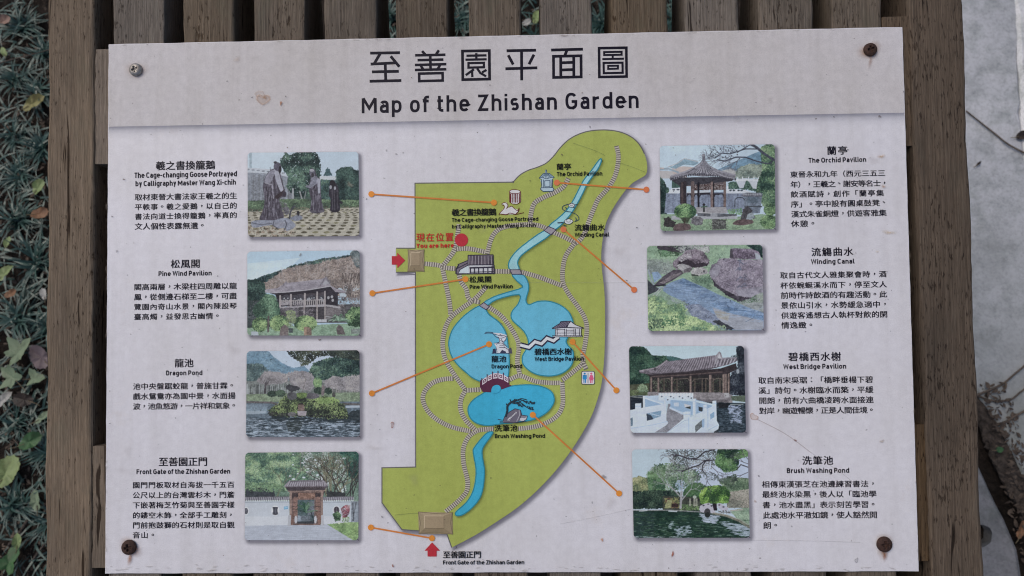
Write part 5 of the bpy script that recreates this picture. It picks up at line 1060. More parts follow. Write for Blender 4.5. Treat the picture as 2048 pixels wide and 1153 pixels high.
# flat footbridges and the zigzag bridge
for P in ([(1097, 453.5), (1112, 460), (1102, 470), (1088, 461.5)], [(1020, 540), (1040, 540), (1044, 549), (1024, 549)], [(959, 612), (967.5, 605.5), (979, 614), (972, 620)]):
    mb = MB(); fill(mb, P, (146, 142, 152), 9); ribbon(mb, P, 1.6, (66, 58, 84), 10, True); mb.build('printed_footbridge', M_PRINT, plan)
Zg = [(1040.5, 690.5), (1058, 695), (1070, 684), (1083, 688), (1094, 677), (1107, 682), (1117, 674)]
mb = MB(); ribbon(mb, Zg, 11.5, (46, 44, 66), 9); ribbon(mb, Zg, 5.8, (196, 200, 206), 10)
mb.build('printed_footbridge', M_PRINT, plan)

# little gatehouses
def gate(o, i, eaves):
    mb = MB()
    cs = [(158, 143, 120), (140, 126, 104), (132, 118, 96), (150, 136, 112)]
    (a, b, c, d), (e, f, g, h) = o, i
    for P, col in (((a, b, f, e), cs[0]), ((b, c, g, f), cs[1]), ((c, d, h, g), cs[2]), ((d, a, e, h), cs[3])): fill(mb, P, col, 11)
    fill(mb, [e, f, g, h], (150, 134, 112), 11); ribbon(mb, [h, e, f], 1.2, (186, 170, 146), 12); ribbon(mb, [f, g, h], 1.0, (112, 100, 82), 12); ribbon(mb, eaves, 1.3, (120, 108, 88), 13, True)
    mb.build('printed_gatehouse', M_PRINT, plan)
gate([(816, 500), (848.5, 500), (848.5, 543.5), (815.5, 543.5)], [(822, 506), (840, 506), (840, 532), (821.5, 532)], [(816, 500), (832, 503), (848.5, 500), (845, 521), (848.5, 543.5), (832, 541), (815.5, 543.5), (819, 521)])
gate([(836.5, 1024), (905, 1025.5), (905.5, 1068.5), (838, 1067.5)], [(849, 1032), (888, 1032), (888, 1057), (849, 1057)], [(836.5, 1024), (870, 1027), (905, 1025.5), (901, 1046), (905.5, 1068.5), (870, 1064), (838, 1067.5), (841, 1046)])
# red arrows and the you-are-here dot
RED = (172, 50, 62)
for nm, P in (('printed_arrow', [(783.8, 512.8), (794.7, 512.8), (794.7, 506), (810.5, 521.3), (795, 536.8), (794.7, 529.8), (783.8, 529.8)]), ('printed_arrow', [(864.3, 1085), (880, 1101.6), (873.3, 1101.6), (873.3, 1113.2), (855.2, 1113.2), (855.2, 1101.6), (849, 1101.6)])):
    mb = MB(); fill(mb, P, RED, 11); mb.build(nm, M_PRINT, plan)
mb = MB(); disc(mb, 923, 480.5, 13.2, RED, 11); mb.build('printed_location_dot', M_PRINT, plan)

mb = MB()          # washroom pictogram
fill(mb, rrect([(1162.5, 742.5), (1189.5, 742.5), (1189.5, 769.5), (1162.5, 769.5)], 3.5), (70, 70, 76), 11); fill(mb, rrect([(1163.7, 743.7), (1188.3, 743.7), (1188.3, 768.3), (1163.7, 768.3)], 3), (206, 206, 212), 12)
for cx, col, f in ((1169.3, (50, 130, 186), 0), (1182.5, (206, 92, 128), 1)):
    disc(mb, cx, 747.6, 2.1, col, 13, 14)
    if f: P = [(-2.4, 750.4), (2.4, 750.4), (5.2, 758.5), (4, 759), (2.6, 755.5), (4.2, 761), (2.4, 761), (2.4, 766.6), (.5, 766.6), (.5, 761), (-.5, 761), (-.5, 766.6), (-2.4, 766.6), (-2.4, 761), (-4.2, 761), (-2.6, 755.5), (-4, 759), (-5.2, 758.5)]
    else: P = [(-4.2, 750.4), (4.2, 750.4), (4.2, 758.8), (2.7, 758.8), (2.4, 766.6), (.5, 766.6), (.5, 759.5), (-.5, 759.5), (-.5, 766.6), (-2.4, 766.6), (-2.7, 758.8), (-4.2, 758.8)]
    fill(mb, [(cx + x, y) for x, y in P], col, 13)
ribbon(mb, [(1175.9, 746), (1175.9, 767)], 1.2, (90, 80, 90), 13)
mb.build('printed_pictogram', M_PRINT, plan)

# drawings of the sights, coordinates in enlarged pixels around an origin
def sketch(ox, oy, sc, items):
    mb = MB()
    for k, (kind, P, col, wd) in enumerate(items):
        P = [(ox + x / sc, oy + y / sc) for x, y in P]; z = 11 + k * 0.14
        if kind == 'f': fill(mb, P, col, z)
        elif kind == 's': fill(mb, [tuple(p) for p in spline(P, 4, True)], col, z)
        elif kind == 'c': ribbon(mb, spline(P, 5), wd / sc, col, z)
        elif kind == 'o': ribbon(mb, [tuple(p) for p in spline(P, 4, True)], wd / sc, col, z, True)
        else: ribbon(mb, P, wd / sc, col, z, kind == 'L')
    return mb.build('printed_drawing', M_PRINT, plan)
WH, DK, PU = (200, 202, 208), (48, 46, 62), (84, 44, 66)
NV = (58, 78, 100)
it = [('f', [(290, 372), (302, 372), (306, 398), (330, 402), (366, 432), (345, 448), (352, 475), (345, 505), (362, 535), (352, 550), (270, 552), (248, 532), (262, 500), (250, 460), (258, 448), (238, 440), (268, 405), (288, 398)], (166, 186, 198), 0),
      ('f', [(240, 440), (275, 402), (325, 402), (364, 434), (340, 432), (300, 420), (262, 432)], (140, 164, 180), 0), ('l', [(297, 370), (297, 398)], NV, 10)]
for x in range(262, 350, 14): it.append(('l', [(297 + (x - 300) * .3, 402), (x, 436)], NV, 4))
it += [('l', [(240, 440), (275, 402), (325, 402), (364, 434)], NV, 5), ('l', [(240, 442), (262, 434), (300, 446), (340, 434), (364, 436)], NV, 5), ('l', [(258, 450), (262, 515), (250, 530), (272, 550), (352, 548), (362, 532), (346, 512), (350, 450)], NV, 6), ('L', [(286, 462), (328, 460), (328, 510), (286, 512)], NV, 5), ('l', [(275, 452), (276, 520)], NV, 5), ('l', [(338, 452), (338, 518)], NV, 5), ('l', [(262, 520), (350, 518)], NV, 5)]
sketch(1020, 250, 4.117, it)
RD = (96, 34, 40)
it = [('f', [(1066, 548), (1088, 534), (1135, 536), (1156, 550), (1158, 636), (1130, 654), (1090, 652), (1066, 636)], (206, 206, 212), 0)]
for x, w2 in ((1076, 12), (1092, 6), (1104, 7), (1118, 10), (1134, 7), (1148, 8)): it.append(('l', [(x, 566), (x, 642)], RD, w2))
it += [('o', [(1066, 550), (1088, 536), (1135, 538), (1156, 552), (1135, 566), (1088, 566)], RD, 5), ('l', [(1067, 552), (1067, 636), (1090, 652), (1130, 654), (1157, 636), (1156, 552)], RD, 5),
       ('s', [(1000, 655), (1020, 642), (1042, 642), (1052, 665), (1045, 690), (1080, 672), (1110, 690), (1135, 705), (1120, 735), (1060, 738), (990, 735), (1005, 705), (1028, 680), (1020, 658)], (206, 204, 208), 0),
       ('c', [(1000, 655), (1022, 642), (1046, 650), (1052, 670), (1040, 692)], RD, 5), ('c', [(1005, 660), (1026, 672), (1018, 695), (990, 725), (978, 745)], RD, 5), ('c', [(990, 735), (1040, 740), (1070, 728), (1110, 738), (1125, 735)], RD, 6), ('c', [(1060, 682), (1085, 672), (1105, 690), (1132, 708), (1146, 684)], RD, 5), ('c', [(1146, 684), (1140, 712), (1120, 736), (1150, 732), (1184, 724)], RD, 5)]
sketch(760, 250, 4.117, it)
it = []
for dx, dy in ((505, 662), (480, 795)):
    q = 1 if dy < 700 else 1.35
    it += [('s', [(dx - 24 * q, dy), (dx - 8 * q, dy - 14 * q), (dx + 16 * q, dy - 12 * q), (dx + 28 * q, dy + 2), (dx + 8 * q, dy + 18 * q), (dx - 16 * q, dy + 14 * q)], (196, 206, 214), 0), ('o', [(dx - 24 * q, dy), (dx - 8 * q, dy - 14 * q), (dx + 16 * q, dy - 12 * q), (dx + 28 * q, dy + 2), (dx + 8 * q, dy + 18 * q), (dx - 16 * q, dy + 14 * q)], DK, 4), ('o', [(dx - 14 * q, dy - 6 * q), (dx + 4 * q, dy - 14 * q), (dx + 16 * q, dy - 4 * q), (dx, dy + 6 * q)], DK, 3)]
it += [('c', [(480, 655), (440, 668), (430, 692), (460, 712), (510, 722), (555, 748), (566, 780), (530, 798)], (54, 74, 90), 6), ('c', [(452, 680), (466, 688), (456, 696)], (54, 74, 90), 5), ('c', [(535, 765), (548, 778), (538, 788)], (54, 74, 90), 5), ('l', [(530, 660), (556, 658)], DK, 6), ('l', [(390, 808), (440, 806)], DK, 8), ('l', [(520, 682), (535, 686)], DK, 6), ('l', [(440, 830), (470, 834)], DK, 6)]
sketch(1020, 250, 4.117, it)
it = [('f', [(725, 128), (932, 124), (936, 210), (945, 240), (942, 280), (630, 282), (624, 240), (640, 210), (725, 168)], (112, 104, 116), 0), ('f', [(735, 212), (920, 206), (925, 270), (735, 276)], (188, 190, 198), 0), ('f', [(650, 275), (660, 245), (700, 220), (730, 212), (735, 276)], (186, 198, 208), 0)]
for k in range(23): it.append(('l', [(735 + k * 8.6, 132), (730 + k * 9, 206)], (54, 48, 62) if k % 3 else (150, 146, 156), 4))
it += [('l', [(725, 128), (932, 124)], DK, 7), ('l', [(722, 208), (936, 206)], DK, 7), ('l', [(725, 128), (725, 206)], DK, 6), ('l', [(932, 124), (934, 206)], DK, 6), ('l', [(640, 205), (728, 168)], DK, 6), ('l', [(628, 240), (726, 190)], DK, 6), ('l', [(625, 280), (628, 240), (650, 205)], DK, 9), ('l', [(648, 270), (660, 245), (730, 208)], DK, 5), ('l', [(628, 282), (942, 278)], DK, 7), ('l', [(738, 232), (935, 226)], DK, 12), ('l', [(738, 268), (935, 262)], DK, 6)]
for x in (745, 778, 812, 850, 888, 922): it.append(('l', [(x, 226), (x, 274)], DK, 8))
it.append(('l', [(938, 206), (944, 280)], DK, 6))
sketch(760, 480, 4.117, it)
it = [('f', [(928, 765), (990, 768), (1046, 785), (1030, 830), (1012, 850), (1045, 890), (1080, 905), (1085, 932), (960, 934), (955, 880), (938, 850), (985, 850), (975, 800)], (192, 196, 204), 0), ('f', [(925, 934), (930, 900), (950, 895), (958, 934)], (52, 54, 78), 0), ('f', [(1055, 905), (1078, 884), (1088, 932), (1060, 932)], (52, 54, 78), 0), ('f', [(985, 934), (1005, 905), (1035, 920), (1040, 934)], (52, 54, 78), 0)]
for P in ([(860, 772), (890, 768), (928, 770)], [(866, 762), (900, 760), (932, 765)], [(928, 768), (955, 800), (1000, 810), (1046, 790)], [(940, 775), (990, 790), (1030, 785)], [(975, 800), (985, 840), (940, 852)], [(1000, 815), (1012, 845), (1045, 880)], [(990, 830), (1020, 835), (1040, 815)], [(955, 860), (1000, 850), (1020, 870)], [(985, 868), (1030, 868)], [(980, 885), (1030, 888)], [(955, 880), (965, 925)], [(1020, 880), (1060, 905), (1085, 905)], [(985, 775), (1005, 795)], [(920, 934), (1085, 934)]): it.append(('c', P, (66, 64, 88), 4.5))
sketch(760, 480, 4.117, it)
it = [('f', [(428, 728), (492, 690), (500, 674), (580, 670), (620, 700), (690, 726), (665, 735), (668, 790), (680, 798), (430, 800), (455, 785), (452, 735)], (190, 192, 200), 0), ('f', [(430, 727), (492, 690), (500, 674), (580, 670), (545, 720)], (112, 106, 124), 0)]
for k in range(7): it.append(('l', [(505 + k * 11, 676), (470 + k * 14, 722)], DK, 4))
it += [('l', [(428, 729), (492, 690), (500, 674), (580, 670), (620, 700), (690, 727)], DK, 6), ('l', [(428, 730), (545, 722), (690, 728)], DK, 7), ('l', [(580, 672), (545, 720)], DK, 6), ('l', [(430, 790), (680, 790)], DK, 5), ('l', [(430, 800), (680, 798)], DK, 5), ('l', [(545, 750), (605, 750)], DK, 5), ('l', [(460, 740), (535, 740)], DK, 4), ('l', [(470, 768), (660, 768)], DK, 4)]
for x in (455, 470, 532, 545, 608, 620, 655, 668): it.append(('l', [(x, 732), (x, 790)], DK, 5))
sketch(1000, 480, 4.117, it)
it = [('f', [(825, 170), (880, 140), (960, 118), (1030, 135), (1058, 160), (1066, 205), (1085, 212), (1000, 245), (990, 215), (960, 205), (930, 220), (912, 268), (845, 264), (822, 222)], PU, 0)]
arcp = lambda u, v: (838 + u * 222, 218 - 62 * math.sin(u * 2.75 + .1) - v * 48 + u * -8)
for i in range(5):
    u0, u1 = i / 5 + .015, (i + 1) / 5 - .015
    q = [arcp(u0, 0), arcp(u1, 0), arcp(u1, .9), arcp(u0, .9)]; it.append(('f', q, (196, 186, 196), 0))
    for (a, b), (c, d) in (((.3, .25), (.75, .25)), ((.3, .62), (.75, .62)), ((.3, .25), (.3, .62)), ((.75, .25), (.75, .62))): it.append(('l', [arcp(u0 + (u1 - u0) * a, b), arcp(u0 + (u1 - u0) * c, d)], PU, 6))
for i in range(6): it.append(('l', [arcp(i / 5, -.1), arcp(i / 5, 1.25)], PU, 7))
it += [('s', [(918, 262), (925, 225), (950, 208), (980, 210), (994, 232), (985, 262), (950, 276)], BLUE3, 0)]
sketch(760, 720, 4.117, it)
SL = (100, 96, 110)
it = [('f', [(1010, 505), (1030, 460), (1065, 430), (1110, 402), (1155, 412), (1165, 450), (1140, 510), (1110, 516), (1020, 516)], SL, 0), ('f', [(1140, 500), (1165, 455), (1212, 462), (1205, 490), (1180, 505)], (178, 180, 190), 0), ('f', [(1165, 455), (1212, 462), (1195, 480), (1150, 478)], (120, 118, 130), 0), ('l', [(1010, 508), (1030, 460), (1068, 428), (1112, 402), (1156, 414), (1166, 450), (1142, 508)], DK, 5), ('l', [(1140, 502), (1180, 506), (1206, 490), (1213, 462), (1165, 455)], DK, 5), ('l', [(985, 518), (1120, 518), (1205, 508)], DK, 5), ('l', [(970, 490), (1005, 496)], DK, 5), ('l', [(985, 505), (1010, 508)], DK, 4), ('l', [(1145, 412), (1150, 455), (1125, 508)], (156, 156, 166), 6)]
for k in range(7): it.append(('l', [(1052 + k * 11, 490 - k * 9), (1066 + k * 9, 500 - k * 12)], WH, 5)); it.append(('l', [(1058 + k * 11, 480 - k * 8), (1052 + k * 11, 500 - k * 9)], WH, 4))
BT_ = (40, 52, 62)
it += [('c', [(1035, 470), (1048, 420), (1050, 380), (1080, 350), (1130, 330)], BT_, 17), ('c', [(1050, 385), (1040, 360)], BT_, 9), ('c', [(1080, 352), (1070, 325)], BT_, 8), ('c', [(1100, 345), (1160, 320), (1210, 330)], BT_, 7), ('c', [(1090, 360), (1150, 350), (1200, 385), (1240, 410)], BT_, 7), ('c', [(1180, 345), (1250, 350), (1272, 362)], BT_, 6)]
rr = random.Random(4)
for k in range(64):
    a = rr.random(); x = 1100 + a * 170; y = 320 + rr.random() * 24 + a * 24 if k % 2 else 345 + a * 50 + rr.random() * 20
    it.append(('f', [(x - 8, y), (x, y - 5), (x + 9, y + 1), (x, y + 5)], BT_, 0))
sketch(760, 720, 4.117, it)

# orange leader lines
ORG, ORG2 = (205, 130, 58), (196, 112, 76)
for a, b, col in (((743, 389), (988, 406), ORG), ((745, 587), (931, 559), ORG), ((744, 787), (978, 689), ORG), ((742, 1055), (864, 1076.5), ORG), ((1113.5, 366), (1292.5, 380), ORG2), ((1127, 459.5), (1268, 580), ORG2), ((1145, 684), (1232.5, 781), ORG), ((1065.6, 830), (1238, 987), ORG)):
    mb = MB(); ribbon(mb, [a, b], 3.1, (190, 118, 62), 15); disc(mb, *a, 6, col, 16); disc(mb, *b, 6, col, 16); mb.build('leader_line', M_PRINT, board)

# names on the plan
MAPT = [('蘭亭', 1113, 1141.5, 327.7, 340.4, 'The Orchid Pavilion', 1113.5, 1204.3, 344.5, 352.5), ('羲之書換籠鵝', 903.5, 992, 418, 432, '', 0, 0, 0, 0), ('流觴曲水', 1149, 1208.5, 449, 462, 'Winding Canal', 1149.2, 1218, 466.3, 474), ('松風閣', 939, 982.5, 553, 565.8, 'Pine Wind Pavilion', 939.2, 1025.5, 570, 577.7),
 ('龍池', 983, 1012, 711.8, 724.8, 'Dragon Pond', 983.2, 1044.2, 729.4, 737), ('碧橋西水榭', 1069, 1143, 697, 710.3, 'West Bridge Pavilion', 1069.4, 1167.8, 714.3, 722.2), ('洗筆池', 989.5, 1034.3, 850, 863.2, 'Brush Washing Pond', 989.6, 1090, 868.6, 876.2), ('至善園正門', 886, 962, 1102.3, 1116.3, 'Front Gate of the Zhishan Garden', 886.2, 1048.5, 1121, 1128.8)]
for z, x0, x1, yt, yb, e, a0, a1, b0, b1 in MAPT:
    mb = MB(); zh(mb, z, x0, x1, yt, yb, INK2, 17, 0.020, 1.03)
    if e: en(mb, e, a0, a1, b0 - .5, b1, INK2, 17, 0.18, 0.10)
    else:
        en(mb, 'The Cage-changing Goose Portrayed', 903.8, 1076.3, 435.6, 443.3, INK2, 17, 0.175, 0.11); en(mb, 'by Calligraphy Master Wang Xi-chih', 904, 1071.5, 448.6, 456.3, INK2, 17, 0.175, 0.11)
    mb.build('place_name', M_PRINT, plan)
mb = MB(); zh(mb, '現在位置', 833, 908, 466.8, 483.2, (178, 48, 46), 17, 0.012); en(mb, 'You are here', 833, 908, 487.4, 496, (178, 48, 46), 17, 0.21, 0.12)
mb.build('place_name', M_PRINT, plan)

# --- age marks on the print
mb = MB(); rr = random.Random(21)
def blot(cx, cy, r, col, a, n=14, sx=1.0, sy=1.0, ring=False):
    k = rr.random() * 9; P = []
    for i in range(n):
        t = i * 2 * math.pi / n; q = r * (1 + .28 * math.sin(2 * t + k) + .18 * math.sin(3 * t + 2 * k)); P.append((cx + q * sx * math.cos(t), cy + q * sy * math.sin(t)))
    c = ink(col); rows = ((0.0, a * .35), (.7, a * .4), (.9, a), (1.12, 0)) if ring else ((0.0, a), (.45, a * .85), (.75, a * .4), (1.0, 0.0)) if r < 6 else ((0.0, a), (.35, a * .7), (.7, a * .22), (1.0, 0.0))
    V = []; C = []
    for s_, al in rows:
        for x, y in P: V.append(bp(cx + (x - cx) * max(s_, .02), cy + (y - cy) * max(s_, .02))[:2] + (L(22),)); C.append((*c, al))
    m = len(rows); F = [[j * n + i, j * n + (i + 1) % n, (j + 1) * n + (i + 1) % n, (j + 1) * n + i] for j in range(m - 1) for i in range(n)]
    mb.add(V, F, C)
TAN = (168, 132, 104)
blot(527, 200, 11, TAN, .45, sy=1.1, ring=True); blot(530, 196, 5, TAN, .5); blot(522, 190, 12, TAN, .25, sy=.5, ring=True); blot(562.5, 207.5, 3.4, (150, 104, 76), .85, sy=1.3)
blot(1762, 314, 8, (176, 150, 122), .6, sy=.7); blot(1766, 374, 4, (176, 140, 112), .5); blot(1777, 466, 12, (182, 164, 140), .5, sx=1.2, sy=.5); blot(1754, 504, 6, (184, 166, 140), .4, sy=.4)
blot(785, 849.5, 5, (140, 88, 70), .75, sx=.75, ring=True); blot(785.5, 131, 3, TAN, .2); blot(786, 1131.5, 3, (136, 92, 78), .9, sx=.8, sy=1.3); blot(1345, 1108, 4.5, (146, 84, 60), .85, sx=.7, sy=1.5); blot(1204, 1079.5, 4, (176, 128, 100), .7); blot(1507, 834, 7, TAN, .5, ring=True); blot(1590, 881, 3, (120, 84, 74), .8); blot(1712, 1120.5, 4, (120, 116, 122), .6, sx=.7, sy=1.4, ring=True)
blot(1763, 883, 5, (170, 158, 150), .5); blot(1510, 1003, 3, TAN, .4); blot(475, 120, 8, (182, 164, 156), .3); blot(700, 370, 8, (180, 164, 150), .25); blot(640, 680, 3, (110, 96, 92), .7)
blot(740, 868, 4, (140, 122, 116), .0)
for (x, y) in ((260, 1094), (1767, 1088), (1739, 101), (273, 141)):
    s_ = .75 if x != 273 else .35
    blot(x, y + 2, 22, (150, 112, 84), s_, ring=False)
    if x != 273: blot(x + 1, y + 22, 9, (140, 92, 58), .7 if y > 900 else .35, sx=.6, sy=2.1)
for k in range(560):                   # pepper of dirt
    x, y = rr.uniform(215, 1830), rr.uniform(75, 1140); r_ = abs(rr.gauss(0, .75)) + .45
    if rr.random() < .04: r_ *= 1.9
    blot(x, y, r_, rr.choice([(78, 74, 82), (96, 84, 80), (60, 56, 64), (112, 98, 92)]), rr.uniform(.3, .9), n=7, sx=rr.uniform(.6, 1.5))
for k in range(24):                    # smudges
    blot(rr.uniform(230, 1820), rr.uniform(90, 1130), rr.uniform(6, 20), (166, 154, 150), rr.uniform(.05, .15), sx=rr.uniform(.6, 1.6), sy=rr.uniform(.5, 1.2))
for k in range(210):                   # dirt gathered along the edges
    t = rr.random(); e = rr.choice((0, 1, 1, 1, 2, 3))
    jj = abs(rr.gauss(0, 5)); x, y = [(217 + t * 1590, 92 - 34 * t), (217 + t * 1615, 1142 - jj), (214, 95 + t * 1045), (1806 + 30 * t, 62 + t * 1075)][e]
    blot(x, y, rr.uniform(1.2, 5.5), (128, 116, 106), rr.uniform(.08, .32), sx=1.6 if e < 2 else .5, sy=.5 if e < 2 else 1.6)
def scratch(P, wd, col, a):
    Q = spline(P, 6); V2, F = strip(Q, wd); mb.add([bp(x, y)[:2] + (L(21),) for x, y in V2], F, (*ink(col), a))
scratch([(1512, 838), (1570, 868), (1622, 906)], 1.3, (150, 118, 100), .36); scratch([(1622, 906), (1690, 952), (1722, 982)], 1.0, (160, 134, 118), .2); scratch([(1120, 1048), (1190, 1034), (1262, 1018)], 1.1, (150, 144, 148), .22); scratch([(1500, 1080), (1640, 1082), (1720, 1085)], 1.0, (160, 152, 154), .3)
scratch([(1146, 287), (1190, 302), (1210, 312)], 1.0, (122, 134, 88), .5); scratch([(1235, 325), (1262, 334), (1290, 345)], 1.0, (122, 134, 88), .5); scratch([(790, 1030), (820, 1027), (838, 1026)], 1.2, (120, 130, 84), .5); scratch([(1050, 565), (1180, 566), (1290, 566)], .8, (150, 146, 150), .25)
mb.build('stains', M_FILM, board)['kind'] = 'stuff'

# --- screws
def metal(name, c1, c2, sc, rough, met, bump):
    return simple_mat(name, c1, c2, sc, rough, bump, met, 0.0006, .4)
M_ZINC = metal('dull_zinc', (0.22, 0.20, 0.18), (0.42, 0.40, 0.37), 260, .42, .75, .3)
M_RUST = metal('rusty_steel', (0.022, 0.012, 0.010), (0.085, 0.042, 0.030), 420, .75, .15, .7)
def screw(px, py, rad_px, mat, rot, label):
    x, y, _ = bp(px, py); r = rad_px / 2048 * 1.147
    V = []; F = []; nr, na = 22, 60
    for j in range(nr + 1):
        q = j / nr
        for i in range(na):
            a = i * 2 * math.pi / na; u, v = q * math.cos(a), q * math.sin(a)
            z = .52 * math.sqrt(max(0, 1 - (q * .93) ** 2)) if q < 1 else 0
            c, s = math.cos(rot), math.sin(rot); uu, vv = u * c + v * s, -u * s + v * c
            m = max(abs(uu), abs(vv)); n_ = min(abs(uu), abs(vv))
            slot = max(0, min(1, (.14 - n_ + .05 * (1 - m)) / .05)) * max(0, min(1, (.52 - m) / .10))
            z -= slot * .42 * (1 - .6 * m)
            V.append((u * r, v * r, max(z, .02 if q < 1 else -.05) * r))
    for j in range(nr):
        for i in range(na): k = (i + 1) % na; F.append([j * na + i, (j + 1) * na + i, (j + 1) * na + k, j * na + k])
    o = mesh_obj('screw', V, F, mat, board, smooth=True, loc=(x, y, 0.0014))
    o['label'] = label
    return o
screw(273, 141, 13.2, M_ZINC, .35, 'clean silver cross-head screw')
screw(1739, 101, 13.4, M_RUST, .25, 'dark rusty cross-head screw')
screw(260, 1094, 15, M_RUST, .15, 'rusty cross-head screw with a rust run below')
screw(1767, 1088, 15, M_RUST, .05, 'rusty cross-head screw with an orange rust run below')
# ------------------------------------------------------------------ slatted wooden stand under the board
MI = M_BOARD
stand_base = Vector((0, 0, 0))
stand = thing('slatted_stand', 'weathered wooden stand of parallel slats between two thick side rails, carrying the notice board', 'stand', loc=stand_base)
def hnoise(x, y, s):
    return math.sin(x * 12.9898 + y * 78.233 + s * 37.719) * 43758.5453 % 1
def beam(name, x0t, x1t, x0b, x1b, yt, yb, ztop, depth, mat, seed, taper=0.0, r=0.0035, rough=0.0006, horizontal=False):
    """a sawn timber lofted from yb to yt (board frame) with worn arrises; underside rises by taper at the top end"""
    rr = random.Random(seed); n = 90
    V = []; F = []
    ph = [rr.random() * 9 for _ in range(8)]
    def wob(t, k): return rough * (.45 * math.sin(t * 11 + ph[k]) + .25 * math.sin(t * 57 + ph[k] * 2) + .3 * math.sin(t * 131 + ph[k] * 3) + .3 * rr.gauss(0, 1))
    for j in range(n + 1):
        t = j / n; y = yb + (yt - yb) * t
        a = x0b + (x0t - x0b) * t + wob(t, 0); b = x1b + (x1t - x1b) * t + wob(t, 1)
        d = depth * (1 - taper * max(0, (t - .80) / .20) ** 1.0)
        zt = ztop + wob(t, 2) * .3; rl = r * (1 + .5 * math.sin(t * 31 + ph[3])); rrr = r * (1 + .5 * math.sin(t * 27 + ph[4]))
        ring = []
        for k in range(5):
            q = k / 4 * math.pi / 2; ring.append((a + rl * (1 - math.cos(q)), zt - rl * (1 - math.sin(q))))
        m = 6
        for k in range(1, m): u = k / m; ring.append((a + rl + (b - rrr - a - rl) * u, zt + .25 * rough * math.sin(u * 9 + t * 40 + ph[5])))
        for k in range(5):
            q = k / 4 * math.pi / 2; ring.append((b - rrr * (1 - math.sin(q)), zt - rrr * (1 - math.cos(q))))
        ring += [(b, ztop - d), (a, ztop - d)]
        for x, z in ring: V.append((y, x, z) if horizontal else (x, y, z))
    m = len(V) // (n + 1)
    for j in range(n):
        for i in range(m): k = (i + 1) % m; f = [j * m + i, j * m + k, (j + 1) * m + k, (j + 1) * m + i]; F.append(f if horizontal else f[::-1])
    e0 = list(range(m)); e1 = list(range(n * m, n * m + m))
    F += [e0[::-1] if horizontal else e0, e1 if horizontal else e1[::-1]]
    W = [MI @ Vector(v) - stand_base for v in V]
    # keep the grain running along the timber: object space follows the board
    o = mesh_obj(name, V, F, mat, stand, smooth=False)
    o.matrix_parent_inverse = Matrix.Identity(4); o.matrix_local = Matrix.Translation(-stand_base) @ MI
    return o
ZT = -BT - 0.0004
YT, YB = 0.43, -0.43
def X(px, py): return bp(px, py, ZT)[0]
# slat edges in the picture at the top of the board
SL_ = [(225, 328), (366, 468), (507, 609), (648, 753), (792, 897), (938, 1042), (1080, 1184), (1223, 1335), (1370, 1478), (1518, 1626), (1665, 1764)]
for i, (a, b) in enumerate(SL_):
    beam('slat', X(a, 40), X(b, 40), X(a, 40), X(b, 40), YT, YB, ZT, 0.098, M_SLAT, 100 + i, taper=.45, r=.003)
def xl(px0, px1, Y):       # line through the picture points (px0,0) and (px1,1153) continued to board y=Y
    (xa, ya, _), (xb, yb_, _) = bp(px0, 0, ZT), bp(px1, 1153, ZT)
    return xa + (xb - xa) * (Y - ya) / (yb_ - ya)
beam('side_rail', xl(97, 90, YT), xl(190, 183, YT), xl(97, 90, YB), xl(190, 183, YB), YT, YB, ZT + .001, 0.085, M_RAIL, 1, r=.004)
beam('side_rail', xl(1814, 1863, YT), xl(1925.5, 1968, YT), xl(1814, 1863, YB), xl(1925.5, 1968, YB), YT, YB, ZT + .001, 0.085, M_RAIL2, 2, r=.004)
xa, xb = xl(190, 183, 0) + .001, xl(1814, 1863, 0) + .004
for k, (p0, p1) in enumerate(((98, 328), (893, 1137))):
    # short spacer blocks between rail and first slat, flush with the slats, at both ends
    for side in (0, 1):
        if side == 0: a, b, q0, q1 = xl(190, 183, 0) - .0012, X(224, 40) - .0004, p0, p1
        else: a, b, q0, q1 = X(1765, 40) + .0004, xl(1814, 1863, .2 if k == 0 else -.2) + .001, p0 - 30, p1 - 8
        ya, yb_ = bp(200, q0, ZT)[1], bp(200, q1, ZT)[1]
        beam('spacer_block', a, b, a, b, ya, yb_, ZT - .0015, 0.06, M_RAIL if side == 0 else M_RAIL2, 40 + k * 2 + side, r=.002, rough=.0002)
def box(name, cx, cy, cz, sx, sy, sz, mat, rot=None):
    V = [(cx + dx * sx / 2, cy + dy * sy / 2, cz + dz * sz / 2) for dx in (-1, 1) for dy in (-1, 1) for dz in (-1, 1)]
    F = [[0, 1, 3, 2], [4, 6, 7, 5], [0, 4, 5, 1], [2, 3, 7, 6], [0, 2, 6, 4], [1, 5, 7, 3]]
    return mesh_obj(name, V, F, mat, stand)
for yy in (-.30, .16):                 # bearers crossing below the slats
    o = box('cross_bearer', (xl(140, 140, 0) + xl(1890, 1890, 0)) / 2, yy, ZT - .0982 - .0225, xl(1890, 1890, 0) - xl(140, 140, 0), .07, .045, M_RAIL)
    o.matrix_local = Matrix.Translation(-stand_base) @ MI
for sx in (-1, 1):
    for yy in (-.30, .16):
        x = xl(150, 150, 0) if sx < 0 else xl(1885, 1885, 0)
        p = MI @ Vector((x - sx * 0.0, yy, ZT - .0982 - .045)); h = p.z + .06
        o = box('leg', p.x, p.y, h / 2 - .06, .06, .06, h - .012, M_RAIL)
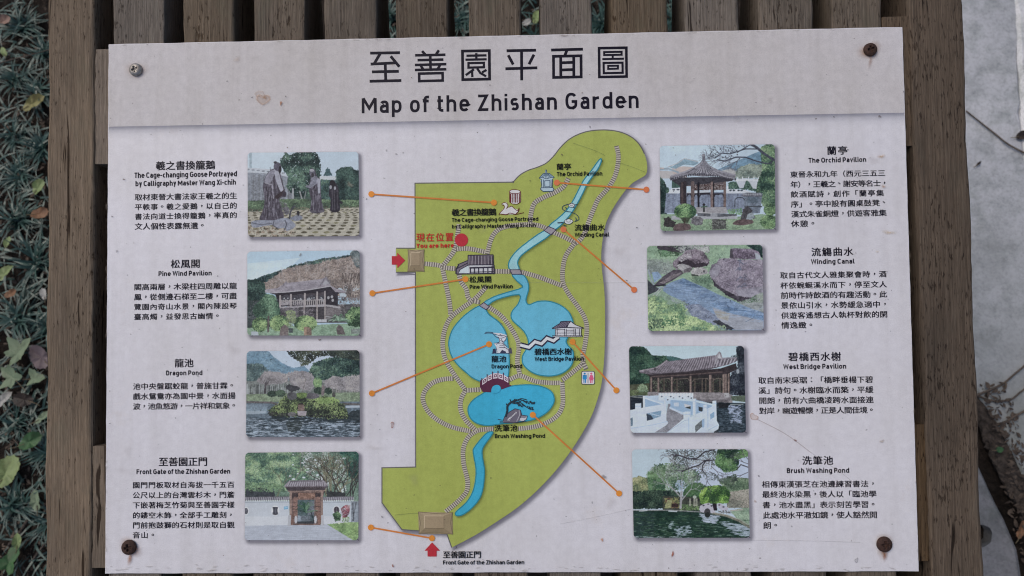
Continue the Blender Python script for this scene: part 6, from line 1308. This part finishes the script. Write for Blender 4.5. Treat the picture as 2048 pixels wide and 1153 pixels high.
# ------------------------------------------------------------------ ground
def m_soil():
    m, t, b, out = mat_new('dark_soil')
    v = coords(t)
    n1 = noise(t, v, 55, 8, .7); n2 = noise(t, v, 9, 4, .6); n3 = noise(t, v, 240, 4, .7)
    r = ramp(t, n1, [(.3, (.012, .010, .009)), (.55, (.040, .032, .027)), (.78, (.085, .070, .060))])
    r2 = ramp(t, n2, [(.35, (.6, .6, .6)), (.65, (1.2, 1.15, 1.1))])
    c = mixc(t, 1.0, r.outputs[0], r2.outputs[0], 'MULTIPLY')
    t.links.new(c, b.inputs['Base Color']); b.inputs['Roughness'].default_value = .95; b.inputs['Specular IOR Level'].default_value = .15
    bm = N(t, 'Bump'); bm.inputs['Strength'].default_value = .9; bm.inputs['Distance'].default_value = .012
    ad = N(t, 'Math', operation='ADD'); t.links.new(n1, ad.inputs[0]); t.links.new(n3, ad.inputs[1]); t.links.new(ad.outputs[0], bm.inputs['Height']); t.links.new(bm.outputs[0], b.inputs['Normal'])
    return m
V = []; F = []; nx, ny = 150, 130
for j in range(ny + 1):
    for i in range(nx + 1):
        u, v = i / nx, j / ny
        x = -1.5 + 3.0 * u; y = -1.1 + 2.9 * v
        if i in (0, nx): x *= 12
        if j in (0, ny): y *= 12
        z = .010 * math.sin(x * 9 + 1) * math.sin(y * 7) + .005 * math.sin(x * 31 + y * 17) + .003 * math.sin(x * 63 - y * 71) - .008
        V.append((x, y, z))
for j in range(ny):
    for i in range(nx): a = j * (nx + 1) + i; F.append([a, a + 1, a + nx + 2, a + nx + 1])
mesh_obj('ground', V, F, m_soil(), smooth=True)['kind'] = 'structure'

def m_concrete(name, dark, light, stain, algae=None):
    m, t, b, out = mat_new(name)
    v = coords(t)
    a = noise(t, v, 4.5, 8, .65); f = noise(t, v, 160, 4, .7); g = noise(t, v, 22, 6, .65, .4)
    r = ramp(t, a, [(.3, dark), (.7, light)])
    r2 = ramp(t, f, [(.28, (.72, .72, .72)), (.55, (1.02, 1.02, 1.02))])
    r3 = ramp(t, g, [(.30, (.66, .68, .66)), (.56, (1.04, 1.03, 1.03))])
    c = mixc(t, 1.0, r.outputs[0], r2.outputs[0], 'MULTIPLY'); c = mixc(t, 1.0, c, r3.outputs[0], 'MULTIPLY')
    s = noise(t, v, 7, 6, .7); r4 = ramp(t, s, [(.56, (0, 0, 0)), (.72, (.55, .55, .55))]); c = mixc(t, r4.outputs[0], c, stain)
    if algae:        # green-grey algae on the damp end of the slab
        sp = N(t, 'SeparateXYZ'); t.links.new(v, sp.inputs[0]); sm = N(t, 'Math', operation='MULTIPLY_ADD'); t.links.new(a, sm.inputs[0]); sm.inputs[1].default_value = .9; t.links.new(sp.outputs[1], sm.inputs[2])
        mr = N(t, 'MapRange'); mr.inputs[1].default_value = .80; mr.inputs[2].default_value = .10; mr.inputs[3].default_value = 0; mr.inputs[4].default_value = .85; t.links.new(sm.outputs[0], mr.inputs[0]); c = mixc(t, mr.outputs[0], c, algae)
    t.links.new(c, b.inputs['Base Color']); b.inputs['Roughness'].default_value = .85; b.inputs['Specular IOR Level'].default_value = .25
    bm = N(t, 'Bump'); bm.inputs['Strength'].default_value = .4; bm.inputs['Distance'].default_value = .003
    t.links.new(f, bm.inputs['Height']); t.links.new(bm.outputs[0], b.inputs['Normal'])
    return m
M_CON = m_concrete('worn_concrete', (.38, .40, .43), (.53, .55, .58), (.22, .24, .21), (.235, .25, .225))
M_CON3 = m_concrete('damp_concrete', (.17, .175, .18), (.27, .27, .28), (.10, .12, .10))
M_CON2 = m_concrete('pale_concrete', (.62, .64, .66), (.78, .79, .80), (.45, .47, .46))
def slab(name, P, z, th, mat, jag=.0014, seed=1):
    rr = random.Random(seed); Q = []
    for i in range(len(P)):
        a, b = P[i], P[(i + 1) % len(P)]; m = max(1, int((b - a).length / .025))
        for k in range(m):
            q = a + (b - a) * k / m; Q.append(Vector((q.x + rr.gauss(0, jag), q.y + rr.gauss(0, jag), z)))
    n = len(Q); cx = sum((q for q in Q), Vector()) / n
    V = [(q.x, q.y, z - .006) for q in Q] + [tuple(q + (cx - q).normalized() * .008) for q in Q] + [(q.x, q.y, z - th) for q in Q]
    ar = sum(Q[i - 1].x * Q[i].y - Q[i].x * Q[i - 1].y for i in range(n))
    top = list(range(n, 2 * n)); F = [top if ar > 0 else top[::-1]]
    for i in range(n):
        k = (i + 1) % n
        for f in ([i, k, n + k, n + i], [2 * n + i, 2 * n + k, k, i]): F.append(f if ar > 0 else f[::-1])
    o = mesh_obj(name, V, F, mat); o['kind'] = 'structure'; return o
ZC = .035
g = lambda x, y: gp(x, y, ZC)
slab('pavement', [g(1700, -260), g(2024, -260), g(2037, 120), g(2052, 330), g(2150, 560), g(2160, 800), g(2110, 985), g(2048, 950), g(2012, 872), g(1986, 828), g(1958, 790), g(1930, 740), g(1780, 500)], ZC, .05, M_CON, seed=3)
slab('pavement', [g(2014, -260), g(2600, -260), g(2600, 300), g(2500, 520), g(2160, 540), g(2048, 320), g(2036, 120)], ZC + .004, .05, M_CON2, seed=4)
slab('pavement', [g(1860, 860), g(1962, 935), g(2000, 1010), g(2040, 1100), g(2075, 1300), g(1700, 1300), g(1860, 1096), g(1966, 1096), g(1978, 1093), g(1988, 1086), g(1994, 1075), g(1994, 1062), g(1987, 1051), g(1976, 1045), g(1964, 1043), g(1860, 1043)], ZC - .006, .05, M_CON3, seed=5)

# --- plants
M_BLADE = simple_mat('lilyturf_leaf', (.016, .046, .042), (.064, .128, .106), 28, .38, spec=.5)
def tuft_mesh(seed, nb=62):
    rr = random.Random(seed); V = []; F = []
    for k in range(nb):
        a = rr.uniform(0, 2 * math.pi); ln = rr.uniform(.04, .088); w0 = rr.uniform(.0018, .0030); bow = rr.uniform(.5, 1.5); el = rr.uniform(.45, 1.35)
        x, y, z = rr.gauss(0, .008), rr.gauss(0, .008), 0.0; n = 7; tw = rr.uniform(-.4, .4)
        for j in range(n + 1):
            t = j / n; w_ = w0 * (1 - t ** 2.2) + .0002
            e = el - bow * t * 1.25; aa = a + tw * t
            sx, sy = -math.sin(aa), math.cos(aa)
            V += [(x + sx * w_, y + sy * w_, z), (x, y, z - w_ * .45), (x - sx * w_, y - sy * w_, z)]
            st = ln / n; x += math.cos(aa) * math.cos(e) * st; y += math.sin(aa) * math.cos(e) * st; z = max(.004, z + math.sin(e) * st)
            if j:
                b = len(V) - 6; F += [[b, b + 1, b + 4, b + 3], [b + 1, b + 2, b + 5, b + 4]]
    me = bpy.data.meshes.new('lilyturf_tuft'); me.from_pydata(V, [], F); me.polygons.foreach_set('use_smooth', [True] * len(F)); me.materials.append(M_BLADE)
    return me
TM = [tuft_mesh(s) for s in (3, 8, 15)]
TUFTS = [  # px, py, scale, label
 (32, 40, 1.0, 'dark lilyturf tuft at the upper left end of the grass strip'), (78, 96, .95, 'lilyturf tuft by the left rail beside the thin bare stem'), (18, 150, .9, 'lilyturf tuft under the thin bare stem, half out of frame'), (66, 178, 1.0, 'lilyturf tuft just above the folded yellow leaf'),
 (16, 262, .9, 'lilyturf tuft at the left, level with the folded yellow leaf'), (72, 292, 1.0, 'full lilyturf tuft just below the folded yellow leaf'), (24, 345, .95, 'lilyturf tuft next to the pale yellow leaf by the rail'), (20, 432, 1.05, 'bushy lilyturf tuft beside the orange brown leaf'), (62, 520, 1.1, 'large lilyturf tuft below the orange brown leaf'), (26, 632, 1.1, 'large lilyturf tuft above the pale green lobed leaf'), (78, 652, .8, 'small lilyturf tuft against the left rail above the mauve leaf'),
 (18, 846, .8, 'small lilyturf tuft above the round yellow green leaf'), (84, 905, .9, 'lilyturf tuft by the left rail beside the dark green leaf'), (12, 1010, 1.1, 'spiky lilyturf tuft at the lower left edge'), (86, 1046, .8, 'lowest lilyturf tuft against the left rail'),
 (922, 30, .8, 'lilyturf tuft seen through a gap between the middle slats'), (1075, 62, .8, 'lilyturf tuft behind the yellow leaf between two slats'), (1205, 38, .85, 'lilyturf tuft seen through the slat gap right of the title'), (1350, 30, .8, 'lilyturf tuft seen through the rightmost open slat gap'), (775, 20, .8, 'lilyturf tuft dimly seen through the slat gap left of the title')]
for i, (px, py, s, lab) in enumerate(TUFTS):
    o = bpy.data.objects.new('lilyturf_tuft', TM[i % 3]); COL.objects.link(o)
    p = gp(px, py, .03); o.location = (p.x, p.y, -.006); o.rotation_euler = (random.uniform(-.15, .15), random.uniform(-.15, .15), random.uniform(0, 6.28)); o.scale = (s, s, s * .9)
    tag(o, lab, 'grass tuft', 'lilyturf tufts around the stand')
# sparse lilyturf further off between the tufts reads as one dark mass
V = []; F = []; rr = random.Random(5)
for k in range(950):
    px = rr.choice([rr.uniform(-30, 100), rr.uniform(700, 1400)]); py = rr.uniform(-120, 1180) if px < 200 else rr.uniform(-120, 120)
    p = gp(px, py, 0); a = rr.uniform(0, 6.28); ln = rr.uniform(.03, .08); e = rr.uniform(.2, .9); w_ = rr.uniform(.0015, .003)
    for j in range(5):
        t = j / 4; q = p + Vector((math.cos(a) * ln * t, math.sin(a) * ln * t, .004 + math.sin(e) * ln * (t - .8 * t * t))); ww = w_ * (1 - t * t) + .0002
        V += [(q.x - math.sin(a) * ww, q.y + math.cos(a) * ww, q.z), (q.x + math.sin(a) * ww, q.y - math.cos(a) * ww, q.z)]
        if j: b = len(V) - 4; F.append([b, b + 1, b + 3, b + 2])
o = mesh_obj('lilyturf_sprigs', V, F, M_BLADE); o['kind'] = 'stuff'

# --- leaf litter: crumbs nobody could count
M_CRUMB = simple_mat('brown_litter', (.030, .022, .018), (.135, .104, .080), 60, .85)
V = []; F = []
for k in range(2600):
    left = k % 3
    px, py = (rr.uniform(-40, 105), rr.uniform(-80, 1200)) if left else (rr.uniform(700, 1400), rr.uniform(-60, 110))
    if k % 4 == 0: py = rr.uniform(770, 1180); px = 1944 + (py - 770) * .27 + rr.uniform(-6, 46)
    p = gp(px, py, 0); a = rr.uniform(0, 6.28); l_ = rr.uniform(.0015, .0075) * (1.15 if px > 1900 else 1); w_ = l_ * rr.uniform(.15, .7); tz = rr.uniform(-.4, .4)
    z = .004 + rr.random() * .006 + (rr.choice((.012, .03, .036)) if px > 1900 else 0)
    ca, sa = math.cos(a), math.sin(a); b = len(V)
    for u, v, h in ((-1, 0, 0), (-.3, .8, .15), (.5, .7, .2), (1, 0, 0), (.4, -.8, .12), (-.4, -.7, .2)): V.append((p.x + ca * u * l_ - sa * v * w_, p.y + sa * u * l_ + ca * v * w_, z + h * l_ + u * l_ * tz * .5))
    F.append([b + i for i in range(6)])
o = mesh_obj('leaf_litter', V, F, M_CRUMB); o['kind'] = 'stuff'

# --- fallen leaves
def leaf_mat(name, c1, c2, edge):
    c1, c2, edge = [tuple(.8 * q for q in c) for c in (c1, c2, edge)]
    m, t, b, out = mat_new(name)
    v = coords(t); n = noise(t, v, 26, 6, .65, .3); n2 = noise(t, v, 130, 3, .6)
    r = ramp(t, n, [(.28, edge), (.45, c1), (.75, c2)]); r2 = ramp(t, n2, [(.28, (.7, .66, .6)), (.45, (1, 1, 1))])
    c = mixc(t, 1.0, r.outputs[0], r2.outputs[0], 'MULTIPLY'); t.links.new(c, b.inputs['Base Color'])
    b.inputs['Roughness'].default_value = .55; b.inputs['Specular IOR Level'].default_value = .35
    bm = N(t, 'Bump'); bm.inputs['Strength'].default_value = .4; bm.inputs['Distance'].default_value = .002; t.links.new(n, bm.inputs['Height']); t.links.new(bm.outputs[0], b.inputs['Normal'])
    return m
ML = {'yellow': leaf_mat('yellow_leaf', (.26, .24, .09), (.36, .35, .14), (.10, .07, .03)), 'palegreen': leaf_mat('pale_green_leaf', (.20, .27, .17), (.30, .38, .25), (.10, .13, .07)), 'green': leaf_mat('green_leaf', (.05, .13, .05), (.10, .22, .08), (.04, .06, .02)),
      'lime': leaf_mat('lime_leaf', (.24, .32, .13), (.34, .42, .20), (.12, .14, .05)), 'brown': leaf_mat('brown_leaf', (.24, .12, .06), (.34, .19, .10), (.08, .04, .025)), 'pink': leaf_mat('pinkish_leaf', (.30, .19, .15), (.40, .28, .23), (.13, .08, .06)), 'mauve': leaf_mat('mauve_leaf', (.16, .12, .13), (.26, .21, .22), (.07, .05, .05)), 'pale': leaf_mat('bleached_leaf', (.42, .42, .40), (.56, .55, .52), (.2, .19, .17)), 'dark': leaf_mat('dark_leaf', (.035, .025, .02), (.09, .06, .045), (.015, .01, .01))}
M_STALK = simple_mat('leaf_stalk', (.10, .08, .05), (.20, .16, .10), 60)
def leaf(px, py, size, rot, mat, label, lobes=0, asp=.6, curl=.25, z=.022, tilt=(0, 0), seed=1, group='fallen leaves on the ground'):
    rr = random.Random(seed); V = []; F = []; nr, na = 7, 52; kk = rr.random() * 6
    def R(a):
        if lobes: return (.62 + .38 * abs(math.cos(a * lobes / 2)) ** 1.6) * (1 - .34 * abs(math.sin(a / 2)) ** 2) * (1 + .16 * math.sin(3 * a + kk) + .07 * math.sin(13 * a + kk))
        return (1 - .10 * abs(math.sin(a * 9)) + .10 * math.sin(2 * a + kk)) * (asp / math.sqrt((asp * math.cos(a)) ** 2 + math.sin(a) ** 2)) * (1 + .12 * math.cos(a))
    k0, k1 = rr.random() * 6, rr.random() * 6
    for j in range(nr + 1):
        q = j / nr
        for i in range(na):
            a = -math.pi + i * 2 * math.pi / na; r_ = R(a) * q; u, v = r_ * math.cos(a), r_ * math.sin(a)
            h = curl * (v * v * 1.4 + .25 * u * u) + .10 * q * q * math.sin(2 * a + k0) + .05 * q * math.sin(5 * a + k1) - .05 * math.exp(-(v * 12) ** 2)
            V.append((u * size, v * size, h * size))
    for j in range(nr):
        for i in range(na): k = (i + 1) % na; F.append([j * na + i, (j + 1) * na + i, (j + 1) * na + k, j * na + k])
    o = mesh_obj('fallen_leaf', V, F, ML[mat], smooth=True); p = gp(px, py, z); o.location = p; o.rotation_euler = (tilt[0], tilt[1], rot)
    tag(o, label, 'leaf', group)
    # stalk
    S = spline([(-.35, 0, .0), (-1.0, .05, .06), (-1.45, .16, .02)], 6); SV = []; SF = []
    for i, s in enumerate(S):
        for k in range(5): a = k * 2 * math.pi / 5; SV.append((s[0] * size, s[1] * size + .0008 * math.cos(a), s[2] * size + .0008 * math.sin(a)))
        if i:
            for k in range(5): b = (i - 1) * 5; SF.append([b + k, b + (k + 1) % 5, b + 5 + (k + 1) % 5, b + 5 + k])
    so = mesh_obj('stalk', SV, SF, M_STALK, o); return o
LV = [(8, 42, .022, .4, 'pink', 'pinkish brown leaf at the upper left edge of the grass', 0, .7), (64, 208, .034, .7, 'yellow', 'folded yellow leaf lying among the upper grass tufts', 0, .55), (76, 376, .026, 1.1, 'lime', 'pale yellow leaf against the left rail', 0, .6), (8, 106, .02, 2.2, 'lime', 'small yellow scrap of leaf at the left below the pinkish leaf', 0, .45),
      (78, 428, .024, .2, 'brown', 'orange brown leaf beside the left rail', 0, .75), (8, 548, .030, 1.0, 'lime', 'lime green leaf half out of frame on the left', 0, .6), (14, 486, .022, 1.6, 'lime', 'narrow green yellow leaf under a grass tuft', 0, .4), (20, 588, .018, .5, 'brown', 'small rusty leaf in the soil between two large tufts', 0, .6), (88, 590, .017, 2.0, 'pale', 'small bleached leaf by the rail', 0, .6),
      (34, 706, .042, .8, 'palegreen', 'large pale green lobed leaf', 5, .7), (82, 716, .032, 2.4, 'mauve', 'mauve grey curled leaf against the left rail', 0, .7), (24, 756, .036, 2.6, 'palegreen', 'pale green leaf with ragged edge below the large lobed one', 5, .7), (68, 758, .026, .1, 'palegreen', 'greenish white leaf between the mauve leaf and the rail', 3, .6), (4, 802, .022, .9, 'pale', 'bleached green leaf cut by the left frame edge', 0, .55),
      (84, 836, .022, .6, 'palegreen', 'narrow pale leaf by the rail above the dark green leaf', 0, .4), (58, 884, .028, .5, 'green', 'glossy dark green leaf lying on bare soil', 0, .6), (10, 948, .036, 1.3, 'lime', 'round yellow green leaf at the left edge', 0, .85), (72, 1004, .024, 1.9, 'palegreen', 'pale curled leaf by the rail near the bottom', 0, .5), (16, 1128, .034, 1.2, 'green', 'pointed green leaf in the lower left corner', 3, .6), (34, 1085, .02, 1.6, 'lime', 'small upright green leaf above the corner leaf', 0, .45),
      (48, 800, .026, 2.9, 'dark', 'dark decaying leaf among the litter', 0, .6), (1072, 36, .022, 1.3, 'lime', 'yellow green leaf seen through the gap between two middle slats', 0, .55), (1052, 46, .016, .3, 'pale', 'white dry leaf beside the yellow one between two slats', 0, .6), (2043, 272, .022, .3, 'dark', 'dry brown leaf lying on the concrete by the right frame edge', 0, .55), (1957, 328, .013, .7, 'dark', 'thin dark leaf scrap on the concrete beside the right rail', 0, .25),
      (2042, 1062, .02, 1.1, 'brown', 'reddish brown leaf in the soil crack at the lower right corner', 0, .4), (1998, 900, .010, .2, 'green', 'tiny green leaf in the soil crack at the lower right', 0, .6)]
for i, (px, py, sz, rot, mt, lab, lb, asp) in enumerate(LV):
    right = px > 1900
    leaf(px, py, sz * (.82 if py < 640 else .95), rot, mt, lab, lb, asp, curl=.35 if not right else .2, z=(.03 if not right else ZC + .006), tilt=(random.uniform(-.25, .25), random.uniform(-.25, .25)) if not right else (.05, .05), seed=i)

# --- twigs and root
M_TWIG = simple_mat('bare_twig', (.055, .042, .034), (.150, .120, .098), 60, .85, .5)
M_BARK = simple_mat('flaky_bark', (.016, .013, .011), (.120, .098, .084), 75, .95, 1.0, 0, .010)
def rod(name, P, r0, r1, mat, label, cat, n=6, jit=0.0, seed=1, flat=1.0):
    rr = random.Random(seed); Q = spline([tuple(p) for p in P], 8); V = []; F = []
    for i, s in enumerate(Q):
        t = i / (len(Q) - 1); d = Q[min(i + 1, len(Q) - 1)] - Q[max(i - 1, 0)]; d = d / (np.linalg.norm(d) + 1e-9)
        side = np.cross(d, (0, 0, 1)); side = side / (np.linalg.norm(side) + 1e-9); up = np.cross(side, d); r_ = r0 + (r1 - r0) * t
        for k in range(n):
            a = k * 2 * math.pi / n; q = r_ * (1 + rr.gauss(0, jit)); V.append(tuple(s + side * q * math.cos(a) + up * q * flat * math.sin(a)))
        if i:
            b = (i - 1) * n
            for k in range(n): F.append([b + k, b + (k + 1) % n, b + n + (k + 1) % n, b + n + k])
    F += [list(range(n))[::-1], list(range(len(V) - n, len(V)))]
    o = mesh_obj(name, V, F, mat, smooth=True); return tag(o, label, cat)
zz = ZC + .004
rod('twig', [gp(1932, 222, zz), gp(1962, 246, zz + .002), gp(1990, 268, zz), gp(2018, 290, zz + .003), gp(2060, 312, zz)], .0016, .0022, M_TWIG, 'thin dry twig lying across the pale concrete at the upper right', 'twig')
rod('twig', [gp(1950, 792, zz), gp(1978, 781, zz + .004), gp(2006, 768, zz), gp(2030, 748, zz + .004), gp(2070, 715, zz)], .0026, .0020, M_TWIG, 'curved dark root runner crossing the concrete, uppermost of three', 'root')
rod('twig', [gp(1950, 790, zz - .006), gp(1985, 802, zz), gp(2020, 800, zz + .002), gp(2042, 784, zz), gp(2075, 760, zz)], .0024, .0018, M_TWIG, 'thin root runner bending below the uppermost one', 'root')
rod('twig', [gp(1985, 852, .03), gp(2010, 845, zz), gp(2032, 832, zz + .002), gp(2070, 812, zz)], .0030, .0022, M_TWIG, 'short thick root runner rising from the soil crack', 'root')
rod('tree_root', [gp(1945, 770, .015), gp(1965, 815, .018), gp(1990, 868, .016), gp(2014, 925, .018), gp(2046, 985, .014), gp(2090, 1060, .01)], .021, .030, M_BARK, 'flaky dark root filling the crack between the concrete slabs', 'root', n=26, jit=.13, seed=9, flat=.42)
rod('twig', [gp(-20, 132, .05), gp(30, 118, .055), gp(70, 108, .05), gp(104, 98, .04)], .0014, .0011, M_TWIG, 'thin bare stem lying across the upper grass tufts', 'twig')
rod('twig', [gp(26, 878, .012), gp(38, 892, .02), gp(46, 912, .012)], .0012, .0009, M_TWIG, 'short pale twig on bare soil beside the dark green leaf', 'twig')
rod('twig', [gp(18, 1092, .012), gp(34, 1074, .014), gp(56, 1040, .012)], .0042, .0032, M_BARK, 'thick dark stick on the soil near the lower left corner', 'twig', n=9, jit=.12)
rod('twig', [gp(60, 1130, .010), gp(82, 1098, .014), gp(100, 1080, .012)], .0028, .0020, M_BARK, 'dark stick beside the rail in the lower left corner', 'twig', n=8, jit=.1)
